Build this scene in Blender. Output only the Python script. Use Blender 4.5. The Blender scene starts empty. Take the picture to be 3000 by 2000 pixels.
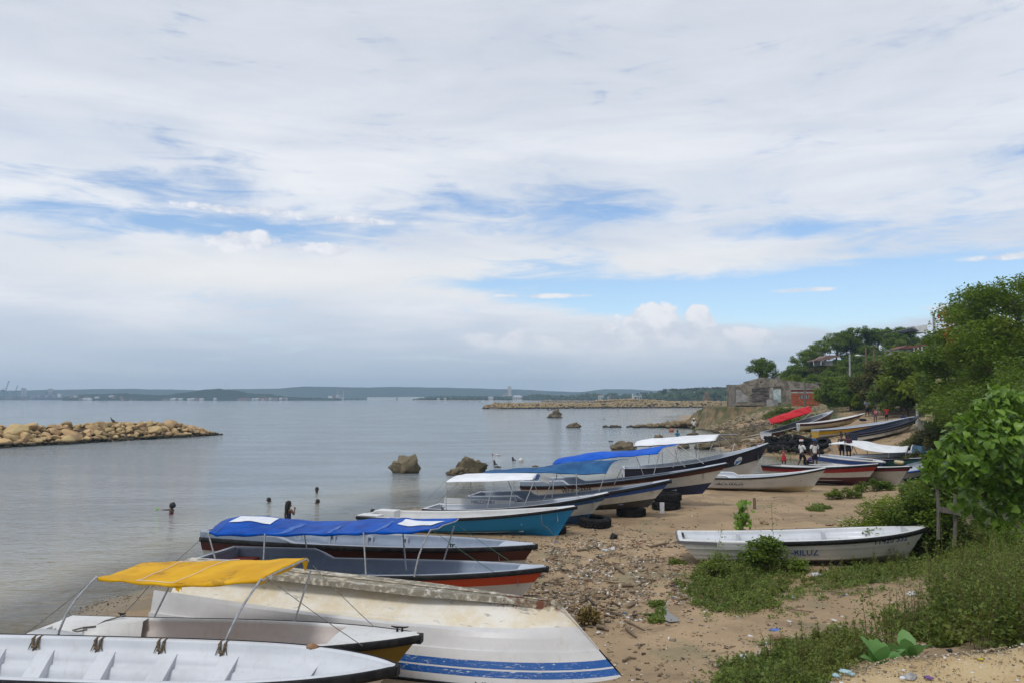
import bpy, math, random
import numpy as np
from mathutils import Vector, Matrix, noise as mnoise
R = math.radians
rng = np.random.default_rng(7)
random.seed(7)
scene = bpy.context.scene
col = scene.collection

# ------------------------------------------------------------------ camera
F = 2333.0                      # focal length in pixels of the 3000 px wide photograph
PITCH = math.atan(165 / F)
CZ = 4.4
cam_d = bpy.data.cameras.new('camera')
cam_d.sensor_width = 36.0
cam_d.lens = F / 3000 * 36.0
cam_d.clip_start = 0.1
cam_d.clip_end = 40000
cam = bpy.data.objects.new('camera', cam_d)
cam.location = (0, 0, CZ)
cam.rotation_euler = (R(90) + PITCH, 0, 0)
col.objects.link(cam)
scene.camera = cam

# ------------------------------------------------------------------ sun, exposure
SUN_EL, SUN_AZ = R(58), R(-148)      # azimuth measured from +y (view direction) towards +x
sd = bpy.data.lights.new('sun', 'SUN')
sd.energy = 1.5
sd.angle = R(14)
sd.color = (1.0, .975, .94)
so = bpy.data.objects.new('sun', sd)
dirv = Vector((math.sin(SUN_AZ) * math.cos(SUN_EL), math.cos(SUN_AZ) * math.cos(SUN_EL), math.sin(SUN_EL)))
so.rotation_euler = dirv.to_track_quat('Z', 'Y').to_euler()
so.location = (0, 0, 50)
col.objects.link(so)
vs = scene.view_settings
vs.view_transform = 'Standard'
vs.look = 'None'
vs.exposure = 0.17
vs.gamma = 1.0
vs.use_curve_mapping = False
scene.cycles.volume_bounces = 0
scene.cycles.max_bounces = 6
scene.cycles.diffuse_bounces = 3
scene.cycles.glossy_bounces = 3
scene.cycles.transmission_bounces = 4
scene.cycles.transparent_max_bounces = 8
scene.cycles.caustics_reflective = False
scene.cycles.caustics_refractive = False

# ------------------------------------------------------------------ node helper
class NT:
    def __init__(s, tree):
        s.t = tree; s.n = tree.nodes; s.l = tree.links
    def node(s, typ, **kw):
        nd = s.n.new(typ)
        for k, v in kw.items():
            if k.startswith('_'):
                setattr(nd, k[1:], v)
            else:
                s.put(nd, k, v)
        return nd
    def put(s, nd, k, v):
        sock = nd.inputs[int(k[1:])] if k[0] == 'i' and k[1:].isdigit() else nd.inputs[k.replace('__', ' ')]
        if isinstance(v, bpy.types.NodeSocket):
            s.l.new(v, sock)
        else:
            sock.default_value = v
    def math(s, op, a, b=None, c=None, clamp=False):
        nd = s.n.new('ShaderNodeMath'); nd.operation = op; nd.use_clamp = clamp
        for i, v in enumerate((a, b, c)):
            if v is None: continue
            if isinstance(v, bpy.types.NodeSocket): s.l.new(v, nd.inputs[i])
            else: nd.inputs[i].default_value = v
        return nd.outputs[0]
    def mix(s, f, a, b, blend='MIX'):
        nd = s.n.new('ShaderNodeMix'); nd.data_type = 'RGBA'; nd.blend_type = blend
        for sock, v in ((nd.inputs[0], f), (nd.inputs[6], a), (nd.inputs[7], b)):
            if isinstance(v, bpy.types.NodeSocket): s.l.new(v, sock)
            elif isinstance(v, (int, float)): sock.default_value = v
            else: sock.default_value = (v[0], v[1], v[2], 1)
        return nd.outputs[2]
    def noise(s, vec, scale, detail=4, rough=.55, dist=0.0):
        nd = s.n.new('ShaderNodeTexNoise')
        if vec is not None: s.l.new(vec, nd.inputs['Vector'])
        nd.inputs['Scale'].default_value = scale
        nd.inputs['Detail'].default_value = detail
        nd.inputs['Roughness'].default_value = rough
        nd.inputs['Distortion'].default_value = dist
        return nd.outputs['Fac']
    def ramp(s, v, lo, hi, a=0.0, b=1.0):
        nd = s.n.new('ShaderNodeMapRange'); nd.interpolation_type = 'SMOOTHSTEP'
        s.l.new(v, nd.inputs[0])
        nd.inputs[1].default_value = lo; nd.inputs[2].default_value = hi
        nd.inputs[3].default_value = a; nd.inputs[4].default_value = b
        return nd.outputs[0]
    def scalev(s, vec, sx, sy, sz, off=(0, 0, 0)):
        nd = s.n.new('ShaderNodeMapping')
        s.l.new(vec, nd.inputs[0])
        nd.inputs['Location'].default_value = off
        nd.inputs['Scale'].default_value = (sx, sy, sz)
        return nd.outputs[0]

# ------------------------------------------------------------------ world: hazy blue sky with cloud sheets
world = bpy.data.worlds.new('World')
scene.world = world
world.use_nodes = True
W = NT(world.node_tree)
W.n.clear()
STR = 0.10
BLUEV = 1.36
tc = W.node('ShaderNodeTexCoord')
gen = tc.outputs['Generated']
sky = W.node('ShaderNodeTexSky')
sky.sky_type = 'NISHITA'
sky.sun_disc = False
sky.sun_elevation = SUN_EL
sky.sun_rotation = SUN_AZ
sky.altitude = 0
sky.air_density = 1.0
sky.dust_density = .4
sky.ozone_density = 3.0
sep = W.node('ShaderNodeSeparateXYZ', Vector=gen)
zx, zy, zz = sep.outputs
zc = W.math('MAXIMUM', zz, 0.0)
el = W.math('MULTIPLY', W.math('ARCSINE', zc), 57.2958)          # elevation, degrees
az = W.math('MULTIPLY', W.math('ARCTAN2', zx, zy), 57.2958)      # azimuth from +y, degrees
den = W.math('ADD', zc, 0.09)
cx = W.math('DIVIDE', zx, den)
cy = W.math('DIVIDE', zy, den)
plane = W.node('ShaderNodeCombineXYZ', X=cx, Y=cy, Z=0.0).outputs[0]
azel = W.node('ShaderNodeCombineXYZ', X=az, Y=el, Z=0.0).outputs[0]
n_big = W.noise(W.scalev(plane, .55, .8, 1, (3.1, .7, 0)), 1.0, 6, .55, .8)
n_str = W.noise(W.scalev(azel, .035, .20, 1, (4.4, 2.2, 0)), 1.0, 6, .6, .8)
n_mid = W.noise(W.scalev(azel, .075, .26, 1, (1.3, 4.2, 0)), 1.0, 8, .60, .7)
n_wisp = W.noise(W.scalev(azel, .14, .75, 1, (7.7, 1.2, 0)), 1.0, 9, .64, 1.0)
n_puff = W.noise(W.scalev(azel, .42, .55, 1, (2.2, 9.1, 0)), 1.0, 8, .60, .15)
def gauss(a0, sa, e0, se):
    da = W.math('POWER', W.math('ABSOLUTE', W.math('DIVIDE', W.math('SUBTRACT', az, a0), sa)), 2.4)
    de = W.math('POWER', W.math('ABSOLUTE', W.math('DIVIDE', W.math('SUBTRACT', el, e0), se)), 2.0)
    return W.math('EXPONENT', W.math('MULTIPLY', W.math('ADD', da, de), -1.0))
def csum(v, k):      # centred noise times k
    return W.math('MULTIPLY', W.math('SUBTRACT', v, .5), k)
gaps = W.math('MULTIPLY', gauss(-20.0, 12.0, 11.45, 1.15), .74)
for amp, g in ((.20, (-7.0, 8.5, 14.9, 1.0)), (.18, (-22, 8.0, 13.6, 1.2)), (.95, (14.0, 16.0, 7.55, 1.15)), (.85, (30.0, 12.0, 6.9, 2.1)), (.42, (29.0, 7.0, 11.6, 2.0)),
               (.55, (19.5, 3.6, 11.4, .8)), (.35, (3.0, 5.0, 9.6, .8)), (.30, (9.0, 6.0, 13.2, .8)), (.38, (-2.5, 3.5, 8.2, .6)), (.10, (8.0, 28.0, 13.2, 3.2)), (.75, (17.0, 11.0, 5.9, 1.0)), (.16, (-10, 22, 14, 2.2))):
    gaps = W.math('ADD', gaps, W.math('MULTIPLY', gauss(*g), amp))
sheet = W.math('ADD', csum(n_mid, 1.5), csum(n_wisp, 1.35))
cover = W.math('SUBTRACT', W.math('ADD', sheet, .62), gaps)
cover = W.ramp(cover, -.18, .50)
# heaped cumulus low over the bay, with a brighter bank in the left gap
def heap(a0, sa, e0, up, dn, lo=0.0, hi=.42, rag=3.3):
    d = W.math('SUBTRACT', el, e0)
    v = W.math('ADD', W.math('DIVIDE', W.math('MAXIMUM', d, 0.0), up), W.math('DIVIDE', W.math('MINIMUM', d, 0.0), dn))
    r2 = W.math('ADD', W.math('POWER', W.math('ABSOLUTE', W.math('DIVIDE', W.math('SUBTRACT', az, a0), sa)), 2.0), W.math('POWER', W.math('ABSOLUTE', v), 2.0))
    return W.ramp(W.math('ADD', W.math('SUBTRACT', 1.0, r2), csum(n_puff, rag)), lo, hi)
cum = heap(10.0, 2.6, 4.9, 1.75, 2.6)
for a in ((13.2, 1.3, 5.2, 1.2, 2.2), (6.8, 3.2, 4.3, 1.1, 2.0, 0, .6), (15.5, 3.5, 4.0, 1.0, 1.6, 0, .8), (1.0, 5.0, 3.9, 1.0, 1.2, 0, 1.0), (-18.8, 3.0, 10.7, .75, .9, 0, .7), (-13.2, 2.4, 10.4, .6, .8, 0, .9),
          (-19.0, 5.5, 12.7, .45, .4, .1, .9, 2.8), (-11.5, 5.0, 12.4, .40, .35, .1, .9, 2.8), (20.2, 2.6, 7.25, .22, .22, .1, 1.0, 2.6), (2.0, 5.5, 7.3, .22, .25, .2, 1.1, 2.6), (33.0, 4.0, 8.6, .3, .3, .1, 1.0, 2.6), (30.0, 3.0, 5.6, .5, .4, .2, 1.2)):
    cum = W.math('MAXIMUM', cum, heap(*a))
# cloud brightness: grey-lilac overhead, whitest at mid height, blue grey in the haze near the horizon
top = W.ramp(el, 13, 25)
shade = W.math('ADD', W.math('ADD', csum(n_big, .9), csum(n_str, 1.1)), W.math('ADD', csum(n_mid, .7), .5))
shade = W.ramp(shade, .18, .86)
cl_lit = W.mix(top, (.79, .81, .85), (.645, .68, .745))
cl_dim = W.mix(top, (.575, .635, .735), (.525, .575, .665))
cloud = W.mix(shade, cl_dim, cl_lit)
bank = W.math('ADD', gauss(-17, 20, 8.4, 1.5), W.math('MULTIPLY', gauss(8, 14, 9.6, 1.1), .7))
cloud = W.mix(W.math('MULTIPLY', bank, .75, None, True), cloud, (.82, .82, .81))
hor = W.ramp(el, 1.2, 6.8, 1.0, 0.0)
cloud = W.mix(W.math('MULTIPLY', hor, .88), cloud, W.mix(W.ramp(n_str, .4, .6), (.43, .52, .63), (.49, .57, .67)))
puffs = W.ramp(n_puff, .38, .62)
cum_c = W.mix(puffs, (.60, .64, .72), (.82, .82, .85))
cum_f = W.math('MULTIPLY', cum, W.ramp(el, 2.6, 5.6, .10, .90))
cloud = W.mix(cum_f, cloud, cum_c)
blue = W.node('ShaderNodeHueSaturation', Hue=.503, Saturation=1.06, Value=BLUEV, Color=sky.outputs[0])
# Sky Texture values are physical; clouds are given in picture units and divided by the background strength
cl_n = W.node('ShaderNodeVectorMath', _operation='SCALE', i0=cloud)
cl_n.inputs['Scale'].default_value = 1.0 / STR
blue_w = W.mix(.05, blue.outputs[0], cl_n.outputs[0])
cover = W.math('MAXIMUM', cover, W.math('MULTIPLY', cum, .95))
cover = W.math('MAXIMUM', cover, W.ramp(el, 1.6, 5.6, .95, 0.0))
skycol = W.mix(cover, blue_w, cl_n.outputs[0])
bg = W.node('ShaderNodeBackground', Color=skycol, Strength=STR)
wo = W.node('ShaderNodeOutputWorld', Surface=bg.outputs[0])
world.cycles.sampling_method = 'MANUAL'
world.cycles.sample_map_resolution = 512

# ------------------------------------------------------------------ sight lines of the photograph -> places
def ray(px, py):
    a = (px - 1500) / F; b = (1000 - py) / F
    return np.array([a, math.cos(PITCH) - b * math.sin(PITCH), math.sin(PITCH) + b * math.cos(PITCH)])
def at(px, py, z):
    r = ray(px, py); t = (z - CZ) / r[2]
    return np.array([r[0] * t, r[1] * t, z])
def aty(px, py, y):
    r = ray(px, py); t = y / r[1]
    return np.array([r[0] * t, y, CZ + r[2] * t])

# ------------------------------------------------------------------ object helpers
def tag(o, label=None, cat=None, group=None, kind=None):
    if label: o['label'] = label
    if cat: o['category'] = cat
    if group: o['group'] = group
    if kind: o['kind'] = kind
    return o
def empty(name, loc=(0, 0, 0), rz=0.0, label=None, cat=None, group=None):
    o = bpy.data.objects.new(name, None)
    o.empty_display_size = .2
    o.location = loc; o.rotation_euler = (0, 0, rz)
    col.objects.link(o)
    return tag(o, label, cat, group)
def link(name, me, parent=None, loc=None):
    o = bpy.data.objects.new(name, me)
    col.objects.link(o)
    if parent is not None: o.parent = parent
    if loc is not None: o.location = loc
    return o
def children(o): return list(o.children)
def copy_tree(o, parent=None):
    c = o.copy(); col.objects.link(c)
    if parent is not None: c.parent = parent
    for ch in children(o): copy_tree(ch, c)
    return c

class MB:
    """collects faces for ONE mesh"""
    def __init__(s): s.v = []; s.f = []; s.m = []; s.sm = []
    def add(s, verts, faces, m=0, smooth=False):
        b = len(s.v)
        s.v.extend([tuple(map(float, p)) for p in verts])
        for f in faces:
            s.f.append(tuple(i + b for i in f)); s.m.append(m); s.sm.append(smooth)
    def box(s, c, d, m=0, rz=0.0, mat=None):
        hx, hy, hz = d[0] / 2, d[1] / 2, d[2] / 2
        pts = [Vector((x, y, z)) for x in (-hx, hx) for y in (-hy, hy) for z in (-hz, hz)]
        M = mat if mat is not None else Matrix.Rotation(rz, 3, 'Z')
        pts = [M @ p + Vector(c) for p in pts]
        s.add(pts, [(0, 1, 3, 2), (4, 6, 7, 5), (0, 4, 5, 1), (2, 3, 7, 6), (0, 2, 6, 4), (1, 5, 7, 3)], m)
    def grid(s, P, m=0, smooth=True, closed=False):
        n, k = len(P), len(P[0])
        V = [p for row in P for p in row]; fs = []
        for i in range(n - 1):
            for j in range(k if closed else k - 1):
                fs.append((i * k + j, i * k + (j + 1) % k, (i + 1) * k + (j + 1) % k, (i + 1) * k + j))
        s.add(V, fs, m, smooth)
    def tube(s, pts, r, n=8, m=0, cap=True, smooth=True):
        pts = [Vector(p) for p in pts]; rows = []
        up = Vector((0, 0, 1)); prev = None
        for i, p in enumerate(pts):
            d = (pts[min(i + 1, len(pts) - 1)] - pts[max(i - 1, 0)])
            if d.length < 1e-9: d = Vector((0, 0, 1))
            d.normalize()
            if prev is None:
                a = d.cross(up)
                if a.length < 1e-3: a = d.cross(Vector((1, 0, 0)))
            else:
                a = prev - d * prev.dot(d)
            a.normalize(); prev = a; b = d.cross(a)
            rr = r[i] if hasattr(r, '__len__') else r
            rows.append([p + (a * math.cos(t) + b * math.sin(t)) * rr for t in [2 * math.pi * j / n for j in range(n)]])
        s.grid(rows, m, smooth, True)
        if cap:
            s.add(rows[0], [tuple(range(n))[::-1]], m); s.add(rows[-1], [tuple(range(n))], m)
    def lathe(s, prof, n=16, m=0, c=(0, 0, 0)):
        rows = [[(c[0] + r * math.cos(2 * math.pi * j / n), c[1] + r * math.sin(2 * math.pi * j / n), c[2] + z) for j in range(n)] for r, z in prof]
        s.grid(rows, m, True, True)
    def mesh(s, name, mats):
        me = bpy.data.meshes.new(name)
        me.from_pydata(s.v, [], s.f)
        for mt in (mats if isinstance(mats, (list, tuple)) else [mats]): me.materials.append(mt)
        me.polygons.foreach_set('material_index', s.m)
        me.polygons.foreach_set('use_smooth', s.sm)
        me.update()
        return me
    def build(s, name, mats, parent=None, loc=None):
        return link(name, s.mesh(name, mats), parent, loc)

def mesh_np(name, V, Fc, mats, tint=None, smooth=False, mi=None):
    """mesh from arrays; faces all of one size"""
    V = np.asarray(V, np.float32); Fc = np.asarray(Fc, np.int32)
    k = Fc.shape[1]
    me = bpy.data.meshes.new(name)
    me.vertices.add(len(V)); me.vertices.foreach_set('co', V.ravel())
    me.loops.add(Fc.size); me.loops.foreach_set('vertex_index', Fc.ravel())
    me.polygons.add(len(Fc))
    me.polygons.foreach_set('loop_start', np.arange(0, Fc.size, k, dtype=np.int32))
    me.polygons.foreach_set('loop_total', np.full(len(Fc), k, np.int32))
    for mt in (mats if isinstance(mats, (list, tuple)) else [mats]): me.materials.append(mt)
    if mi is not None: me.polygons.foreach_set('material_index', np.asarray(mi, np.int32))
    if smooth: me.polygons.foreach_set('use_smooth', np.ones(len(Fc), bool))
    me.update(calc_edges=True)
    if tint is not None:
        a = me.attributes.new('tint', 'FLOAT', 'FACE')
        a.data.foreach_set('value', np.asarray(tint, np.float32))
    me.validate()
    return me

# ------------------------------------------------------------------ materials
_mats = {}
def newmat(name):
    m = bpy.data.materials.new(name); m.use_nodes = True
    t = NT(m.node_tree); t.n.clear()
    out = t.node('ShaderNodeOutputMaterial')
    return m, t, out
def mat(name, c1, c2=None, scale=4.0, rough=.6, metal=0.0, bump=0.0, bscale=30.0, lo=.38, hi=.64, spec=.5, c3=None, s3=20.0, t3=.62, stretch=(1, 1, 1), rand=0.0):
    if name in _mats: return _mats[name]
    m, t, out = newmat(name)
    co = t.node('ShaderNodeTexCoord').outputs['Object']
    if stretch != (1, 1, 1): co = t.scalev(co, *stretch)
    c = None
    if c2 is None: c2 = tuple(x * .8 for x in c1)
    n = t.noise(co, scale, 6, .6)
    c = t.mix(t.ramp(n, lo, hi), c1, c2)
    if c3 is not None:
        n3 = t.noise(co, s3, 5, .65)
        c = t.mix(t.ramp(n3, t3, t3 + .07), c, c3)
    if rand:
        oi = t.node('ShaderNodeObjectInfo').outputs['Random']
        hsv = t.node('ShaderNodeHueSaturation', Color=c)
        t.put(hsv, 'Value', t.math('ADD', t.math('MULTIPLY', oi, rand), 1 - rand / 2))
        c = hsv.outputs[0]
    b = t.node('ShaderNodeBsdfPrincipled', Base__Color=c, Roughness=rough, Metallic=metal)
    b.inputs['Specular IOR Level'].default_value = spec
    if bump:
        bn = t.node('ShaderNodeBump', Height=t.noise(co, bscale, 5, .6), Strength=bump, Distance=.02)
        t.put(b, 'Normal', bn.outputs[0])
    t.put(out, 'Surface', b.outputs[0])
    _mats[name] = m
    return m
def paint(name, c, dirt=.35, grime=(.30, .22, .13), rough=.42, scratch=None, grimez=0.0):
    """weathered boat paint: mottling, streaks of dirt, specks, optional scratches to the coat below"""
    if name in _mats: return _mats[name]
    m, t, out = newmat(name)
    co = t.node('ShaderNodeTexCoord').outputs['Object']
    big = t.noise(t.scalev(co, .7, .7, 1.6), 1.7, 6, .6)
    c0 = t.mix(t.ramp(big, .35, .7), c, tuple(x * .86 for x in c))
    streak = t.noise(t.scalev(co, 7, 7, 1.1), 1.6, 6, .65)
    c1 = t.mix(t.math('MULTIPLY', t.ramp(streak, .5, .82), dirt), c0, grime)
    if grimez:
        zz = t.node('ShaderNodeSeparateXYZ', Vector=co).outputs[2]
        g = t.math('MULTIPLY', t.ramp(t.math('ADD', zz, t.math('MULTIPLY', big, .5)), .25, .25 + grimez, 1, 0), .75)
        c1 = t.mix(g, c1, (.36, .27, .12))
    speck = t.noise(co, 60, 3, .6)
    c2 = t.mix(t.math('MULTIPLY', t.ramp(speck, .68, .74), .55), c1, tuple(x * .3 for x in grime))
    if scratch is not None:
        sc = t.noise(t.scalev(co, 3.5, 5, 26), 1.6, 7, .78, 1.8)
        c2 = t.mix(t.math('MULTIPLY', t.ramp(sc, .575, .61), t.ramp(big, .30, .55)), c2, scratch)
    b = t.node('ShaderNodeBsdfPrincipled', Base__Color=c2)
    t.put(b, 'Roughness', t.ramp(big, .3, .7, rough - .08, rough + .14))
    bn = t.node('ShaderNodeBump', Height=t.noise(co, 5, 5, .6), Strength=.12, Distance=.03)
    t.put(b, 'Normal', bn.outputs[0])
    t.put(out, 'Surface', b.outputs[0])
    _mats[name] = m
    return m
def leafmat(name, dark, light, yellow=None, trans=.35, rough=.5):
    if name in _mats: return _mats[name]
    m, t, out = newmat(name)
    tint = t.node('ShaderNodeAttribute', _attribute_name='tint').outputs['Fac']
    oi = t.node('ShaderNodeObjectInfo').outputs['Random']
    co = t.node('ShaderNodeTexCoord').outputs['Object']
    v = t.math('ADD', t.math('MULTIPLY', tint, .75), t.math('MULTIPLY', oi, .25))
    c = t.mix(v, dark, light)
    if yellow is not None:
        c = t.mix(t.math('MULTIPLY', t.ramp(t.noise(co, .6, 3), .5, .72), .55), c, yellow)
    b = t.node('ShaderNodeBsdfPrincipled', Base__Color=c, Roughness=rough)
    b.inputs['Specular IOR Level'].default_value = .35
    tr = t.node('ShaderNodeBsdfTranslucent', Color=t.mix(.5, c, tuple(min(1, x * 1.6) for x in light)))
    mx = t.node('ShaderNodeMixShader', i0=trans, i1=b.outputs[0], i2=tr.outputs[0])
    t.put(out, 'Surface', mx.outputs[0])
    _mats[name] = m
    return m
# ------------------------------------------------------------------ the shape of the ground
SHORE = [at(*p, 0.0)[:2] for p in ((64, 1855), (276, 1762), (442, 1710), (1000, 1560), (1105, 1500), (1400, 1455), (1519, 1438))]
SHORE += [np.array(p) for p in ((5, 40.5), (10, 42), (14, 43.5), (17.5, 48.5), (19.5, 51.5), (22.5, 54), (22.3, 56.5), (20.2, 59.5), (19.2, 62), (18.3, 66), (17.6, 70), (20.0, 74),
          (23.5, 80), (26, 90), (28, 100), (29, 108), (28.5, 113), (27, 119), (29, 128), (33, 142), (40, 170), (52, 210), (70, 260), (100, 330), (140, 450))]
SHORE = np.array(SHORE)
pts = [(x, y, 0.0) for x, y in SHORE]
SEA = [(-9.6, 8), (-11, 15), (-11, 18), (-10.5, 21), (-9, 26), (-8, 31), (-5, 38), (0, 42), (6, 45), (12, 48), (14.5, 54), (15, 60), (14, 68), (17, 80), (21, 95), (23, 112), (24, 135), (32, 175), (55, 260), (95, 380)]
pts += [(x, y, -.35) for x, y in SEA]
pts += [(x, y, -1.2) for x, y in ((-16, 5), (-17, 15), (-17, 22), (-15, 30), (-12, 38), (-6, 46), (2, 52), (9, 58), (8, 70), (11, 85), (15, 110), (15, 150), (25, 220), (60, 350))]
pts += [(x, y, -1.5) for x, y in ((-50, 10), (-60, 40), (-50, 80), (-30, 60), (-20, 110), (-60, 200), (0, 220), (0, 400), (-100, 450), (-250, 450), (-250, 100), (-150, 10))]
pts += [(-5, 12, .12), (0, 12.5, .14), (-8.3, 11, .12), (-8.4, 9, .12), (-6, 6, .15), (2.5, 13, .2), (2, 16, .18), (-4, 17, .1), (-7, 18, .06), (-4, 22.5, .09), (0, 22, .14), (4, 20, .26), (8, 20.4, .3), (10.5, 20, .38), (3, 26, .16), (0, 30, .1),
        (6, 28.5, .2), (8, 30.5, .24), (9, 36.5, .22), (13, 35.5, .26), (17, 38, .3), (18.5, 37.5, .28), (12, 26, .3), (15, 31, .4), (5, 23.5, .24), (20.3, 40.5, .18), (22, 43, .45), (20, 46, .3), (24, 49, .5),
        (3.3, 10.9, .4), (4.7, 9.8, 1.1), (6.3, 10.5, 1.1), (2, 8.2, .7), (0, 8, .3), (-3, 8, .15), (3, 7, 1.3), (0, 5.5, 1.0), (4.5, 7.5, 1.7), (7, 9, 1.7), (5.2, 12.5, .5), (7, 14, .55), (9, 16, .8), (9.5, 13, 1.2), (12, 17, 1.3), (12.5, 20.5, .9),
        (13, 24, .9), (17, 22, 2.0), (17, 29, 1.3), (21, 34, 1.2), (23.5, 38, 1.2), (27, 42, 1.6), (30, 34, 3.2), (40, 30, 6), (25, 24, 3.6), (20, 12, 3.0), (12, 8, 2.2), (30, 8, 5), (45, 15, 8),
        (26, 48.5, 1.5), (28, 51, 2.2), (32, 47, 3.4), (40, 45, 6), (25, 53, .9), (22, 57, .35), (21.5, 60, .4), (20.5, 63, .35), (24.1, 56.6, 1.22), (26, 57, 1.5), (29, 58, 2.0), (23.1, 60.8, 1.2), (27, 59.5, 1.8), (23.4, 65.3, 1.5), (27, 63, 2.0), (21, 67.5, .75), (24.8, 70, 1.75), (31, 62, 2.4), (31, 68, 2.3),
        (22, 72, .7), (34, 76, 2.6), (38, 76, 2.9), (38, 68, 3.2), (36, 58, 3.4), (45, 64, 5), (44, 80, 3.8), (42, 90, 3.5), (43.5, 100, 3.6), (38, 92, 3.0), (33, 88, 2.5), (30, 82, 1.6), (34, 98, 2.8), (40, 105, 3.0),
        (31, 111, 2.9), (34, 115, 3.1), (30, 104, 1.6), (30.5, 116, 2.9), (32, 126, 2.6), (44, 118, 3.6), (38, 140, 2.6), (48, 150, 4.5), (46, 128, 4.2),
        (52, 120, 5.0), (56, 138, 7.2), (64, 145, 10.5), (72, 148, 12.5), (84, 150, 13.5), (100, 150, 14.5), (125, 150, 15), (60, 110, 5.5), (72, 118, 9), (90, 120, 12), (120, 110, 14), (55, 92, 4.2), (66, 92, 6.5), (85, 92, 10),
        (56, 76, 4.8), (70, 70, 9), (95, 70, 13), (60, 52, 8), (80, 40, 12), (65, 25, 10), (58, 170, 4.5), (75, 175, 8), (110, 180, 11), (62, 205, 2.5), (100, 230, 4), (85, 280, 1.6), (150, 280, 4), (125, 350, 1.6), (200, 350, 3), (170, 450, 1.6), (260, 450, 3)]
CP = np.array(pts, float)
def _k(d): return d
_d = np.linalg.norm(CP[:, None, :2] - CP[None, :, :2], axis=2)
_A = np.zeros((len(CP) + 3, len(CP) + 3))
_A[:len(CP), :len(CP)] = _k(_d) - np.eye(len(CP)) * .15
_A[:len(CP), len(CP):] = np.c_[np.ones(len(CP)), CP[:, :2]]
_A[len(CP):, :len(CP)] = _A[:len(CP), len(CP):].T
_w = np.linalg.solve(_A, np.r_[CP[:, 2], 0, 0, 0])
def ground_np(x, y):
    x = np.asarray(x, float).ravel(); y = np.asarray(y, float).ravel()
    out = np.empty(len(x))
    for i in range(0, len(x), 20000):
        d = np.hypot(x[i:i + 20000, None] - CP[None, :, 0], y[i:i + 20000, None] - CP[None, :, 1])
        out[i:i + 20000] = _k(d) @ _w[:len(CP)] + _w[-3] + _w[-2] * x[i:i + 20000] + _w[-1] * y[i:i + 20000]
    return np.maximum(out, -1.6)
def wob(x, y):
    return (np.sin(x * 1.9 + np.sin(y * 1.3) * 1.7) * np.sin(y * 2.3 + np.sin(x * 1.1)) * .020 + np.sin(x * 5.1 + y * 2.0) * np.sin(y * 4.7 - x * 3.1) * .010 + np.sin(x * 11 + 3 * np.sin(y * 7)) * np.sin(y * 13) * .004)
def G(x, y):
    """height of the ground as built"""
    g = float(ground_np([x], [y])[0])
    return g + float(wob(x, y)) * min(1, max(.15, g * 4 + .3))
ths = np.linspace(-.98, 1.02, 420)
dist = 2.0 * (460 / 2.0) ** np.linspace(0, 1, 420)
TH, DD = np.meshgrid(ths, dist)
gx = (DD * TH).ravel(); gy = DD.ravel()
gz = ground_np(gx, gy)
gz = gz + wob(gx, gy) * np.clip(gz * 4 + .3, .15, 1)
n_d, n_t = TH.shape
ii = np.arange(n_d * n_t).reshape(n_d, n_t)
quads = np.stack([ii[:-1, :-1], ii[:-1, 1:], ii[1:, 1:], ii[1:, :-1]], -1).reshape(-1, 4)
gm, t, out = newmat('beach_sand')
geo = t.node('ShaderNodeNewGeometry').outputs['Position']
zz = t.node('ShaderNodeSeparateXYZ', Vector=geo).outputs[2]
veg = t.node('ShaderNodeAttribute', _attribute_name='veg').outputs['Fac']
big = t.noise(geo, .45, 6, .62)
fine = t.noise(geo, 9, 6, .68)
grain = t.noise(geo, 60, 3, .7)
c = t.mix(t.ramp(big, .34, .66), (.385, .268, .155), (.285, .198, .112))
c = t.mix(t.math('MULTIPLY', t.ramp(fine, .48, .74), .65), c, (.28, .19, .10))
c = t.mix(t.math('MULTIPLY', t.ramp(t.noise(geo, .75, 6, .66, .6), .50, .60), .62), c, (.185, .128, .072))
c = t.mix(t.math('MULTIPLY', t.ramp(t.noise(t.scalev(geo, 1, 1, 1, (9, 4, 0)), .55, 5, .6), .56, .66), .6), c, (.20, .18, .095))
c = t.mix(t.math('MULTIPLY', t.ramp(grain, .60, .72), .5), c, (.55, .46, .33))
c = t.mix(t.math('MULTIPLY', t.ramp(t.noise(geo, 34, 4, .6), .62, .70), .6), c, (.10, .07, .04))
wet = t.ramp(t.math('ADD', zz, t.math('MULTIPLY', big, .12)), .07, .17, 1, 0)
c = t.mix(t.math('MULTIPLY', wet, .7), c, (.15, .125, .07))
patch = t.math('MULTIPLY', t.ramp(t.noise(geo, .9, 5, .65), .55, .62), t.ramp(zz, .9, 1.5))
veg = t.math('MAXIMUM', veg, t.math('MULTIPLY', patch, .8))
soil = t.mix(t.ramp(fine, .4, .65), (.06, .055, .02), (.045, .07, .018))
c = t.mix(veg, c, soil)
b = t.node('ShaderNodeBsdfPrincipled', Base__Color=c)
t.put(b, 'Roughness', t.math('SUBTRACT', .95, t.math('MULTIPLY', wet, .45)))
hgt = t.math('ADD', t.math('MULTIPLY', fine, .8), t.math('MULTIPLY', grain, .25))
bn = t.node('ShaderNodeBump', Height=hgt, Strength=.6, Distance=.05)
t.put(b, 'Normal', bn.outputs[0])
t.put(out, 'Surface', b.outputs[0])
me = mesh_np('ground', np.c_[gx, gy, gz], quads, gm, smooth=True)
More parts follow.
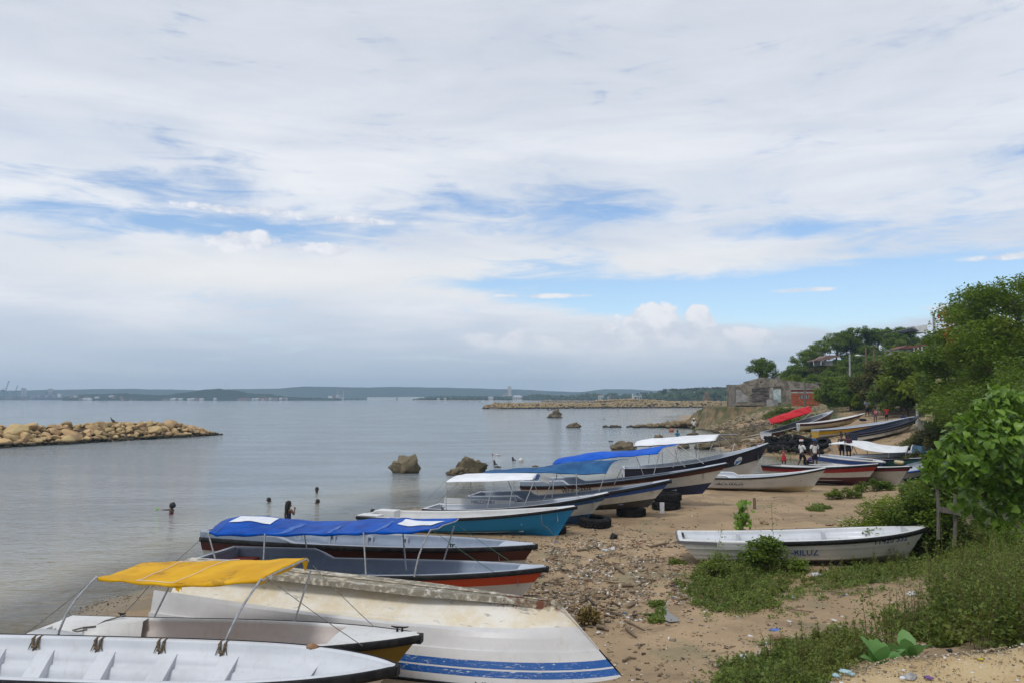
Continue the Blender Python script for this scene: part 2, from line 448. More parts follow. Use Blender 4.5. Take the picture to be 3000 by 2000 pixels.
# where plants cover the soil: the bank on the right, the hill, the far coast
vb = np.clip((gx - (10.6 + .42 * np.maximum(gy - 20, 0))) / 1.5, 0, 1) * (gy < 44)
vb = np.maximum(vb, np.clip((gx - (24.5 + .3 * (gy - 44))) / 1.2, 0, 1) * (gy >= 44) * (gy < 60))
vb = np.maximum(vb, np.clip((gx - (33 + .55 * (gy - 60))) / 2, 0, 1) * (gy >= 60) * (gy < 104))
vb = np.maximum(vb, np.clip((gz - 3.3) / .6, 0, 1) * (gy > 40))
vb = np.maximum(vb, np.clip((gx / gy - .318) / .012, 0, 1) * np.clip((.415 - gx / gy) / .012, 0, 1) * (gy > 74) * np.clip((gz - 1.0) / .5, 0, 1))
vb = np.maximum(vb, np.clip((gz - .9) / .3, 0, 1) * (gy < 18) * (gx > 2.8) * .8)
pathd = np.abs(gx - np.interp(gy, [76, 90, 100, 120], [35, 40, 43.2, 45]))
vb = np.where((gy > 70) & (gy < 112) & (pathd < 2.2), vb * np.clip((pathd - 1.0) / 1.2, 0, 1), vb)
a = me.attributes.new('veg', 'FLOAT', 'POINT'); a.data.foreach_set('value', vb.astype(np.float32))
tag(link('ground', me), 'sandy beach rising to a grassy bank on the right', kind='structure')

# ------------------------------------------------------------------ water
wm, t, out = newmat('sea_water')
geo = t.node('ShaderNodeNewGeometry').outputs['Position']
dep = t.node('ShaderNodeAttribute', _attribute_name='depth').outputs['Fac']
w1 = t.noise(t.scalev(geo, .9, 1.7, 1, (0, 0, 0)), 1.0, 3, .55, .6)
w2 = t.noise(t.scalev(geo, 3.4, 6.2, 1, (5, 2, 0)), 1.0, 4, .6, .8)
w3 = t.noise(t.scalev(geo, .06, .25, 1, (2, 8, 0)), 1.0, 4, .55, .5)
calm = t.ramp(w3, .38, .62, .45, 1.0)
h = t.math('ADD', t.math('MULTIPLY', w1, .55), t.math('MULTIPLY', w2, .22))
bn = t.node('ShaderNodeBump', Height=h, Distance=.36)
t.put(bn, 'Strength', t.math('MULTIPLY', calm, .85))
gl = t.node('ShaderNodeBsdfGlossy', Color=(.97, .98, 1, 1), Roughness=.05, Normal=bn.outputs[0])
df = t.node('ShaderNodeBsdfDiffuse', Color=t.mix(t.ramp(dep, .2, 1.3), (.28, .27, .21), (.22, .25, .26)))
tp = t.node('ShaderNodeBsdfTransparent', Color=(.80, .84, .80, 1))
body = t.node('ShaderNodeMixShader', i0=t.ramp(dep, .0, .55), i1=tp.outputs[0], i2=df.outputs[0])
fr = t.node('ShaderNodeFresnel', IOR=1.33, Normal=bn.outputs[0])
mx = t.node('ShaderNodeMixShader', i0=fr.outputs[0], i1=body.outputs[0], i2=gl.outputs[0])
t.put(out, 'Surface', mx.outputs[0])
ths2 = np.linspace(-1.05, 1.05, 260)
dist2 = 2.5 * (2850 / 2.5) ** np.linspace(0, 1, 300)
TH, DD = np.meshgrid(ths2, dist2)
wx = np.clip(DD * TH, -2480, 2480).ravel(); wy = DD.ravel()
n_d, n_t = TH.shape
ii = np.arange(n_d * n_t).reshape(n_d, n_t)
quads = np.stack([ii[:-1, :-1], ii[:-1, 1:], ii[1:, 1:], ii[1:, :-1]], -1).reshape(-1, 4)
wd = -ground_np(wx, wy)
wd = np.where(wy > 455, 2.0, wd)
keep = (wd[quads].max(axis=1) > -.25)
me = mesh_np('sea', np.c_[wx, wy, np.zeros(len(wx))], quads[keep], wm, smooth=True)
a = me.attributes.new('depth', 'FLOAT', 'POINT'); a.data.foreach_set('value', np.clip(wd, 0, 3).astype(np.float32))
tag(link('sea', me), 'calm grey sea with small ripples', kind='structure')

# ------------------------------------------------------------------ sea air
HAZE = 3.3e-4
hb = MB(); hb.box((0, 1430, 29), (5000, 2900, 66))
hm, t, out = newmat('sea_air')
pv = t.node('ShaderNodeVolumePrincipled', Color=(.58, .79, 1.0, 1), Density=HAZE, Anisotropy=.2)
t.put(out, 'Volume', pv.outputs[0])
hz = hb.build('haze', hm)
tag(hz, 'pale air fading the far shore', kind='stuff')
# ------------------------------------------------------------------ boat builder
BLACK = mat('black_rubber', (.008, .008, .010), (.02, .02, .02), 8, .6, spec=.2)
METAL = mat('galvanised_tube', (.50, .51, .52), (.36, .36, .37), 12, .45, .35)
ROPE = mat('grey_rope', (.12, .12, .11), (.2, .19, .16), 20, .9)
def sm(x, a, b):
    u = min(1, max(0, (x - a) / (b - a))); return u * u * (3 - 2 * u)

class Boat:
    """Local frame: x from transom (0) to bow tip (L), y to port (away from the viewer), z = world height."""
    def __init__(s, name, label, T, S, B, ks, kb, bands, inner, cap=None, ws=.82, tm=.42, blunt=2.4, rake=.75, p=2.0, raise_=0.0, raise_t=.3, rail=BLACK,
                 flare=.22, gw=.085, floor=.22, deck=.9, deckmat=None, thwarts=(.2, .4, .6, .78), chine=.72, open_=True, railh=.06, ends=True, group='open boats drawn up along the beach',
                 transom=None, chz=.0, lap=None, bowflare=.30, trake=0.0):
        s.bowflare, s.trake = bowflare, trake
        s.T = np.array(T); s.S = np.array(S)
        dx, dy = s.T[0] - s.S[0], s.T[1] - s.S[1]
        s.L = math.hypot(dx, dy); s.a = math.atan2(dy, dx)
        s.ex = np.array([math.cos(s.a), math.sin(s.a)]); s.ey = np.array([-math.sin(s.a), math.cos(s.a)])
        s.O = s.S[:2].copy()
        s.B, s.ks, s.kb, s.zs, s.zb = B, ks, kb, s.S[2], s.T[2]
        s.ws, s.tm, s.blunt, s.rake, s.p = ws, tm, blunt, rake, p
        s.raise_, s.raise_t, s.flare, s.gw, s.floor, s.chine, s.chz = raise_, raise_t, flare, gw, floor, chine, chz
        s.root = empty(name, (s.O[0], s.O[1], 0), s.a, label, 'boat', group)
        s.bands = bands; s.inner = inner; s.lap = lap
        s.hull(bands, transom)
        capm = cap or inner
        if open_:
            s.liner(inner); s.capstrip(capm)
            if deck < 1: s.foredeck(deck, deckmat or capm)
            for t in thwarts: s.thwart(t, inner)
        if rail is not None: s.rail(rail, railh)
    # --- shape
    def half(s, t):
        if t < s.tm: b = s.ws + (1 - s.ws) * math.sin(math.pi / 2 * t / s.tm)
        else:
            u = (t - s.tm) / (1 - s.tm); b = max(0.0, 1 - u ** s.blunt) ** .82
        return max(b * s.B / 2, .025)
    def top(s, t, plain=False):
        z = s.zs + (s.zb - s.zs) * t ** s.p
        if s.raise_ and not plain: z += s.raise_ * (1 - sm(t, s.raise_t - .02, s.raise_t + .02))
        return z
    def keel(s, t):
        return s.ks + (s.kb - s.ks) * t + abs(s.zb - s.kb) * .0
    def xat(s, t, d):
        return t * s.L - s.rake * d * t ** 3 + s.trake * d * (1 - t) ** 4
    def dch(s, t): return s.chine - .14 * t ** 2
    def pt(s, t, d, side=1, out=0.0):
        """point of the outer skin: d = 0 at the gunwale, 1 at the keel"""
        b = s.half(t); zt = s.top(t, True); kz = s.keel(t); dc = s.dch(t)
        fl = s.flare + s.bowflare * t ** 3
        if d <= dc: y = b * (1 - fl * (max(d, 0) / dc) ** 1.25)
        else:
            u = (d - dc) / (1 - dc); y = b * (1 - fl) * (1 - u ** 1.15)
        z = zt - d * (zt - kz)
        if s.chz and d > dc:                                     # flatter bottom amidships
            u = (d - dc) / (1 - dc); z -= s.chz * math.sin(math.pi * u) * (zt - kz) * (1 - t)
        return (s.xat(t, d), side * (y + out), z)
    def ts(s, n=34): return [1 - (1 - i / (n - 1)) ** 1.35 for i in range(n)]
    def hull(s, bands, transom):
        mb = MB(); mats = []; rows = []
        d0 = 0.0
        for bi, (d1, m, o) in enumerate(bands):
            if m not in mats: mats.append(m)
            k = max(2, int((d1 - d0) / .07) + 1)
            for i in range(k + 1): rows.append((d0 + (d1 - d0) * i / k, o, mats.index(m)))
            d0 = d1
        T = s.ts()
        for side in (-1, 1):
            for i in range(len(rows) - 1):
                P = [[s.pt(t, rows[i][0], side, rows[i][1]) for t in T], [s.pt(t, rows[i + 1][0], side, rows[i + 1][1]) for t in T]]
                mb.grid(P, rows[i][2], smooth=abs(rows[i][1] - rows[i + 1][1]) < 1e-6)
        # raised sides near the stern
        if s.raise_:
            for side in (-1, 1):
                Tr = [t for t in T if t < s.raise_t + .03] + [s.raise_t + .03]
                P = [[(s.xat(t, 0), side * (s.half(t) + rows[0][1]), s.top(t)) for t in Tr], [s.pt(t, 0, side, rows[0][1]) for t in Tr]]
                mats_i = len(mats)
                mb.grid(P, mats_i, smooth=False)
            mats.append(s.inner)
        tm_ = transom or bands[-2 if len(bands) > 2 else 0][1]
        if tm_ not in mats: mats.append(tm_)
        ring = [s.pt(0, d, -1, o) for d, o, _ in rows] + [s.pt(0, d, 1, o) for d, o, _ in rows[::-1]]
        ring = [(x, y, z) for x, y, z in ring]
        mb.add(ring, [tuple(range(len(ring)))], mats.index(tm_))
        s.hullobj = mb.build('hull', mats, s.root)
    def inn(s, t, q, side):
        """inner skin, q = 0 at the inner gunwale edge, 1 at the floor"""
        b = max(s.half(t) - s.gw, .012); zt = s.top(t); zf = s.keel(t) + s.floor * (s.top(t, True) - s.keel(t)) + .10 * t ** 5
        y = b * (1 - (s.flare * .9 + .25 * t ** 3) * q ** 1.2)
        return (s.xat(t, q * .8), side * y, zt - q * (zt - zf))
    def liner(s, m):
        mb = MB(); T = [.025 + .965 * t for t in s.ts(30)]
        Q = (0, .12, .28, .30, .5, .62, .64, .85, 1)
        off = (0, 0, 0, -.03, -.03, -.03, -.075, -.075, -.075)
        P = []
        for side in (-1, 1):
            P.append([[(lambda p, o: (p[0], p[1] + side * o * (1 if s.half(t) > .25 else 0), p[2]))(s.inn(t, q, side), o) for t in T] for q, o in zip(Q, off)])
        for g in P: mb.grid(g, 0, True)
        mb.grid([P[0][-1], P[1][-1]], 0, False)
        t = T[0]
        end = [g[0] for g in P[0]] + [g[0] for g in P[1][::-1]]
        mb.add(end, [tuple(range(len(end)))], 0)
        mb.build('interior', m, s.root)
    def capstrip(s, m):
        mb = MB(); T = s.ts(40)
        for side in (-1, 1):
            rows = []
            for f, dz in ((-.012, -.012), (.0, .022), (.3, .034), (.7, .034), (1.0, .016), (1.0, -.02)):
                rows.append([(s.xat(t, 0), side * max(s.half(t) + (.02 if f < .01 else 0) - s.gw * f, .004), s.top(t) + dz) for t in T])
            mb.grid(rows, 0, True)
        y = s.half(0); z = s.top(0)
        mb.box((.03, 0, z - .03), (.10, 2 * y - .02, .11))
        mb.build('gunwale', m, s.root)
    def rail(s, m, h):
        mb = MB(); T = s.ts(40)
        w = .03
        for side in (-1, 1):
            rows = []
            for o, dz in ((.012, .03), (w, .028), (w + .012, .01), (w + .012, -h * .6), (w, -h), (.0, -h)):
                rows.append([(s.xat(t, 0) + (w if t > .995 else 0), side * (s.half(t) + .012 + o), s.top(t, True) + dz + .0) for t in T])
            mb.grid(rows, 0, True)
        b = s.half(1.0) + .05
        z = s.zb
        mb.box((s.L + .015, 0, z - h / 2 + .01), (.06, 2 * b, h + .03))
        mb.build('rub_rail', m, s.root)
    def foredeck(s, t0, m):
        mb = MB(); rows = []
        for i in range(9):
            t = t0 + (.995 - t0) * i / 8
            b = max(s.half(t) - .02, .006)
            rows.append([(s.xat(t, 0), b * f, s.top(t) + .030 + .035 * (1 - f * f)) for f in (-1, -.6, -.2, .2, .6, 1)])
        mb.grid(rows, 0, True)
        b = s.half(t0) - s.gw
        f = rows[0]
        mb.add(f + [(p[0], p[1] * .8, p[2] - .45 * (s.top(t0, True) - s.keel(t0))) for p in f[::-1]], [tuple(range(12))])
        mb.build('foredeck', m, s.root)
    def thwart(s, t, m, w=.28, q=.48):
        a = s.inn(t, q, 1); z = a[2]; y = a[1] - .02
        zf = s.inn(t, 1, 1)[2]
        mb = MB()
        mb.box((a[0], 0, z - .03), (w, 2 * y, .06))
        yb = s.inn(t, .95, 1)[1] - .10
        mb.box((a[0], 0, (z + zf) / 2 - .03), (w * .86, max(.2, 2 * yb), z - zf - .06))
        mb.build('thwart', m, s.root)
    # --- places
    def loc(s, px, py, yl):
        """where the sight line through a picture point crosses the boat's own upright plane y = yl"""
        r = ray(px, py)
        n = np.array([s.ey[0], s.ey[1], 0]); p0 = np.array([s.O[0] + s.ey[0] * yl, s.O[1] + s.ey[1] * yl, 0])
        k = np.dot(p0 - np.array([0, 0, CZ]), n) / np.dot(r, n)
        p = np.array([0, 0, CZ]) + r * k
        return Vector((float(np.dot(p[:2] - s.O, s.ex)), yl, float(p[2])))
    def world(s, x, y, z):
        q = s.O + s.ex * x + s.ey * y
        return np.array([q[0], q[1], z])
    # --- fittings
    def letters(s, text, m, t0, d0, h, side=-1, width=None, shear=0.0, name='lettering', out=.012, flip=False):
        cu = bpy.data.curves.new('txt', 'FONT'); cu.body = text; cu.size = 1.0; cu.shear = shear; cu.resolution_u = 2; cu.offset = .014
        o = bpy.data.objects.new('txt', cu); col.objects.link(o)
        dg = bpy.context.evaluated_depsgraph_get()
        me = bpy.data.meshes.new_from_object(o.evaluated_get(dg))
        bpy.data.objects.remove(o)
        xs = [v.co.x for v in me.vertices]; x1 = max(xs)
        sx = (width / x1) if width else h / .72
        for v in me.vertices:
            if flip: v.co.x, v.co.y = x1 - v.co.x, .72 - v.co.y
            x = t0 * s.L + v.co.x * sx
            t = x / s.L
            H = s.top(t, True) - s.keel(t)
            d = d0 - (v.co.y / .72) * h / H
            t = (x + s.rake * d * t ** 3) / s.L
            v.co = Vector(s.pt(t, d, side, out))
        me.materials.clear(); me.materials.append(m)
        return link(name, me, s.root)
    def canopy(s, near, crest, far, w, m, under=None, crest_y=.45, skirt=.10, n=26, wrinkle=.012, seed=0, thick=.006, x_ends=None, noskirt=False):
        """a tarpaulin over hoops. near / crest / far: picture points read on the planes y = -w, +crest_y*w and +w"""
        def poly(P, yl):
            L = [s.loc(px, py, yl) for px, py in P]
            return [p.x for p in L], [p.z for p in L]
        nx, nz = poly(near, -w); cxx, czz = poly(crest, crest_y * w)
        u = np.linspace(0, 1, n)
        def samp(xs, zs):
            t = np.linspace(0, 1, len(xs)); return np.interp(u, t, xs), np.interp(u, t, zs)
        NX, NZ = samp(nx, nz); CX, CZ_ = samp(cxx, czz)
        def smooth(v):
            for _ in range(2): v = np.r_[v[0], (v[:-2] + 2 * v[1:-1] + v[2:]) / 4, v[-1]]
            return v
        NZ, CZ_ = smooth(NZ), smooth(CZ_)
        if far is not None:
            fx, fz = poly(far, w); FX, FZ = samp(fx, fz)
        else: FX, FZ = CX, NZ + .25 * (CZ_ - NZ)
        fy = [-1, -.985, -.92, -.78, -.5, -.2, .15, crest_y, .75, .92, .985, 1]
        rows = []
        r2 = random.Random(seed + 3)
        ph = [r2.uniform(0, 6) for _ in range(6)]
        for i in range(n):
            row = []
            for f in fy:
                if f <= crest_y:
                    k = (f + 1) / (1 + crest_y)
                    zz = NZ[i] + (CZ_[i] - NZ[i]) * (1 - (1 - k) ** 2.3); xx = NX[i] + (CX[i] - NX[i]) * k
                else:
                    k = (f - crest_y) / (1 - crest_y)
                    zz = CZ_[i] + (FZ[i] - CZ_[i]) * k ** 2.3; xx = CX[i] + (FX[i] - CX[i]) * k
                e = 1 - abs(f) ** 6
                zz += wrinkle * (math.sin(i * 1.3 + f * 5 + ph[0]) + .8 * math.sin(i * .55 - f * 9 + ph[1]) + .6 * math.sin(f * 17 + i * .8 + ph[2])) * (.35 + .65 * e)
                row.append((xx, f * w + wrinkle * .8 * math.sin(i * .9 + ph[3]), zz))
            if not noskirt:
                a, b = row[0], row[-1]
                row = [(a[0], a[1] + .005, a[2] - skirt * (1 + .25 * math.sin(i * 1.1 + ph[4])))] + row + [(b[0], b[1] - .005, b[2] - skirt)]
            rows.append(row)
        mb = MB(); mb.grid([r[::-1] for r in rows], 0, True)
        o = mb.build('canopy', [m] + ([under] if under else []), s.root)
        md = o.modifiers.new('thickness', 'SOLIDIFY'); md.thickness = thick; md.offset = -1
        if under: md.material_offset = 1
        # hoop tubes under both ends
        for i in (0, n - 1):
            hb_ = MB(); hb_.tube([(p[0], p[1] * .985, p[2] - .022) for p in rows[i]][1:-1], .014, 6)
            hb_.build('hoop', METAL, s.root)
        s.rows = rows
        return o
    def pole(s, top, bot, yt, yb, r=.014, mid=None, m=None, name='pole', bend=0.0):
        a = s.loc(top[0], top[1], yt); b = s.loc(bot[0], bot[1], yb)
        P = [a, b]
        if bend:
            P = [a + (b - a) * k + Vector((-bend * math.sin(math.pi * min(1, k * 1.0)) ** 1, 0, 0)) for k in (0, .08, .2, .35, .55, .8, 1)]
        mb = MB(); mb.tube(P, r, 7); return mb.build(name, m or METAL, s.root)
    def stay(s, top, bot, yt, yb, r=.0055, m=None, sag=.02):
        a = s.loc(top[0], top[1], yt); b = s.loc(bot[0], bot[1], yb)
        P = [a + (b - a) * k - Vector((0, 0, sag * 4 * k * (1 - k))) for k in (0, .25, .5, .75, 1)]
        mb = MB(); mb.tube(P, r, 5); return mb.build('stay_line', m or ROPE, s.root)
    def cleat(s, x, y, z, l=.2, m=None, rz=0):
        mb = MB()
        mb.tube([(x - l / 2, y, z + .075), (x - l / 4, y, z + .062), (x + l / 4, y, z + .062), (x + l / 2, y, z + .075)], [.008, .014, .014, .008], 7)
        for dx in (-l * .14, l * .14): mb.tube([(x + dx, y, z - .01), (x + dx, y, z + .06)], [.02, .012], 7)
        mb.build('cleat', m or BLACK, s.root)
# ------------------------------------------------------------------ paints
WHITE = paint('white_paint', (.62, .62, .61), .38)
WHITE_OLD = paint('aged_white_paint', (.58, .57, .53), .5, (.34, .26, .15))
WHITE_CLEAN = paint('clean_white_paint', (.58, .60, .63), .34, (.33, .28, .22))
GREYBLUE = paint('grey_blue_paint', (.20, .245, .32), .35, (.42, .44, .47), .55)
GREYLIGHT = paint('pale_grey_paint', (.42, .46, .52), .35, (.2, .2, .2), .5)
BROWN = paint('maroon_paint', (.075, .014, .012), .25, (.03, .02, .02))
ORANGE = paint('orange_paint', (.52, .055, .012), .2, (.25, .08, .03))
CYAN = paint('sky_blue_paint', (.006, .225, .50), .25, (.02, .12, .2))
BLUE = paint('blue_paint', (.012, .075, .34), .2, (.05, .06, .12))
BLUE_DULL = paint('dull_blue_paint', (.025, .09, .22), .3, (.1, .1, .1))
NAVY = paint('navy_paint', (.006, .010, .032), .2, (.05, .05, .05))
NAVYB = paint('navy_bottom_paint', (.010, .022, .075), .3, (.06, .06, .06))
MUD = paint('dark_bottom_paint', (.055, .052, .045), .6, (.14, .10, .055), .8)
DKRED = paint('oxide_red_paint', (.085, .016, .018), .3, (.1, .06, .04))
RED = paint('red_paint', (.34, .016, .020), .2, (.12, .03, .03))
YELLOW = paint('yellow_paint', (.58, .33, .012), .25, (.25, .14, .03))
MUSTARD = paint('mustard_paint', (.20, .13, .008), .25, (.08, .05, .01))
TEAL = paint('teal_paint', (.04, .16, .17), .35, (.1, .12, .12))
YELLOWED = paint('yellowed_white_paint', (.56, .47, .28), .5, (.34, .22, .08))
GREYDK = paint('dark_grey_paint', (.12, .12, .135), .4, (.3, .3, .31), .6)
INKB = mat('blue_lettering_paint', (.008, .05, .18), (.03, .09, .24), 30, .6)
INKD = mat('dark_lettering_paint', (.02, .025, .05), (.05, .05, .08), 30, .6)
INKW = mat('white_lettering_paint', (.55, .55, .55), (.30, .28, .28), 25, .6)
INKF = mat('faded_lettering_paint', (.20, .14, .12), (.38, .34, .30), 22, .7)
T_BLUE = mat('blue_tarpaulin', (.004, .078, .40), (.004, .052, .28), 2.2, .42, bump=.9, bscale=4.5, c3=(.03, .12, .45), s3=8, t3=.66, spec=.03)
T_BLUE2 = mat('bright_blue_tarpaulin', (.008, .105, .54), (.008, .075, .42), 2, .5, bump=.9, bscale=4.5, spec=.03)
T_DULL = mat('faded_blue_tarpaulin', (.035, .115, .25), (.022, .075, .18), 1.6, .6, bump=.9, bscale=4.5, spec=.03)
T_YEL = mat('yellow_tarpaulin', (.70, .39, .016), (.58, .30, .012), 1.8, .5, bump=.9, bscale=4.5, c3=(.42, .22, .02), s3=2.6, t3=.57, spec=.03)
T_WHITE = mat('white_tarpaulin', (.76, .77, .79), (.66, .67, .69), 1.5, .55, bump=.9, bscale=4.5, spec=.03)
T_RED = mat('red_tarpaulin', (.50, .028, .035), (.36, .016, .022), 1.5, .55, bump=.9, bscale=4.5, spec=.03)
T_NAVY = mat('navy_tarpaulin', (.012, .035, .10), (.02, .05, .12), 2, .6, spec=.03)
T_GREY = mat('grey_mesh_lining', (.30, .30, .29), (.2, .2, .2), 3, .8)
T_UNDERB = mat('blue_lining', (.04, .12, .21), (.03, .09, .17), 3, .7)
PATCH = mat('white_patch_cloth', (.72, .74, .77), (.62, .64, .67), 6, .6)

# ------------------------------------------------------------------ 1 white boat in the near left corner, seen into from above
A = Boat('white_ribbed_boat', 'white open boat with boxed ribs and lashings inside, cut by the bottom left corner', at(1158, 1952, 1.05), at(-420, 1905, .97), 1.75, .28, .3,
         [(.3, WHITE, .015), (.7, NAVY, 0), (1, NAVY, 0)], WHITE_CLEAN, ws=.85, blunt=3.6, rake=.7, deck=1.1, thwarts=(), gw=.10, floor=.30, railh=.10)
for i, px in enumerate((12, 150, 328, 512, 700, 962)):
    p = A.loc(px, 1930, A.B / 2 * .9); t = p.x / A.L
    a = A.inn(t, .30, 1); b = A.inn(t, .95, 1); w = .11
    mb = MB()
    mb.add([(a[0] - w, a[1] - .03, a[2] + .02), (a[0] + w, a[1] - .03, a[2] + .02), (b[0] + w * 1.2, b[1] - .30, b[2]), (b[0] - w * 1.2, b[1] - .30, b[2]),
            (a[0] - w, a[1] + .02, a[2]), (a[0] + w, a[1] + .02, a[2]), (b[0] + w * 1.2, b[1], b[2]), (b[0] - w * 1.2, b[1], b[2])],
           [(0, 1, 2, 3), (0, 3, 7, 4), (1, 5, 6, 2), (3, 2, 6, 7), (0, 4, 5, 1)])
    mb.build('rib', WHITE_CLEAN, A.root)
LASH = mat('dark_cord_lashing', (.06, .045, .03), (.16, .11, .06), 30, .9)
for px in (112, 292, 476, 658):
    p = A.loc(px, 1898, A.B / 2 - .08); t = p.x / A.L; z = A.top(t); y = A.half(t) - .08
    mb = MB()
    for dx in (-.045, .045):
        mb.tube([(p.x + dx, y + .04, z + .035), (p.x + dx * .9, y - .045, z + .01), (p.x + dx * .5, y - .07, z - .10)], [.018, .022, .014], 6)
        mb.tube([(p.x + dx, y - .05, z - .02), (p.x + dx * 1.9, y - .075, z - .13)], [.012, .005], 5)
    mb.tube([(p.x - .03, y - .07, z - .08), (p.x + .03, y - .07, z - .10)], .026, 6)
    mb.tube([(p.x - .01, y - .075, z - .12), (p.x - .005, y - .085, z - .27)], .012, 6)
    mb.build('lashing', LASH, A.root)
mb = MB(); tb = .66
p = A.loc(935, 1915, A.B / 2 - .05); t = p.x / A.L
mb.tube([(p.x - .09, A.half(t) - .05, A.top(t) + .03), (p.x - .02, A.half(t) - .06, A.top(t) + .045), (p.x + .07, A.half(t) - .06, A.top(t) + .03)], [.03, .05, .03], 8)
mb.build('gunwale_chip', mat('bare_brown_resin', (.17, .08, .035), (.3, .18, .09), 14, .8), A.root)

# ------------------------------------------------------------------ 2 boat with the yellow canopy
Y = Boat('yellow_canopy_boat', 'white boat with mustard hull, yellow canopy on bent poles and a black bow cleat', at(1228, 1862, .98), at(128, 1841, .80), 1.55, .14, .22,
         [(.3, MUSTARD, .02), (.7, MUSTARD, 0), (1, MUD, 0)], paint('pinkish_white_interior', (.56, .50, .47), .4, (.33, .27, .22), .5), cap=WHITE, ws=.86, blunt=2.2, rake=.62, deck=.80, deckmat=WHITE,
         thwarts=(.36, .52), gw=.09, floor=.2, railh=.085)
w = .74
Y.canopy([(284, 1690), (380, 1700), (470, 1709), (560, 1711), (670, 1706), (766, 1694)],
         [(408, 1650), (470, 1645), (560, 1644), (680, 1642), (790, 1638), (895, 1634)], [(420, 1652), (560, 1648), (700, 1645), (800, 1642), (905, 1638)], w, T_YEL, crest_y=.7, skirt=.04, seed=1, wrinkle=.007)
mb = MB()       # torn hem at the open front end of the canopy
e = Y.rows[-1]
hem = [(p[0], p[1], p[2]) for p in e[2:-1]]; low = [(p[0] - .05, p[1], p[2] - .06 - .05 * abs(math.sin(i * 2.1)) - (.10 if i > 7 else 0)) for i, p in enumerate(hem)]
mb.grid([hem, low], 0, True); mb.build('torn_hem', T_YEL, Y.root)
mb = MB(); q = Y.loc(524, 1712, -w + .01)
mb.add([(q.x - .05, q.y, q.z + .03), (q.x + .06, q.y, q.z + .03), (q.x + .05, q.y - .01, q.z - .09), (q.x + .02, q.y, q.z - .05), (q.x, q.y, q.z - .10), (q.x - .05, q.y, q.z - .07)], [(0, 1, 2, 3, 4, 5)])
mb.build('torn_flap', T_YEL, Y.root)
Y.pole((284, 1688), (164, 1885), -w, -.72, .018, bend=.13)
Y.pole((766, 1694), (655, 1890), -w, -.76, .018, bend=.05)
Y.pole((504, 1700), (449, 1812), .68, .72, .016)
Y.pole((911, 1670), (862, 1822), w, .72, .016)
Y.stay((276, 1694), (60, 1866), -w, -.72, .006)
Y.stay((438, 1712), (360, 1798), .7, .68, .007)
Y.stay((778, 1686), (1062, 1890), -w, -.45, .006)
Y.stay((916, 1655), (1100, 1838), w, .4, .006)
p = Y.loc(1170, 1846, 0); Y.cleat(p.x, .02, Y.top(p.x / Y.L) + .06, .26)
p = Y.loc(55, 1868, -.70); Y.cleat(p.x, -.68, Y.top(0) + .03, .16)
p = Y.loc(357, 1802, .66); Y.cleat(p.x, .66, Y.top(.2) + .03, .14)
mb = MB()       # moulded stern quarters
for s_ in (-1, 1):
    x1 = 1.35
    P = [[(x, s_ * (Y.half(x / Y.L) - .06), Y.top(.0) + .05), (x, s_ * (Y.half(0) - .12 - .46 * k), Y.top(0) + .035), (x, s_ * (Y.half(0) - .20 - .46 * k), Y.top(0) - .34)] for x, k in ((.02, 1), (.4, .95), (.8, .7), (1.1, .4), (x1, .05))]
    mb.grid(P, 0, True)
mb.build('stern_quarter', WHITE, Y.root)
mb = MB(); q = Y.loc(262, 1836, .2)
z = Y.top(0) + .07
mb.tube([(q.x + .35, .60, z + .03), (q.x + .22, .52, z), (q.x + .12, .40, z - .02), (q.x + .10, .2, z - .05), (q.x - .06, .15, z - .06), (q.x - .12, -.02, z - .06), (q.x + .02, -.1, z - .05), (q.x + .1, .02, z - .05)], .013, 6)
mb.build('mooring_rope', ROPE, Y.root)
mb = MB()       # stitched white seams on the yellow cloth
def on_cloth(bt, i, f):
    r0 = bt.rows[int(i)]; r1 = bt.rows[min(int(i) + 1, len(bt.rows) - 1)]; k = i - int(i)
    j = f * (len(r0) - 1); j0 = int(j); kk = j - j0
    def pt(r): return Vector(r[j0]) * (1 - kk) + Vector(r[min(j0 + 1, len(r) - 1)]) * kk
    return pt(r0) * (1 - k) + pt(r1) * k + Vector((0, 0, .016))
for a, b in (((6, .18), (9, .72)), ((12, .18), (15, .72)), ((6, .18), (12, .18)), ((9, .72), (15, .72))):
    mb.tube([on_cloth(Y, a[0] + (b[0] - a[0]) * k / 8, a[1] + (b[1] - a[1]) * k / 8) for k in range(9)], .0045, 5)
mb.build('seam', PATCH, Y.root)

# ------------------------------------------------------------------ 3 overturned hull
M_O, t, out = newmat('worn_hull_bottom')
co = t.node('ShaderNodeTexCoord').outputs['Object']
zc_ = t.node('ShaderNodeSeparateXYZ', Vector=co).outputs
n1 = t.noise(t.scalev(co, .8, 1, 1.5), 1.3, 6, .65); n2 = t.noise(co, 7, 6, .7); n3 = t.noise(t.scalev(co, 1.2, 3, 6), 2.2, 6, .65)
c = t.mix(t.ramp(n1, .35, .62), (.70, .67, .60), (.63, .54, .38))
c = t.mix(t.math('MULTIPLY', t.ramp(n2, .45, .75), .6), c, (.78, .75, .68))
kz_ = t.math('ADD', zc_[2], t.math('MULTIPLY', zc_[0], .0225))
kz_ = t.math('ADD', kz_, t.math('MULTIPLY', t.math('SUBTRACT', n3, .5), .12))
keelz = t.math('MULTIPLY', t.ramp(kz_, 1.25, 1.31), t.ramp(kz_, 1.40, 1.425, 1, 0))
c = t.mix(t.math('MULTIPLY', keelz, t.ramp(n2, .30, .52)), c, (.19, .165, .12))
c = t.mix(t.math('MULTIPLY', t.ramp(n3, .60, .66), .8), c, (.27, .27, .25))
red = t.math('MULTIPLY', t.ramp(zc_[0], 5.9, 6.5), t.ramp(zc_[2], 1.02, 1.12))
c = t.mix(t.math('MULTIPLY', red, t.ramp(n2, .50, .58)), c, (.17, .055, .03))
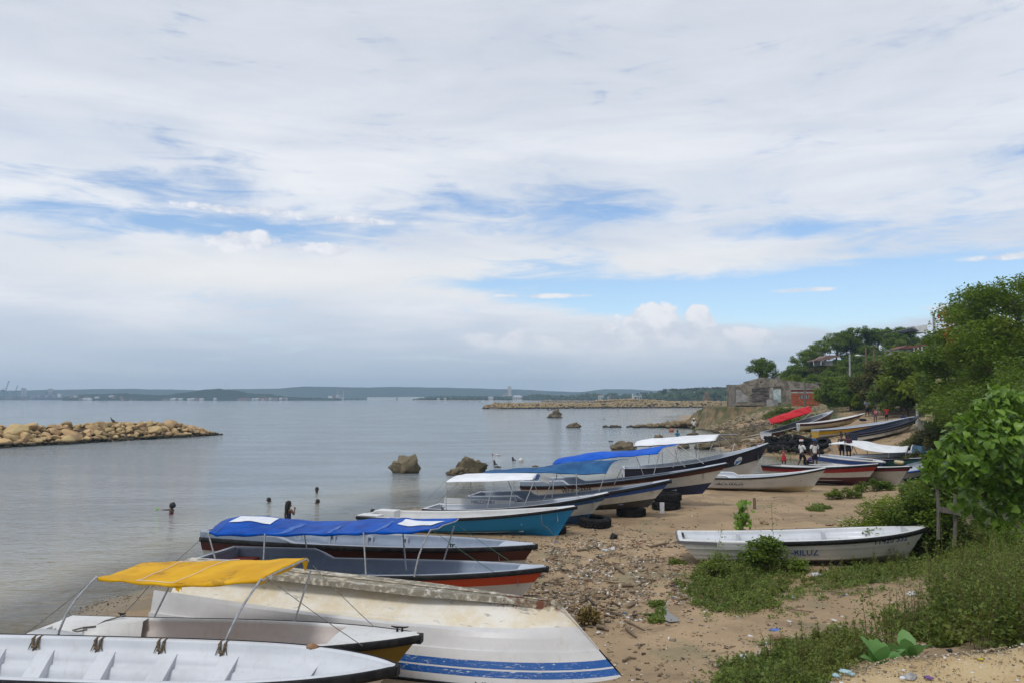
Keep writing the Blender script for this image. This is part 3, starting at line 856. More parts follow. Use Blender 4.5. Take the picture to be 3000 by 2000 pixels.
b = t.node('ShaderNodeBsdfPrincipled', Base__Color=c, Roughness=.75)
bn = t.node('ShaderNodeBump', Height=n2, Strength=.35, Distance=.02); t.put(b, 'Normal', bn.outputs[0])
t.put(out, 'Surface', b.outputs[0])
STRIPE = paint('scratched_blue_stripe', (.006, .085, .32), .1, (.05, .06, .12), .4, scratch=(.66, .66, .64))
SIDE = paint('dusty_white_side', (.60, .59, .58), .34, (.42, .32, .17), .38)
O = Boat('overturned_boat', 'big white boat lying upside down with scratched blue stripes and a stained bottom', at(1850, 2012, .03), np.array([-6.1, 15.0, .10]), 1.95, 1.42, 1.22,
         [(.15, SIDE, .012), (.225, STRIPE, .012), (.243, SIDE, .012), (.325, STRIPE, .012), (.43, SIDE, .012), (.70, SIDE, -.03), (.93, M_O, -.03), (1, M_O, -.03)], WHITE, ws=.9, tm=.5, blunt=3.2, rake=1.15, p=1.0,
         flare=.16, open_=False, chine=.70, railh=-.07, rail=None, chz=-.32, transom=SIDE)
mb = MB()
P = [[O.pt(t_, 0, -1, .03), O.pt(t_, 0, -1, .055), O.pt(t_, .07, -1, .055), O.pt(t_, .07, -1, .015)] for t_ in O.ts(30)]
mb.grid(P, 0, False); mb.build('rub_rail', BLACK, O.root)
mb = MB()       # keel plank
kp = []
for t_ in [i / 22 for i in range(20)]:
    x, y, z = O.pt(t_, 1, -1); q_ = min(1, (1 - t_) * 2.6); kp.append([(x, -.30 * q_ - .02, z - .10), (x, -.27 * q_ - .02, z - .012), (x, .27 * q_ + .02, z - .012), (x, .30 * q_ + .02, z - .10)])
x, y, z = O.pt(.975, 1, -1); kp.append([(x, -.03, z - .14), (x, -.03, z - .02), (x, .03, z - .02), (x, .03, z - .14)])
mb.grid(kp, 0, False); mb.add(kp[0], [(0, 1, 2, 3)]); mb.build('keel_plank', M_O, O.root)
O.letters('R OONA', INKD, .735, .035, .075, width=.8, flip=True)

# ------------------------------------------------------------------ 4 grey and orange boat under the blue canopy
C_ = Boat('blue_canopy_boat', 'grey boat with orange topsides under a long blue canopy with two white patches', at(1600, 1662, .98), at(630, 1645, .72), 1.75, .08, .14,
          [(.34, ORANGE, .02), (.72, WHITE, 0), (1, WHITE_OLD, 0)], GREYBLUE, cap=paint('worn_grey_gunwale', (.30, .33, .38), .4, (.5, .5, .5), .5), ws=.84, blunt=2.6, rake=.7, raise_=.20, raise_t=.30, deck=.93, deckmat=GREYLIGHT, thwarts=(.3, .46, .62, .78), railh=.07)
mb = MB(); mb.box((.42, .1, .62), (.6, 1.25, .24)); mb.build('engine_well', ORANGE, C_.root)
w = .80
C_.canopy([(612, 1556), (640, 1564), (760, 1562), (900, 1562), (1020, 1560), (1100, 1557), (1180, 1556), (1260, 1549)],
          [(648, 1525), (700, 1510), (745, 1508), (830, 1518), (930, 1530), (1040, 1524), (1130, 1516), (1165, 1514), (1230, 1524), (1333, 1522)], None, w, T_BLUE, crest_y=.72, skirt=.05, seed=4, wrinkle=.011, n=44)
for i0, i1, f0, f1 in ((5.2, 13.0, .47, .595), (34.6, 41.2, .44, .585)):
    mb = MB(); mb.grid([[on_cloth(C_, i0 + (i1 - i0) * a / 24 + .8 * b_, f0 + (f1 - f0) * b_) for a in range(25)] for b_ in (0, .2, .4, .6, .8, 1)], 0, True)
    mb.build('canopy_patch', PATCH, C_.root)
TAPE = mat('faded_tape', (.05, .13, .40), (.10, .17, .42), 9, .6, spec=.03)
for i0, f0, i1, f1, wd_ in ((13.5, .05, 17.0, .55, .9), (21, .12, 22.2, .5, .7), (29, .10, 32.6, .52, 1.1), (3.0, .06, 4.2, .5, .5)):
    mb = MB(); mb.grid([[on_cloth(C_, i0 + (i1 - i0) * k / 16 + o_, f0 + (f1 - f0) * k / 16) - Vector((0, 0, .008)) for k in range(17)] for o_ in (0, wd_ / 2, wd_)], 0, True); mb.build('tape_strip', TAPE, C_.root)
for tp_, bt_, yt, yb in (((610, 1560), (634, 1648), -w, -.75), ((776, 1562), (772, 1640), -w, -.8), ((1065, 1558), (1072, 1682), -w, -.86), ((1180, 1556), (1190, 1668), .72, .3),
                         ((892, 1562), (902, 1632), w, .84), ((1262, 1550), (1214, 1688), -w, -.84), ((1330, 1540), (1298, 1648), w, .82)):
    C_.pole(tp_, bt_, yt, yb, .017, bend=(.06 if tp_[0] == 1262 else 0))
C_.stay((1268, 1552), (1450, 1676), -w, -.5, m=mat('green_cord', (.05, .14, .10), None, 20, .9))
C_.stay((1340, 1535), (1510, 1652), w, .5, m=_mats['green_cord'])
C_.stay((606, 1560), (508, 1648), -w, -.7)

# ------------------------------------------------------------------ 5 maroon boat
Bm = Boat('maroon_boat', 'grey boat with maroon topsides and a worn raised stern beyond the blue canopy', at(1568, 1596, .98), at(646, 1560, .82), 1.85, .08, .16,
          [(.42, BROWN, .02), (.75, WHITE_OLD, 0), (1, WHITE_OLD, 0)], GREYBLUE, cap=_mats['worn_grey_gunwale'], ws=.85, blunt=2.8, rake=.6, raise_=.16, raise_t=.30, deck=.91, deckmat=GREYLIGHT, thwarts=(.36, .5, .63, .76), railh=.085)
for px in (880, 978, 1088, 1192):
    p = Bm.loc(px, 1580, Bm.B / 2 - .1); t = p.x / Bm.L; a = Bm.inn(t, .14, 1)
    mb = MB()
    for dx in (-.07, .07): mb.box((a[0] + dx, a[1] - .06, a[2] - .10), (.05, .05, .30))
    for dz in (.045, -.245): mb.box((a[0], a[1] - .06, a[2] + dz), (.09, .05, .05))
    mb.build('rowlock_bracket', GREYLIGHT, Bm.root)
Bm.letters('5-0803-B', INKW, .645, .36, .15, width=.62)
Bm.letters('Vidi', INKF, .36, .68, .16, width=.5, shear=.3)
p = Bm.loc(1310, 1607, -Bm.B / 2); Bm.cleat(p.x, -Bm.half(p.x / Bm.L) + .05, Bm.top(p.x / Bm.L) + .03, .18)
mb = MB(); mb.box((.9, .3, Bm.S[2] + .10), (1.0, .8, .10)); mb.build('engine_cover', BROWN, Bm.root)

# ------------------------------------------------------------------ 6 sky blue boat
D = Boat('sky_blue_boat', 'sky blue boat with white inside and no canopy, a swimmer behind its stern', at(1686, 1484, 1.06), at(1082, 1503, .50), 1.85, -.06, .10,
         [(.13, CYAN, .035), (.72, CYAN, 0), (1, CYAN, 0)], paint('worn_white_interior', (.50, .50, .49), .45, (.28, .26, .24), .5), cap=WHITE, ws=.88, blunt=2.5, rake=.62, deck=.93, deckmat=WHITE, thwarts=(.45, .62, .78), railh=.06)
mb = MB(); 
for s_ in (-1, 1):
    mb.add([(0, s_ * .84, .56), (.75, s_ * .84, .56), (.75, s_ * .35, .56), (.0, s_ * .30, .56), (.75, s_ * .84, .2), (.75, s_ * .35, .2), (0, s_ * .30, .2)], [(0, 1, 2, 3), (1, 4, 5, 2), (3, 2, 5, 6)])
mb.build('stern_quarter', WHITE, D.root)
mb = MB(); q = D.loc(1585, 1506, -.62); a = D.loc(1605, 1545, -.5); b_ = D.loc(1640, 1568, -.15)
mb.tube([q, (q + a) / 2 + Vector((-.05, -.05, -.1)), a, (a + b_) / 2 + Vector((0, -.05, -.1)), b_], .012, 6); mb.build('mooring_rope', ROPE, D.root)

# ------------------------------------------------------------------ 7 white canopied boat
E_ = Boat('white_canopy_boat', 'white and blue boat with a short white canopy next to the sky blue boat', at(1783, 1444, 1.25), at(1262, 1483, .55), 1.7, -.05, .22,
          [(.24, BLUE_DULL, .02), (.66, WHITE_OLD, 0), (1, BLUE_DULL, 0)], GREYLIGHT, cap=WHITE_CLEAN, ws=.85, blunt=2.4, rake=.85, raise_=0, deck=.93, deckmat=WHITE, thwarts=(.35, .55, .75), railh=.07)
mb = MB(); mb.box((1.55, E_.B / 2 - .06, .69), (2.7, .05, .17)); sidepod = mb.build('side_board', WHITE, E_.root)
cu = bpy.data.curves.new('txt', 'FONT'); cu.body = 'HALCOMB3'; cu.size = .17; cu.extrude = .001
o = bpy.data.objects.new('txt', cu); col.objects.link(o)
me = bpy.data.meshes.new_from_object(o.evaluated_get(bpy.context.evaluated_depsgraph_get())); bpy.data.objects.remove(o)
me.materials.clear(); me.materials.append(INKB)
o = link('lettering', me, E_.root, (1.25, E_.B / 2 - .09, .63)); o.rotation_euler = (R(90), 0, 0)
w = .78
E_.canopy([(1306, 1410), (1360, 1409), (1440, 1408), (1500, 1405), (1560, 1403)], [(1335, 1393), (1365, 1386), (1430, 1385), (1500, 1384), (1575, 1386)], None, w, T_WHITE, under=T_GREY, crest_y=.7, skirt=.02, seed=6, wrinkle=.004)
mb = MB()       # arched front visor, navy edge and grey lining
P = []
for i in range(9):
    f = -1 + 2 * i / 8; z0 = Vector(E_.rows[-1][1 + int(i * 11 / 8)])
    P.append([(z0[0], f * w, z0[2]), (z0[0] + .13, f * w * .99, z0[2] - .02), (z0[0] + .45, f * w * .95, z0[2] - .10 - .1 * (1 - f * f))])
mb.grid([r[:2] for r in P], 0, True); mb.grid([r[1:] for r in P], 1, True); mb.build('canopy_visor', [T_NAVY, T_GREY], E_.root)
for tp_, bt_, yt, yb in (((1306, 1410), (1307, 1491), -w, -.8), ((1379, 1409), (1380, 1475), w, .8), ((1445, 1410), (1427, 1486), -w, -.82), ((1506, 1407), (1492, 1480), -w, -.82), ((1489, 1408), (1514, 1468), w, .8),
                         ((1566, 1404), (1536, 1479), -w, -.8), ((1562, 1404), (1578, 1452), w, .8), ((1623, 1404), (1617, 1458), w, .7), ((1620, 1404), (1593, 1462), -w, -.3)):
    E_.pole(tp_, bt_, yt, yb, .016)
E_.stay((1304, 1408), (1225, 1489), -w, -.75); E_.stay((1345, 1410), (1268, 1482), -.2, .3); E_.stay((1370, 1410), (1315, 1475), w, .8)
E_.stay((1630, 1398), (1750, 1478), w, .1, sag=.15); E_.stay((1640, 1386), (1722, 1445), w, .4)
E_.cleat(E_.loc(1296, 1490, -.8).x, -.78, E_.top(.1) + .03, .16)

# ------------------------------------------------------------------ 8 boat with the faded blue canopy, raised on tyres
Fb = Boat('faded_blue_canopy_boat', 'boat with bright blue stripe and muddy bottom under a faded blue canopy', at(1964, 1406, 1.52), at(1390, 1462, .58), 1.75, .02, .56,
          [(.30, BLUE, .025), (.66, WHITE_OLD, 0), (1, MUD, 0)], GREYBLUE, cap=_mats['worn_grey_gunwale'], ws=.84, blunt=2.6, rake=.8, raise_=.2, raise_t=.28, deck=.92, deckmat=GREYLIGHT, thwarts=(.4, .6, .78), railh=.09, p=1.7)
w = .82
Fb.canopy([(1408, 1385), (1500, 1383), (1570, 1381), (1640, 1384), (1700, 1387), (1776, 1384)], [(1432, 1376), (1500, 1372), (1590, 1366), (1660, 1352), (1720, 1349), (1810, 1346)],
          [(1440, 1378), (1600, 1366), (1720, 1351), (1840, 1343)], w, T_DULL, under=T_NAVY, crest_y=.6, skirt=.03, seed=8, wrinkle=.010)
for tp_, bt_, yt, yb in (((1688, 1386), (1690, 1448), -w, -.8), ((1774, 1386), (1755, 1438), -w, -.8), ((1632, 1386), (1628, 1405), w, .8), ((1821, 1372), (1799, 1418), w, .75)):
    Fb.pole(tp_, bt_, yt, yb, .016)
mb = MB(); q = Fb.loc(1756, 1478, -.35); mb.tube([q, q + Vector((.06, -.03, .05)), q + Vector((.1, -.03, -.04)), q + Vector((.03, -.04, -.1))], [.03, .045, .05, .03], 8); mb.build('bow_fitting', BLACK, Fb.root)

# ------------------------------------------------------------------ 9 maroon striped boat with the bright blue canopy
H_ = Boat('bright_blue_canopy_boat', 'white boat with thin maroon stripe, navy bottom and bright blue canopy, bow on tyres', at(2130, 1357, 1.9), at(1545, 1418, .74), 1.8, .05, .72,
          [(.20, BROWN, .02), (.62, WHITE_OLD, 0), (1, NAVYB, 0)], GREYBLUE, cap=GREYLIGHT, ws=.84, blunt=2.6, rake=.95, raise_=.2, raise_t=.25, deck=.9, deckmat=GREYLIGHT, thwarts=(.4, .6, .78), railh=.06, p=1.6)
w = .84
H_.canopy([(1618, 1357), (1680, 1352), (1740, 1345), (1800, 1337), (1860, 1333), (1928, 1326)], [(1640, 1340), (1700, 1330), (1748, 1321), (1830, 1321), (1900, 1316), (1955, 1306)],
          [(1660, 1342), (1750, 1324), (1850, 1318), (1990, 1298)], w, T_BLUE2, under=T_NAVY, crest_y=.6, skirt=.03, seed=9, wrinkle=.009)
for tp_, bt_, yt, yb in (((1864, 1334), (1885, 1390), -w, -.5), ((1932, 1326), (1913, 1396), -w, -.8), ((1948, 1308), (2007, 1366), -w, -.6), ((1985, 1318), (1972, 1368), w, .8), ((1763, 1344), (1763, 1350), w, .8), ((1822, 1386), (1826, 1408), .5, .6)):
    H_.pole(tp_, bt_, yt, yb, .016)
H_.stay((1984, 1300), (2062, 1357), w, .5, .012, METAL, .0)
H_.letters('VENEZIANA', INKD, .225, .44, .17, width=1.3)

# ------------------------------------------------------------------ 10 navy boat afloat
N_ = Boat('navy_boat', 'navy and white boat afloat, high bow with round badge, white canopy', at(2251, 1298, 2.15), at(1826, 1369, .92), 1.9, -.12, .35,
          [(.42, NAVY, .02), (.75, WHITE, 0), (1, WHITE, 0)], GREYLIGHT, cap=GREYLIGHT, ws=.85, blunt=2.4, rake=1.0, deck=.92, deckmat=GREYLIGHT, thwarts=(.35, .55, .75), railh=.04, p=1.9)
w = .86
N_.canopy([(1858, 1304), (1900, 1303), (1960, 1299), (2030, 1294), (2096, 1288)], [(1868, 1290), (1905, 1283), (1960, 1280), (2030, 1274), (2110, 1270)], [(1880, 1290), (1980, 1280), (2060, 1272), (2160, 1270)], w, T_WHITE, under=T_GREY, crest_y=.6, skirt=.05, seed=10, wrinkle=.006)
mb = MB(); mb.tube([(r[0][0], r[0][1] - .01, r[0][2]) for r in N_.rows], .02, 6); mb.build('canopy_edge', BLACK, N_.root)
for tp_, bt_, yt, yb in (((1862, 1303), (1868, 1364), -w, -.8), ((1906, 1301), (1900, 1357), w, .8), ((2038, 1294), (2041, 1352), w, .7), ((2042, 1294), (2052, 1350), -w, -.8), ((2092, 1290), (2067, 1348), -w, -.8),
                         ((2104, 1286), (2114, 1334), w, .8), ((2112, 1275), (2150, 1310), -w, -.5), ((2152, 1296), (2144, 1327), w, .6), ((1940, 1320), (1940, 1358), w, .8), ((1978, 1316), (1986, 1356), w, .8)):
    N_.pole(tp_, bt_, yt, yb, .016)
N_.letters('eduardoño', INKW, .055, .26, .20, width=1.05)
mb = MB(); tb_ = .80
th = [2 * math.pi * i / 20 for i in range(20)]
def on_side(bt, t, d, H, rr, ang, o):
    return bt.pt(t + rr * math.cos(ang) / bt.L, d - rr * math.sin(ang) / H, -1, o)
c0 = on_side(N_, .79, .26, 1.4, 0, 0, .035)
mb.add([c0] + [on_side(N_, .79, .26, 1.4, .20, a, .035) for a in th], [(0, 1 + i, 1 + (i + 1) % 20) for i in range(20)], 0)
for k, (r0, r1) in enumerate(((-.6, -.1), (.1, .5))):
    mb.add([on_side(N_, .79, .26 - r0 * .14, 1.4, .15, a, .043) for a in (math.pi * 1.0, math.pi * 1.25)] + [on_side(N_, .79, .26 + .04 * k, 1.4, .15, a, .043) for a in (0, math.pi * .12)], [(0, 1, 2, 3)], 1)
mb.build('badge', [PATCH, CYAN], N_.root)

# ------------------------------------------------------------------ 11 white boat with black gunwale line
U_ = Boat('lettered_white_boat', 'plain white boat lettered UMATA XXXLVIII, flared bow over green stains', at(2420, 1371, 1.32), at(2010, 1392, .74), 1.75, .10, .26,
          [(.12, WHITE, .02), (.36, WHITE, .012), (.72, WHITE, 0), (1, YELLOWED, 0)], GREYLIGHT, cap=WHITE, ws=.86, blunt=2.4, rake=.7, raise_=.14, raise_t=.34, deck=.84, deckmat=WHITE, thwarts=(.3, .5, .68), railh=.05, p=2.6)
p = U_.loc(2092, 1430, -.85)
U_.letters('UMATA XXXLVIII', INKD, .245, .50, .155, width=1.25)
mb = MB(); mb.box((U_.loc(2167, 1398, .6).x, U_.inn(.5, .5, 1)[1] - .03, .72), (.32, .05, .16)); mb.build('locker_hatch', WHITE_CLEAN, U_.root)

# ------------------------------------------------------------------ 12-16 boats behind it
V_ = Boat('red_striped_boat', 'white boat with red stripe and dark red bottom behind the plain lettered one', at(2575, 1359, 1.32), np.array([13.6, 42.2, .9]), 1.8, .12, .28,
          [(.30, RED, .02), (.58, WHITE_OLD, 0), (1, DKRED, 0)], WHITE, cap=GREYDK, ws=.86, blunt=2.4, rake=.8, deck=.55, deckmat=WHITE, thwarts=(.3,), railh=.07, p=2.2)
X_ = Boat('crimson_striped_boat', 'white boat with a thin crimson stripe and white foredeck, right of the red striped boat', at(2667, 1367, 1.25), np.array([16.6, 43.2, .85]), 1.75, .15, .32,
          [(.20, paint('crimson_paint', (.19, .012, .03), .2, (.1, .03, .03)), .02), (.72, WHITE_OLD, 0), (1, WHITE_OLD, 0)], WHITE, cap=WHITE, ws=.86, blunt=2.4, rake=.85, deck=.5, deckmat=WHITE, thwarts=(.3,), railh=.05, p=2.0)
X_.letters('MAR BRAVO', INKW, .56, .17, .10, width=.8)
Z_ = Boat('blue_edged_grey_boat', 'grey boat with a blue edge, stern to the cove, behind the white foredecks', at(2590, 1352, .98), at(2404, 1331, .92), 1.55, .0, .2,
          [(.32, BLUE, .02), (.72, WHITE, 0), (1, WHITE, 0)], GREYLIGHT, cap=WHITE, ws=.7, blunt=2.6, rake=.5, deck=.93, deckmat=WHITE, thwarts=(.3, .5, .7), railh=.04, rail=WHITE)
K_ = Boat('teal_canopy_boat', 'teal boat carrying long grey pipes under a sagging white canopy', at(2747, 1318, 1.35), at(2362, 1350, .38), 1.7, -.15, .5,
          [(.4, TEAL, .02), (.7, TEAL, 0), (1, WHITE_OLD, 0)], GREYLIGHT, cap=GREYDK, ws=.8, blunt=2.5, rake=.9, deck=.93, deckmat=GREYDK, thwarts=(.3, .5, .7), railh=.05, p=1.8)
w = .8
K_.canopy([(2428, 1299), (2476, 1298), (2500, 1304), (2540, 1318), (2600, 1325), (2656, 1322)], [(2440, 1296), (2490, 1288), (2530, 1289), (2570, 1302), (2600, 1308), (2640, 1306), (2664, 1305)], [(2470, 1296), (2560, 1300), (2640, 1306), (2728, 1322)], w, T_WHITE, under=T_UNDERB, crest_y=.55, skirt=.04, seed=12, wrinkle=.008)
mb = MB()       # arched open end with blue lining
e0 = Vector(K_.rows[-1][6]); P = []
for i in range(11):
    a = math.pi * i / 10
    P.append([(e0.x + .25, -math.cos(a) * w, e0.z - .28 + .42 * math.sin(a)), (e0.x + 1.3, -math.cos(a) * w * .9, e0.z - .30 + .36 * math.sin(a))])
mb.grid(P, 0, True); mb.build('canopy_hood', T_UNDERB, K_.root)
mb = MB(); mb.tube([Vector(r[0]) for r in P], .03, 6); mb.build('hoop', PATCH, K_.root)
for tp_, bt_, yt, yb in (((2428, 1300), (2446, 1334), -w, -.7), ((2476, 1298), (2474, 1342), -w, -.75), ((2500, 1305), (2518, 1345), w, .7), ((2604, 1326), (2602, 1356), -w, -.75), ((2654, 1322), (2652, 1362), -w, -.75), ((2540, 1318), (2546, 1348), w, .7)):
    K_.pole(tp_, bt_, yt, yb, .022)
for i, (y0, z0) in enumerate(((-.5, .0), (-.28, .04), (-.05, .02))):
    mb = MB(); mb.tube([(2.4, y0, .78 + z0), (4.4, y0 + .02, .93 + z0), (K_.L - 1.2, y0 + .1, 1.22 + z0)], .085, 9); mb.build('grey_pipe', GREYLIGHT, K_.root)
mb = MB(); mb.tube([(.2, -.3, .5), (.5, -.1, .62), (.8, -.4, .58), (.45, -.5, .5)], [.1, .16, .14, .08], 8)
tag(mb.build('purple_cloth', mat('purple_cloth', (.06, .03, .11), (.1, .05, .16), 9, .9), None), 'bundle of purple cloth left on the stern of the teal boat', 'cloth')
o = bpy.data.objects['purple_cloth']; o.location = (K_.O[0], K_.O[1], 0); o.rotation_euler = (0, 0, K_.a)
Q_ = Boat('fendered_teal_boat', 'teal boat with a white fender, lying between the pipes and the white foredecks', at(2706, 1342, 1.2), np.array([19.6, 50.0, .75]), 1.6, .1, .4,
          [(.5, TEAL, .02), (.72, TEAL, 0), (1, TEAL, 0)], GREYLIGHT, cap=GREYDK, ws=.82, blunt=2.5, rake=.6, deck=.9, deckmat=GREYLIGHT, thwarts=(.4, .6), railh=.05, p=2)
mb = MB(); q = Q_.loc(2637, 1353, -.75); mb.tube([(q.x - .30, q.y - .06, q.z), (q.x - .26, q.y - .06, q.z), (q.x + .26, q.y - .06, q.z), (q.x + .3, q.y - .06, q.z)], [.03, .11, .11, .03], 10); mb.build('fender', YELLOWED, Q_.root)
W_ = Boat('blue_bottomed_boat', 'white boat with blue bottom stripe, half hidden by the bush on the right', at(2634, 1384, .66), np.array([24.6, 43.2, 1.15]), 1.8, .75, .12,
          [(.55, WHITE_CLEAN, .015), (.72, BLUE, 0), (1, NAVY, 0)], GREYLIGHT, cap=GREYBLUE, ws=.86, blunt=2.6, rake=.5, deck=.8, deckmat=GREYLIGHT, thwarts=(.5,), railh=.05, rail=BLUE)

# ------------------------------------------------------------------ the white boat alone on the sand
M1 = Boat('beached_white_boat', 'plain white boat lying alone on the sand, weeds against its side', at(2710, 1545, 1.22), at(1988, 1568, .86), 1.72, .27, .40,
          [(.06, WHITE, .045), (.32, WHITE, .040), (.58, WHITE_OLD, .012), (.74, WHITE_OLD, 0), (1, paint('mud_stained_white', (.58, .55, .46), .7, (.26, .19, .09), .6), 0)], WHITE_CLEAN, cap=WHITE, ws=.80, tm=.5, blunt=3.0, rake=.5, deck=.92, deckmat=WHITE,
          thwarts=(.14, .36, .54, .72), chine=.80, railh=.07, p=2.2, gw=.08, rail=None, floor=.32, bowflare=.10, trake=.5, flare=.16, group='open boats drawn up along the beach')
mb = MB(); T_ = [t for t in M1.ts(44) if t > .255]
for s_ in (-1, 1):
    mb.grid([[(M1.xat(t, 0) + (.03 if t > .995 else 0), s_ * (M1.half(t) + .047 + o), M1.top(t) + dz) for t in T_] for o, dz in ((0, .03), (.03, .03), (.042, 0), (.03, -.075), (0, -.075))], 0, True)
mb.box((M1.L + .03, 0, M1.zb - .02), (.07, .16, .11)); mb.build('rub_rail', BLACK, M1.root)
mb = MB(); mb.grid([[(-.015 + .9 * k / 5, -(M1.half(.9 * k / 5 / M1.L) + .05), M1.top(0) + dz) for k in range(6)] for dz in (.0, -.07)], 0, True); mb.box((-.03, 0, M1.top(0) - .035), (.05, 2 * M1.half(0) + .06, .08)); mb.build('worn_rail_end', GREYDK, M1.root)
M1.letters('-RILUZ', INKB, .44, .55, .17, width=.66, out=.03)
M1.letters('11420 332', INKB, .765, .235, .16, width=.86, out=.045)
for t in (.26, .62):
    a = M1.inn(t, .05, 1); b_ = M1.inn(t, .9, 1); mb = MB(); mb.box((a[0], (a[1] + b_[1]) / 2 - .05, (a[2] + b_[2]) / 2), (.07, .16, a[2] - b_[2])); mb.build('rib', WHITE_CLEAN, M1.root)
mb = MB(); q = M1.inn(.36, .46, 1); mb.tube([(q[0] - .25, .25, q[2] + .03), (q[0] - .2, .15, q[2] + .03), (q[0] + .1, -.1, q[2] + .03)], .025, 6); mb.build('bent_pipe', GREYDK, M1.root)
# ------------------------------------------------------------------ 17-20 boats up the slope
g2 = 'open boats drawn up along the beach'
R1_ = Boat('red_canopy_boat', 'grey lined boat with maroon and blue hull tilted uphill under a red canopy', at(2440, 1203, 3.25), at(2243, 1266, 1.50), 1.7, .78, 2.0,
           [(.5, BROWN, .02), (.72, BLUE, 0), (1, BLUE, 0)], GREYDK, cap=GREYLIGHT, ws=.8, blunt=2.5, rake=.8, deck=.88, deckmat=GREYLIGHT, thwarts=(.35, .55, .72), railh=.03, rail=GREYDK, p=1.25, transom=WHITE)
R1_.letters('SAN LUIS', INKW, .42, .50, .12, width=1.0)
w = .8
R1_.canopy([(2258, 1240), (2290, 1232), (2320, 1222), (2350, 1213), (2380, 1203)], [(2247, 1227), (2280, 1215), (2310, 1205), (2345, 1194), (2368, 1188)], [(2262, 1229), (2320, 1207), (2378, 1190)], w, T_RED, crest_y=.6, skirt=.10, seed=17, wrinkle=.02)
for tp_, bt_, yt, yb in (((2262, 1238), (2262, 1258), -w, -.7), ((2380, 1196), (2405, 1207), w, .7), ((2378, 1204), (2352, 1228), -w, -.75)):
    R1_.pole(tp_, bt_, yt, yb, .02)
R2_ = Boat('maroon_edged_white_boat', 'white boat with maroon edge and yellowed bottom between the red and yellow ones', at(2535, 1210, 3.15), at(2338, 1240, 2.3), 1.7, 1.65, 2.3,
           [(.26, BROWN, .02), (.36, WHITE_OLD, 0), (1, YELLOWED, 0)], WHITE, cap=WHITE, ws=.72, blunt=2.4, rake=1.2, deck=.9, deckmat=WHITE, thwarts=(.4, .6), railh=.03, rail=BROWN, p=1.7, transom=WHITE)
R2_.letters('LA FE', INKB, .66, .42, .16, width=.7)
R3_ = Boat('yellow_striped_boat', 'long white boat with yellow topsides lying on the slope beside the navy one', at(2680, 1220, 2.95), at(2388, 1259, 1.95), 1.7, 1.3, 2.1,
           [(.5, YELLOW, .02), (.72, WHITE_OLD, 0), (1, WHITE_OLD, 0)], GREYLIGHT, cap=GREYLIGHT, ws=.78, blunt=2.5, rake=1.0, deck=.92, deckmat=GREYLIGHT, thwarts=(.4, .6), railh=.03, p=1.5, transom=YELLOW)
R3_.letters('MILEY MARADIS', INKD, .165, .42, .17, width=1.2)
R4_ = Boat('navy_topped_boat', 'white boat with broad navy topsides, frontmost of the boats on the slope', at(2690, 1219, 3.05), at(2494, 1268, 1.92), 1.7, 1.32, 2.1,
           [(.20, NAVY, .03), (.23, GREYLIGHT, .035), (.42, NAVY, .02), (.76, WHITE_OLD, 0), (1, WHITE_OLD, 0)], NAVY, cap=NAVY, ws=.74, blunt=2.6, rake=.9, deck=.9, deckmat=NAVY, thwarts=(.5,), railh=.02, rail=NAVY, p=1.3, transom=NAVY, flare=.08, chine=.78)
R4_.letters('ALTUNAR', INKF, .36, .74, .24, width=1.2)
for bt in (A, Y, O, C_, Bm, D, E_, Fb, H_, N_, U_, V_, X_, Z_, K_, Q_, W_, R1_, R2_, R3_, R4_, M1):
    print('%-26s L %.2f  stern keel %.2f ground %.2f   bow keel %.2f ground %.2f' % (bt.root.name, bt.L, bt.ks, G(*bt.world(.3, 0, 0)[:2]), bt.kb, G(*bt.world(bt.L - bt.rake - .3, 0, 0)[:2])))

def pxy(p):
    x, y, z = p[0], p[1], p[2] - CZ
    d = y * math.cos(PITCH) + z * math.sin(PITCH); u = -y * math.sin(PITCH) + z * math.cos(PITCH)
    return round(1500 + F * x / d), round(1000 - F * u / d)
for d in (0, .05, .1, .15, .2, .3, .4, .5, .6, .7, .8, .9, 1): print(d, [pxy(O.world(*O.pt(t, d, -1))) for t in (.0, .2, .4, .6, .7, .8, .9, .97, 1)])
# ------------------------------------------------------------------ the far shore
def put_ground(mb, name, m, label, kind='structure'):
    return tag(mb.build(name, m), label, kind=kind)
FARGREEN = mat('far_woodland', (.022, .045, .026), (.035, .06, .032), .03, .95, spec=.1)
LANDM = mat('low_shore', (.10, .11, .06), (.16, .15, .09), .02, .95, spec=.1)
def ridge(name, prof, y, depth, label, m, base=0.0, jag=1.5, n=240):
    """a real hill: crest read from the picture at distance y, falling to the front and to the back"""
    px = np.array([p[0] for p in prof], float); py = np.array([p[1] for p in prof], float)
    X = np.linspace(px[0], px[-1], n); Yp = np.interp(X, px, py)
    rr = np.random.default_rng(int(y))
    jit = np.convolve(rr.normal(0, 1, n + 4), np.ones(3) / 3, 'valid')[:n] * jag
    rows = []
    fr = ((-1, 0), (-.8, .12), (-.55, .42), (-.3, .74), (-.12, .95), (0, 1), (.3, .8), (.7, .3), (1, 0))
    for k, (o, h) in enumerate(fr):
        row = []
        for i in range(n):
            c = aty(X[i], Yp[i], y); hh = max(c[2] + jit[i], .5)
            row.append((c[0] * (1 + o * depth / y), y + o * depth, base + hh * h + rr.normal(0, jag * .5) * (0 < h < 1)))
        rows.append(row)
    mb = MB(); mb.grid(rows, 0, True)
    return put_ground(mb, name, m, label)
ridge('far_hills', [(-400, 1146), (0, 1143), (180, 1140), (340, 1137), (500, 1139), (600, 1142), (700, 1138), (800, 1137), (890, 1131), (1000, 1132), (1060, 1134), (1160, 1132), (1240, 1133), (1400, 1136), (1520, 1140), (1620, 1144), (1700, 1147),
      (1770, 1138), (1850, 1139), (1930, 1144), (2100, 1152), (2400, 1156), (3000, 1158), (3500, 1160)], 2650, 160, 'long low blue hills across the bay', FARGREEN, jag=.7)
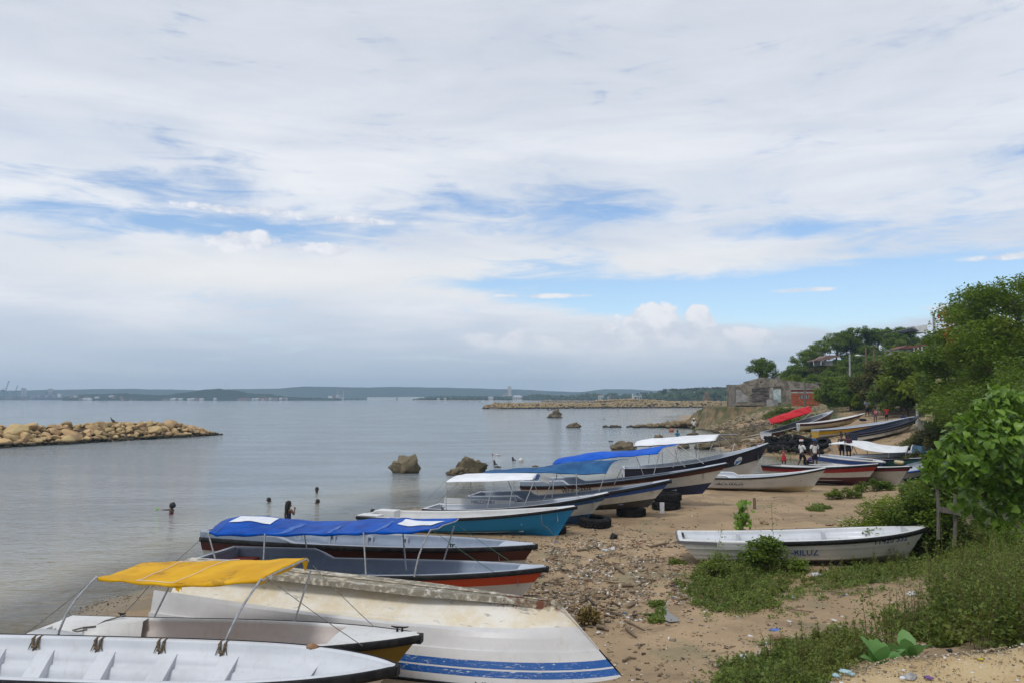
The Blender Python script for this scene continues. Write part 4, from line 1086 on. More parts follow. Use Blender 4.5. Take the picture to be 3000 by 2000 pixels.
ridge('shore_hill', [(182, 1164), (215, 1156), (260, 1153), (370, 1151), (470, 1156), (520, 1152), (565, 1145), (595, 1139), (655, 1137), (700, 1143), (745, 1152), (785, 1152), (830, 1160), (900, 1163), (1000, 1165)], 1550, 70, 'low green hill with masts on the far shore', mat('near_hill_woodland', (.010, .024, .012), (.02, .036, .018), .03, .95, spec=.1), jag=.8)
mb = MB(); mb.grid([[(x, 2020, .0) for x in np.linspace(-2400, 2400, 60)], [(x, 2032, 1.2) for x in np.linspace(-2400, 2400, 60)], [(x, 2840, 2.5) for x in np.linspace(-2400, 2400, 60)]])
put_ground(mb, 'far_shore', LANDM, 'low far shore of the bay')

def ico(sub):
    import bmesh
    bm = bmesh.new(); bmesh.ops.create_icosphere(bm, subdivisions=sub, radius=1)
    V = np.array([v.co[:] for v in bm.verts]); Fc = np.array([[v.index for v in f.verts] for f in bm.faces]); bm.free()
    return V, Fc
ICO1, ICO2, ICO3, ICO4 = ico(1), ico(2), ico(3), ico(4)
def blobs(name, items, m, rough=.25, base=ICO2, seed=0):
    """items (x, y, z, rx, ry, rz): lumpy masses joined into one mesh"""
    rr = np.random.default_rng(seed); V0, F0 = base; Vs = []; Fs = []; tn = []
    for k, (x, y, z, rx, ry, rz) in enumerate(items):
        d = 1 + rough * rr.normal(0, 1, len(V0))[:, None]
        V = V0 * d * np.array([rx, ry, rz]) + np.array([x, y, z])
        Vs.append(V); Fs.append(F0 + k * len(V0)); tn.append(np.full(len(F0), rr.uniform(0, 1)) + rr.normal(0, .15, len(F0)))
    return mesh_np(name, np.concatenate(Vs), np.concatenate(Fs), m, tint=np.clip(np.concatenate(tn), 0, 1))
FARLEAF = leafmat('far_tree_leaves', (.014, .032, .010), (.05, .085, .025), None, .1, .8)
def strip_trees(name, label, y, prof, n, r, seed, spread=20):
    rr = np.random.default_rng(seed); it = []
    px = [p[0] for p in prof]; py = [p[1] for p in prof]
    for _ in range(n):
        u = rr.uniform(px[0], px[-1]); yy = y + rr.uniform(0, spread); h = aty(u, np.interp(u, px, py), yy)[2]
        q = r * rr.uniform(.6, 1.3)
        hh = max(h * rr.uniform(.55, 1.0) - q * .4, .6)
        it.append((aty(u, 1165, yy)[0], yy, hh * .62, q * 1.2, q, max(hh * .55, .8)))
    return tag(link(name, blobs(name, it, FARLEAF, .2, ICO2, seed)), label, kind='stuff')
strip_trees('shore_trees', 'tree belt along the far shore', 2010, [(-100, 1165.5), (300, 1165), (560, 1164.5), (900, 1163.5), (1000, 1163), (1240, 1163.5), (1500, 1163)], 420, 4.2, 3)
# the wooded spit on the right of the bay
spl = np.array([(aty(1205, 1165, 1500)[0], 1500), (aty(1500, 1165, 1350)[0], 1350), (aty(1750, 1165, 1150)[0], 1150), (aty(1930, 1165, 800)[0], 800), (aty(2060, 1165, 620)[0], 620), (260, 560), (420, 520)])
mb = MB(); mb.grid([[(p[0], p[1] - 3, -.3) for p in spl], [(p[0], p[1] + 4, .7) for p in spl], [(p[0] + 30, p[1] + 120, 1.2) for p in spl]])
put_ground(mb, 'spit', mat('pale_shore_sand', (.42, .36, .26), (.3, .26, .18), .1, .95), 'low sandy spit with trees on the right of the bay')
def on_spl(u):
    pxs = [1500 + F * p[0] / p[1] for p in spl]; yy = np.interp(u, pxs, spl[:, 1]); return (u - 1500) / F * yy, yy
it = []; rr = np.random.default_rng(5)
tp = [(1215, 1166), (1260, 1159), (1330, 1157), (1400, 1157), (1480, 1159), (1540, 1155), (1570, 1151), (1620, 1155), (1680, 1155), (1715, 1149), (1800, 1148), (1840, 1152), (1870, 1150), (1900, 1150), (1930, 1145), (1990, 1140), (2050, 1139), (2110, 1138), (2160, 1137), (2300, 1134)]
for _ in range(760):
    u = rr.uniform(1212, 2320); x, yy = on_spl(u); yy += rr.uniform(6, 40); x = (u - 1500) / F * yy
    if 1805 < u < 1830 or 1853 < u < 1885: 
        if rr.uniform() < .8: continue
    h = (aty(u, np.interp(u, [p[0] for p in tp], [p[1] for p in tp]), yy)[2]) * rr.uniform(.45, .98)
    q = max(1.0, min(h * .45, 3.6)) * rr.uniform(.7, 1.2)
    it.append((x, yy, max(h - q * .75, .6), q * 1.15, q, q * .8)); it.append((x + rr.normal(0, 1.5), yy, max(h * .4, .6), q, q, max(h * .45, .6)))
tag(link('spit_woods', blobs('spit_woods', it, FARLEAF, .22, ICO2, 8)), 'dense woods on the spit', kind='stuff')

# coconut palms standing above the spit woods
PALML = leafmat('palm_fronds', (.016, .034, .010), (.05, .085, .028), None, .2, .6)
BARKP = mat('palm_bark', (.16, .13, .10), (.09, .075, .06), 6, .9)
def palm_proto(seed, h=9.0):
    rr = random.Random(seed)
    mb = MB(); lean = rr.uniform(-.9, .9)
    mb.tube([(0, 0, -.5), (lean * .2, 0, h * .35), (lean * .55, .1, h * .7), (lean, .1, h)], [.20, .15, .12, .11], 7)
    tm_ = mb.mesh('palm_trunk', BARKP)
    mb = MB()
    for k in range(19):
        a = 2 * math.pi * k / 19 + rr.uniform(-.2, .2); e = rr.uniform(-.15, 1.05); L = rr.uniform(2.2, 3.1)
        mid = []
        for i in range(6):
            u = i / 5; r_ = L * u * math.cos(e * (1 - u * .3)); z = L * u * math.sin(e) - 1.7 * u * u * rr.uniform(.8, 1.1)
            mid.append(Vector((lean + math.cos(a) * r_, .1 + math.sin(a) * r_, h + z)))
        sd_ = Vector((-math.sin(a), math.cos(a), 0))
        wd_ = [.12, .42, .55, .5, .34, .04]
        mb.grid([[p - sd_ * w_ - Vector((0, 0, w_ * .7)) for p, w_ in zip(mid, wd_)], mid, [p + sd_ * w_ - Vector((0, 0, w_ * .7)) for p, w_ in zip(mid, wd_)]], 0, False)
    return tm_, mb.mesh('palm_crown', PALML)
PALMS = [palm_proto(s) for s in (1, 2, 3)]
rr = np.random.default_rng(21)
for k, u in enumerate([1932, 1941, 1950, 1962, 1968, 1977, 1985, 1996, 2003, 2011, 2020, 2026, 2034, 2043, 2050, 2057, 2066, 2074, 2083, 2090, 2097, 2106, 2115, 2121, 2130, 2138, 2146, 1880, 1893, 1908, 1866]):
    x, yy = on_spl(u); yy += rr.uniform(10, 45); x = (u - 1500) / F * yy
    top_ = aty(u, np.interp(u, [1860, 1930, 2000, 2150], [1149, 1138, 1134, 1130]) + rr.uniform(-3, 4), yy)[2]
    e = empty('coconut_palm', (x, yy, .6), rr.uniform(0, 6), 'coconut palm among the palms above the woods of the spit', 'palm tree', 'coconut palms on the spit')
    tm_, cm_ = PALMS[k % 3]; link('trunk', tm_, e); link('crown', cm_, e)
    s_ = (top_ - .6) / 10.4; e.scale = (s_, s_, s_)

# ---- port, towers, power station
STEEL_B = mat('port_crane_blue', (.015, .03, .06), (.02, .04, .07), .2, .6)
CONC = mat('pale_concrete', (.45, .46, .47), (.36, .37, .39), .3, .85)
WHITEB = mat('white_render', (.66, .66, .64), (.5, .5, .48), .6, .85)
DARKW = mat('dark_openings', (.03, .035, .04), (.05, .05, .055), 2, .4)
RUSTR = mat('rust_red_roof', (.20, .07, .04), (.14, .05, .035), .8, .85)
BROWNB = mat('dull_render', (.26, .24, .21), (.18, .16, .14), .6, .9)
def crane(px, h_up, boom_up, label):
    y = 2030; s = y / F
    x, _, _ = aty(px, 1165, y)
    e = empty('port_crane', (x, y, 1.2), 0, label, 'crane', 'ship-to-shore cranes')
    mb = MB(); g = 18; w_ = 7.5; hz_ = 30
    for a in (-w_, w_):
        for b_ in (0, 14): mb.tube([(a, b_, 0), (a * .8, b_, hz_)], .75, 6)
        mb.tube([(a, 0, 9), (a, 14, 9)], .5, 6); mb.tube([(a, 0, 9), (a * .85, 14, 24)], .4, 6)
    mb.tube([(-w_, 0, 9), (w_, 0, 9)], .6, 6); mb.tube([(-w_ * .9, 0, 22), (w_ * .9, 0, 22)], .6, 6)
    mb.tube([(-w_ * .8, 0, hz_), (0, 4, hz_ + 12), (w_ * .8, 0, hz_)], .5, 6)
    mb.build('portal', STEEL_B, e)
    mb = MB()
    if boom_up: 
        for b_ in (2, 6): mb.tube([(6, b_, hz_), (17, b_, hz_ + 36)], .7, 6)
        for k in range(6): mb.tube([(6 + 11 * k / 6, 2, hz_ + 6 * k), (6 + 11 * (k + 1) / 6, 6, hz_ + 6 * (k + 1))], .3, 5)
    else:
        for b_ in (2, 6): mb.tube([(-24, b_, hz_), (24, b_, hz_)], .7, 6)
        mb.tube([(0, 4, hz_ + 12), (22, 4, hz_)], .3, 5); mb.tube([(0, 4, hz_ + 12), (-22, 4, hz_)], .3, 5)
    mb.build('boom', STEEL_B, e)
    mb = MB(); mb.box((-4, 4, hz_ + 2.4), (11, 6, 4)); mb.build('machine_house', STEEL_B, e)
    e.scale = (h_up,) * 3
crane(8, .72, True, 'blue dock crane with raised boom at the left edge of the photo')
crane(38, .55, True, 'smaller blue dock crane with raised boom beside the twin tower')
crane(136, .58, False, 'left of two blue dock cranes with level booms by the ship')
crane(158, .52, False, 'right of two blue dock cranes with level booms by the ship')
def block(px0, px1, py0, y, name, label, cat, m, depth=10, wins=0, rows=0, base=1.0, roof=None, group=None):
    a = aty(px0, py0, y); b_ = aty(px1, py0, y); e = empty(name, ((a[0] + b_[0]) / 2, y, base), 0, label, cat, group)
    w_ = b_[0] - a[0]; h_ = a[2] - base
    mb = MB(); mb.box((0, depth / 2, h_ / 2), (w_, depth, h_)); mb.build('wall', m, e)
    for i in range(wins):
        for j in range(rows):
            mb = MB(); mb.box((-w_ / 2 + w_ * (i + .5) / wins, -.03, h_ * (j + .5) / rows), (w_ / wins * .55, .12, h_ / rows * .5)); mb.build('window', DARKW, e)
    if roof is not None:
        mb = MB(); mb.add([(-w_ / 2 - .6, -.6, h_), (w_ / 2 + .6, -.6, h_), (w_ / 2 + .6, depth + .6, h_), (-w_ / 2 - .6, depth + .6, h_), (-w_ / 3, depth / 2, h_ + w_ * .16), (w_ / 3, depth / 2, h_ + w_ * .16)],
                          [(0, 1, 5, 4), (2, 3, 4, 5), (1, 2, 5), (3, 0, 4)]); mb.build('roof', roof, e)
    return e
block(62, 67, 1134.5, 2060, 'tower_block', 'left half of the pale twin tower behind the port', 'tower', CONC, 8, 2, 9)
block(68, 73, 1136.5, 2060, 'tower_block', 'right half of the pale twin tower behind the port', 'tower', CONC, 8, 2, 9)
block(140, 150, 1137, 2090, 'tower_block', 'pale block rising behind the level dock cranes', 'tower', CONC, 10, 2, 8)
rr = np.random.default_rng(4)
cols_ = [mat('rust_container', (.24, .09, .06), None, .3), mat('blue_container', (.06, .12, .2), None, .3), mat('grey_container', (.3, .3, .3), None, .3)]
for k in range(34):
    px = rr.uniform(0, 185); w_ = rr.uniform(5, 12); h_ = rr.choice([2.6, 5.2, 7.8]); x = aty(px, 1165, 2042)[0]
    mb = MB(); mb.box((0, 0, h_ / 2), (w_, 5, h_)); o = mb.build('container_stack', cols_[k % 3], None, (x, 2042 + rr.uniform(-4, 8), 1.2))
    tag(o, 'stack of shipping containers on the quay between the dock cranes', 'container', 'container stacks on the quay')
mb = MB(); a = aty(97, 1165, 2012)[0]; b_ = aty(181, 1165, 2012)[0]
mb.grid([[(a, 2012, 0), (b_ - 3, 2012, 0)], [(a - 2, 2012, 6), (b_ + 3, 2012, 6.5)], [(a - 2, 2024, 6), (b_ + 3, 2024, 6.5)], [(a, 2024, 0), (b_ - 3, 2024, 0)]], 0, False)
sh = empty('cargo_ship', (0, 0, 0), 0, 'dark cargo ship loaded with containers below the level dock cranes', 'ship'); mb.build('hull', mat('ship_hull', (.02, .025, .05), None, .3), sh)
mb = MB(); mb.box((b_ - 9, 2018, 11), (7, 8, 10)); mb.build('bridge', WHITEB, sh)
for k in range(9):
    mb = MB(); mb.box((a + 6 + k * 6.4, 2018, 8.2 + (k % 3) * .9), (5.6, 8, 4 + (k % 3) * 1.8)); mb.build('cargo_stack', cols_[(k * 2) % 3], sh)
rr = np.random.default_rng(14)
for k in range(64):
    px = rr.choice([rr.uniform(170, 420), rr.uniform(440, 640), rr.uniform(700, 840)]); y = rr.uniform(1466, 1478)
    up = -.6
    if px > 195 and px < 420 and rr.uniform() < .5: y = rr.uniform(1500, 1520); up = (y - 1480) * .12
    w_ = rr.uniform(3, 9); h_ = rr.uniform(1.8, 3.6)
    e = empty('shore_building', (aty(px, 1165, y)[0], y, 1 + up), rr.uniform(-.3, .3), 'small pale building in the town along the far shore', 'building', 'small buildings of the far town')
    mb = MB(); mb.box((0, 0, h_ / 2), (w_, 6, h_)); mb.build('wall', WHITEB if k % 4 == 0 else BROWNB if k % 2 else CONC, e)
    mb = MB(); mb.add([(-w_ / 2 - .3, -3.3, h_), (w_ / 2 + .3, -3.3, h_), (w_ / 2 + .3, 3.3, h_), (-w_ / 2 - .3, 3.3, h_), (-w_ / 2, 0, h_ + 1.6), (w_ / 2, 0, h_ + 1.6)], [(0, 1, 5, 4), (2, 3, 4, 5), (1, 2, 5), (3, 0, 4)])
    mb.build('roof', RUSTR if k % 2 else CONC, e)
for px in (660, 672, 633):
    p = aty(px, 1138, 1550); mb = MB(); mb.tube([(p[0], p[1], p[2] - 4), (p[0], p[1], p[2] + (12 if px != 633 else 4))], .3, 5)
    tag(mb.build('radio_mast', METAL), {660: 'shorter thin mast on the green hill, right of its top', 672: 'tallest thin mast on the green hill', 633: 'short mast at the left of the green hilltop'}[px], 'mast')
# power station
e = empty('power_station', (0, 0, 0), 0, 'power station with grey and brown blocks between its two chimneys', 'power station')
for x0, x1, py, m in ((961, 973, 1158, WHITEB), (974, 983, 1156, RUSTR), (984, 992, 1155, CONC), (993, 1000, 1156, cols_[2]), (967, 988, 1166, WHITEB)):
    a, b_ = aty(x0, py, 2004), aty(x1, py, 2004); mb = MB(); mb.box(((a[0] + b_[0]) / 2, 2008, a[2] / 2 + .5), (b_[0] - a[0], 8, a[2] - 1)); mb.build('block', m, e)
WHB, REDB = mat('chimney_white', (.7, .7, .7), None, 1), mat('chimney_red', (.35, .06, .05), None, 1)
for px, lab in ((989.5, 'red and white banded chimney standing on the power station'), (1006, 'red and white banded chimney to the right of the power station')):
    p = aty(px, 1142, 2004); c_ = empty('chimney', (p[0], 2004, 1), 0, lab, 'chimney')
    hh = p[2] - 1
    for k in range(7):
        mb = MB(); r0 = 1.5 - .09 * k; mb.tube([(0, 0, hh * k / 7), (0, 0, hh * (k + 1) / 7)], [r0, r0 - .08], 10); mb.build('band', REDB if k % 2 == 0 and k > 1 else WHB, c_)
a = empty('warehouse', (0, 0, 0), 0, 'long low white warehouse roofs on the far shore left of the spit', 'warehouse')
for x0, x1, py in ((1075, 1160, 1162), (1165, 1240, 1161)):
    p, q = aty(x0, py, 2004), aty(x1, py, 2004); mb = MB(); mb.box(((p[0] + q[0]) / 2, 2012, p[2] / 2), (q[0] - p[0], 16, p[2])); mb.build('hall', WHITEB, a)
# white tower block and small houses on the spit
e = block(1488, 1498, 1130, 1420, 'white_tower', 'tall white tower block rising above the spit trees', 'tower', WHITEB, 8, 3, 12)
p = aty(1480, 1150, 1430); block(1475, 1487, 1150, 1425, 'low_tower', 'lower grey block at the foot of the white tower', 'tower', CONC, 8, 2, 3)
for px0, px1, py, lab in ((1502, 1530, 1161, 'white restaurant hall at the edge of the spit'), (1430, 1445, 1163, 'white hut by the water at the left of the spit'), (1280, 1288, 1166, 'tiny white hut under the spit trees'), (1300, 1308, 1165, 'small pale house near the spit point')):
    x, yy = on_spl((px0 + px1) / 2); block(px0, px1, py, yy - 1, 'spit_house', lab, 'house', WHITEB, 6, 4, 1, .6, CONC)
x, yy = on_spl(1762); block(1755, 1769, 1156.5, yy - 1, 'gazebo_house', 'brown roofed pavilion house on the spit', 'house', WHITEB, 8, 3, 1, .6, RUSTR)
x, yy = on_spl(1790); block(1782, 1798, 1160, yy - 1, 'beach_house', 'low brown roofed house beside the pavilion on the spit', 'house', CONC, 8, 3, 1, .6, RUSTR)
e = empty('white_frame_pavilion', (0, 0, 0), 0, 'open white concrete frame with a tower at its left, on the spit', 'pavilion')
y = on_spl(1868)[1] - 4
for x0, x1, p0, p1 in ((1852, 1855, 1152, 1169), (1856, 1858, 1159, 1169), (1866, 1867.5, 1159, 1169), (1873, 1874.5, 1159, 1169), (1879, 1880.5, 1159, 1169), (1855, 1881, 1158, 1160.5)):
    a, b_ = aty(x0, p0, y), aty(x1, p1, y); mb = MB(); mb.box(((a[0] + b_[0]) / 2, y, (a[2] + b_[2]) / 2), (b_[0] - a[0], 2.5, a[2] - b_[2])); mb.build('frame', WHITEB, e)
e = empty('stepped_ruin', (0, 0, 0), 0, 'brown stepped stone tower stump on the beach beyond the jetty', 'ruin')
BRSTONE = mat('brown_ruin_stone', (.20, .14, .09), (.12, .09, .06), .6, .95)
y = 420
for x0, x1, p0, p1 in ((2058, 2082, 1165, 1176), (2061, 2078, 1158, 1166), (2063, 2076, 1152, 1159), (2066, 2073, 1144, 1153), (2020, 2050, 1170, 1177)):
    a, b_ = aty(x0, p0, y), aty(x1, p1, y); mb = MB(); mb.box(((a[0] + b_[0]) / 2, y, (a[2] + b_[2]) / 2 - .3), (b_[0] - a[0], 3, a[2] - b_[2])); mb.build('tier', BRSTONE, e)
e = empty('motorboat', (aty(1431, 1165, 1300)[0], 1100, 0), 0, 'tiny white motorboat off the spit', 'boat')
mb = MB(); mb.grid([[(-4, 0, 0), (-2, -1, 0), (3, -1, 0), (5, 0, .2)], [(-4, -.2, 1), (-2, -1.3, 1), (3, -1.2, 1.1), (6, 0, 1.5)]], 0, True); mb.box((-.5, .2, 1.3), (3, 1.6, 1)); mb.build('hull', WHITEB, e)
# ------------------------------------------------------------------ rocks, breakwaters, cliff
def rockmat(name, c1, c2, c3, wetz=.35, wetc=(.03, .028, .018), sc=1.4, rand=.35):
    if name in _mats: return _mats[name]
    m, t, out = newmat(name)
    co = t.node('ShaderNodeTexCoord').outputs['Object']
    geo = t.node('ShaderNodeNewGeometry').outputs['Position']
    z = t.node('ShaderNodeSeparateXYZ', Vector=geo).outputs[2]
    oi = t.node('ShaderNodeObjectInfo').outputs['Random']
    tint = t.node('ShaderNodeAttribute', _attribute_name='tint').outputs['Fac']
    n = t.noise(co, sc, 6, .62); n2 = t.noise(geo, 5, 6, .7)
    c = t.mix(t.ramp(n, .35, .65), c1, c2)
    c = t.mix(t.math('MULTIPLY', t.ramp(n2, .5, .75), .6), c, c3)
    hsv = t.node('ShaderNodeHueSaturation', Color=c)
    t.put(hsv, 'Value', t.math('ADD', 1 - rand / 2, t.math('MULTIPLY', t.math('FRACT', t.math('ADD', oi, tint)), rand)))
    t.put(hsv, 'Hue', t.math('ADD', .49, t.math('MULTIPLY', t.math('FRACT', t.math('MULTIPLY', oi, 7.3)), .02)))
    w = t.ramp(t.math('ADD', z, t.math('MULTIPLY', n2, .3)), wetz, wetz + .32, 1, 0)
    c = t.mix(w, hsv.outputs[0], wetc)
    b = t.node('ShaderNodeBsdfPrincipled', Base__Color=c, Roughness=.92); b.inputs['Specular IOR Level'].default_value = .2
    bn = t.node('ShaderNodeBump', Height=t.math('ADD', n2, t.noise(geo, 22, 4, .7)), Strength=.7, Distance=.06); t.put(b, 'Normal', bn.outputs[0])
    t.put(out, 'Surface', b.outputs[0]); _mats[name] = m
    return m
TANROCK = rockmat('tan_breakwater_rock', (.52, .36, .17), (.40, .29, .16), (.26, .17, .09), rand=.6)
GREYROCK = rockmat('grey_green_rock', (.21, .165, .105), (.13, .11, .07), (.075, .07, .032), .10)
PALEROCK = rockmat('pale_jetty_rock', (.36, .26, .13), (.26, .20, .12), (.17, .13, .08), .5)
def rock_mesh(name, m, seed, base=ICO3, rough=.20, flat=.85, freq=1.6, cuts=12):
    V0, F0 = base; rr = np.random.default_rng(seed); off = Vector(rr.uniform(-50, 50, 3)); V = V0.copy()
    for _ in range(cuts):                                # chop planes off the ball: angular quarry stone
        n = rr.normal(0, 1, 3); n /= np.linalg.norm(n); h = rr.uniform(.42, .74)
        d = V @ n - h; V = V - np.outer(np.maximum(d, 0), n) * .98
    ns = np.array([mnoise.fractal(Vector(v) * freq + off, 1.0, 2.0, 4) for v in V0])
    V = V * (1 + rough * ns)[:, None]; V[:, 2] *= flat
    return mesh_np(name, V, F0, m, smooth=False)
STONES = [rock_mesh('stone', TANROCK, s) for s in range(9)]
STONES_S = [rock_mesh('stone', GREYROCK, s + 40) for s in range(5)]
def scatter_rocks(name, items, m, seed=0, base=ICO1):
    """items (x, y, z, r): stones joined in one mesh"""
    rr = np.random.default_rng(seed); V0, F0 = base; Vs = []; Fs = []; tn = []
    for k, (x, y, z, r) in enumerate(items):
        V = V0 * (1 + .17 * rr.normal(0, 1, len(V0)))[:, None] * rr.uniform(.7, 1.2, 3)
        a = rr.uniform(0, 6.3); c, s_ = math.cos(a), math.sin(a)
        V = np.c_[V[:, 0] * c - V[:, 1] * s_, V[:, 0] * s_ + V[:, 1] * c, V[:, 2] * .8] * r + np.array([x, y, z])
        Vs.append(V); Fs.append(F0 + k * len(V0)); tn.append(np.full(len(F0), rr.uniform(0, 1)))
    return mesh_np(name, np.concatenate(Vs), np.concatenate(Fs), m, tint=np.concatenate(tn))
# ---- breakwater on the left
tip = np.array([-34.6, 95.5]); dr = np.array([-.385, -.923]); nr = np.array([.923, -.385])     # nr points to the right-hand, camera side
bw = empty('breakwater', (tip[0], tip[1], 0), 0, 'long heap of tan boulders in the sea at the left edge', 'breakwater')
def mound(s, f):
    """s metres from the tip, f across: -1 far foot, 0 crest, 1 near foot"""
    e = min(1, .22 + s / 9.0); hh = (1.25 + .5 * min(1, s / 8)) * (min(1, .12 + s / 5.0) ** .7); wd_ = 3.5 * e
    q = tip + dr * s + nr * (wd_ * f - 3.4 * e)
    return q[0], q[1], hh * max(0, 1 - abs(f) ** 1.5) - .12
mb = MB(); mb.grid([[tuple(np.array(mound(s, f)) - np.array([tip[0], tip[1], .28])) for f in np.linspace(-1.2, 1.1, 15)] for s in np.linspace(-.3, 46, 60)], 0, True)
mb.build('core', mat('breakwater_core', (.16, .11, .055), (.07, .05, .03), 1.5, .95), bw)
rr = np.random.default_rng(12); spots = []
tries = 0
while len(spots) < 300 and tries < 20000:
    tries += 1
    s = rr.uniform(-.2, 30); f = rr.uniform(-.55, 1.03); r = rr.choice([.24, .30, .38, .46, .58, .74, .9], p=[.16, .22, .22, .18, .13, .06, .03]) * rr.uniform(.95, 1.25) * (.62 if s < 3 else 1)
    p = np.array(mound(s, f))
    if all((p[0] - q[0]) ** 2 + (p[1] - q[1]) ** 2 + (p[2] - q[2]) ** 2 * 1.5 > ((r + q[3]) * .70) ** 2 for q in spots): spots.append((p[0], p[1], p[2], r))
for i, (x, y, z, r) in enumerate(spots):
    o = link('stone', STONES[i % 9], bw, (x - tip[0], y - tip[1], z)); o.rotation_euler = (rr.uniform(-.4, .4), rr.uniform(-.4, .4), rr.uniform(0, 6.3))
    k = r * rr.uniform(.95, 1.2); o.scale = (k * rr.uniform(.9, 1.45), k * rr.uniform(.85, 1.15), k * rr.uniform(.85, 1.1))
items = []
for _ in range(420):
    s = rr.uniform(0, 46); f = rr.uniform(-1.0, 1.08); p = mound(s, f); items.append((p[0] - tip[0], p[1] - tip[1], p[2] - .12, rr.uniform(.15, .32)))
for s in np.arange(30, 46, .55):
    for f in np.linspace(-.6, 1, 8): p = mound(s, f); items.append((p[0] - tip[0], p[1] - tip[1], p[2], rr.uniform(.35, .6)))
o = link('small_stones', scatter_rocks('small_stones', items, TANROCK, 3, ICO2), bw); o['kind'] = 'stuff'
# ---- long jetty in the middle distance
jt = empty('long_jetty', (0, 0, 0), 0, 'long straight jetty of pale boulders across the middle of the bay', 'jetty')
P0, P1 = np.array([-11.6, 330.]), np.array([118., 385.]); items = []; rr = np.random.default_rng(31)
jl = np.linalg.norm(P1 - P0); jd = (P1 - P0) / jl; jn = np.array([jd[1], -jd[0]])
for _ in range(2600):
    s = rr.uniform(0, jl); f = rr.uniform(-1, 1); e = min(1, .35 + s / 12); h = (2.2 if s < 60 else 2.7) * min(1, .45 + s / 9); q = P0 + jd * s + jn * f * 4.2 * e
    items.append((q[0], q[1], h * (1 - abs(f) ** 1.6) - .1, rr.uniform(.38, .85)))
for _ in range(240):
    s = rr.uniform(55, 92); f = rr.uniform(-.5, .5); q = P0 + jd * s + jn * f * 3 - jn * 5; items.append((q[0], q[1], 2.9 + 1.0 * (1 - abs(s - 72) / 20) * (1 - abs(f)), rr.uniform(.4, .8)))
o = link('boulders', scatter_rocks('boulders', items, PALEROCK, 5), jt); o['kind'] = 'stuff'
mb = MB(); mb.grid([[tuple(P0 + jd * s + jn * f * 4.0) + (2.0 * (1 - abs(f) ** 1.6) - .3,) for f in np.linspace(-1, 1, 9)] for s in np.linspace(1, jl, 40)], 0, True); mb.build('core', mat('jetty_core', (.14, .10, .06), (.07, .05, .03), 1.5, .95), jt)
fj = empty('far_jetty', (0, 0, 0), 0, 'thin dark jetty beyond the long one, in front of the spit', 'jetty'); items = []
for _ in range(700):
    u = rr.uniform(1587, 1822); y = 900 + (u - 1587) * -.6 + rr.uniform(-4, 4); items.append(((u - 1500) / F * y, y, rr.uniform(-.2, 1.5), rr.uniform(.7, 1.3)))
o = link('boulders', scatter_rocks('boulders', items, PALEROCK, 9), fj); o['kind'] = 'stuff'
# ---- dark groyne running out from the cliff, and the rubble at its foot
gy_ = empty('rock_groyne', (0, 0, 0), 0, 'dark low groyne of rocks running out from the foot of the cliff', 'groyne'); items = []
rr = np.random.default_rng(17)
for _ in range(520):
    u = rr.uniform(0, 1) ** .6; px = 1815 + u * 310; y = 122 - 3 * u + rr.normal(0, 1.0 + 1.3 * u); x = (px - 1500) / F * y
    h = .15 + 1.55 * u ** 1.5; r = rr.uniform(.22, .30 + .38 * u)
    items.append((x, y, rr.uniform(0, 1) ** .7 * h - .12, r))
for _ in range(24):
    px = rr.uniform(1768, 1815); y = 121 + rr.normal(0, .8); items.append(((px - 1500) / F * y, y, rr.uniform(-.1, .12), rr.uniform(.2, .38)))
o = link('boulders', scatter_rocks('boulders', items, rockmat('groyne_rock', (.24, .18, .10), (.17, .13, .075), (.10, .085, .045), .25), 5, ICO2), gy_); o['kind'] = 'stuff'
# ---- cliff
CL = np.array([(28.6, 126), (28.2, 121), (28.3, 117), (28.9, 112.5), (31.2, 109.0), (34.0, 106.5), (36.2, 103.0), (37.4, 99.0), (37.6, 96.0)])
cl = []
for i in range(len(CL) - 1):
    for k in np.linspace(0, 1, 14, endpoint=False): cl.append(CL[i] + (CL[i + 1] - CL[i]) * k)
cl = np.array(cl); rows = []
for j, v in enumerate(np.linspace(0, 1, 16)):
    row = []
    for i, q in enumerate(cl):
        tdir = cl[min(i + 1, len(cl) - 1)] - cl[max(i - 1, 0)]; tdir /= np.linalg.norm(tdir); no = np.array([tdir[1], -tdir[0]])
        if np.dot(no, -q) < 0: no = -no
        topz = 3.25 - 1.3 * max(0, 1 - i / 30) - 1.0 * max(0, (i - 92) / 20); low = -.3 + (G(*(q + no * 2.2)) if i > 40 else 0)
        nz = mnoise.fractal(Vector((i * .16, j * .10, 3.3)), 1, 2, 4); nv = mnoise.fractal(Vector((i * .42, j * .05, 9.1)), 1, 2, 4)
        bulge = (1 - v) ** 1.5 * 2.4 + nz * .55 * math.sin(math.pi * min(1, v * 1.1)) + nv * .45 * (1 - v * .6)
        p = q + no * bulge
        row.append((p[0], p[1], low + (topz - low) * v + nz * .12))
    rows.append(row)
last = rows[-1]; rows.append([(x + 1.5, y + 5, z - .05) for x, y, z in last])
cm, t, out = newmat('clay_cliff')
geo = t.node('ShaderNodeNewGeometry').outputs['Position']
n = t.noise(t.scalev(geo, 1.3, 1.3, .35), 1.2, 6, .65); n2 = t.noise(geo, .5, 5, .6)
c = t.mix(t.ramp(n, .36, .64), (.24, .17, .085), (.10, .08, .045)); c = t.mix(t.math('MULTIPLY', t.ramp(n2, .46, .58), .85), c, (.075, .085, .028)); c = t.mix(t.math('MULTIPLY', t.ramp(t.noise(geo, 4, 4), .6, .7), .5), c, (.05, .04, .025))
b = t.node('ShaderNodeBsdfPrincipled', Base__Color=c, Roughness=.95); bn = t.node('ShaderNodeBump', Height=n, Strength=.8, Distance=.2); t.put(b, 'Normal', bn.outputs[0]); t.put(out, 'Surface', b.outputs[0])
mb = MB(); mb.grid(rows, 0, True); tag(mb.build('cliff', cm), 'eroded ochre clay cliff under the ruined house', kind='structure')
items = []
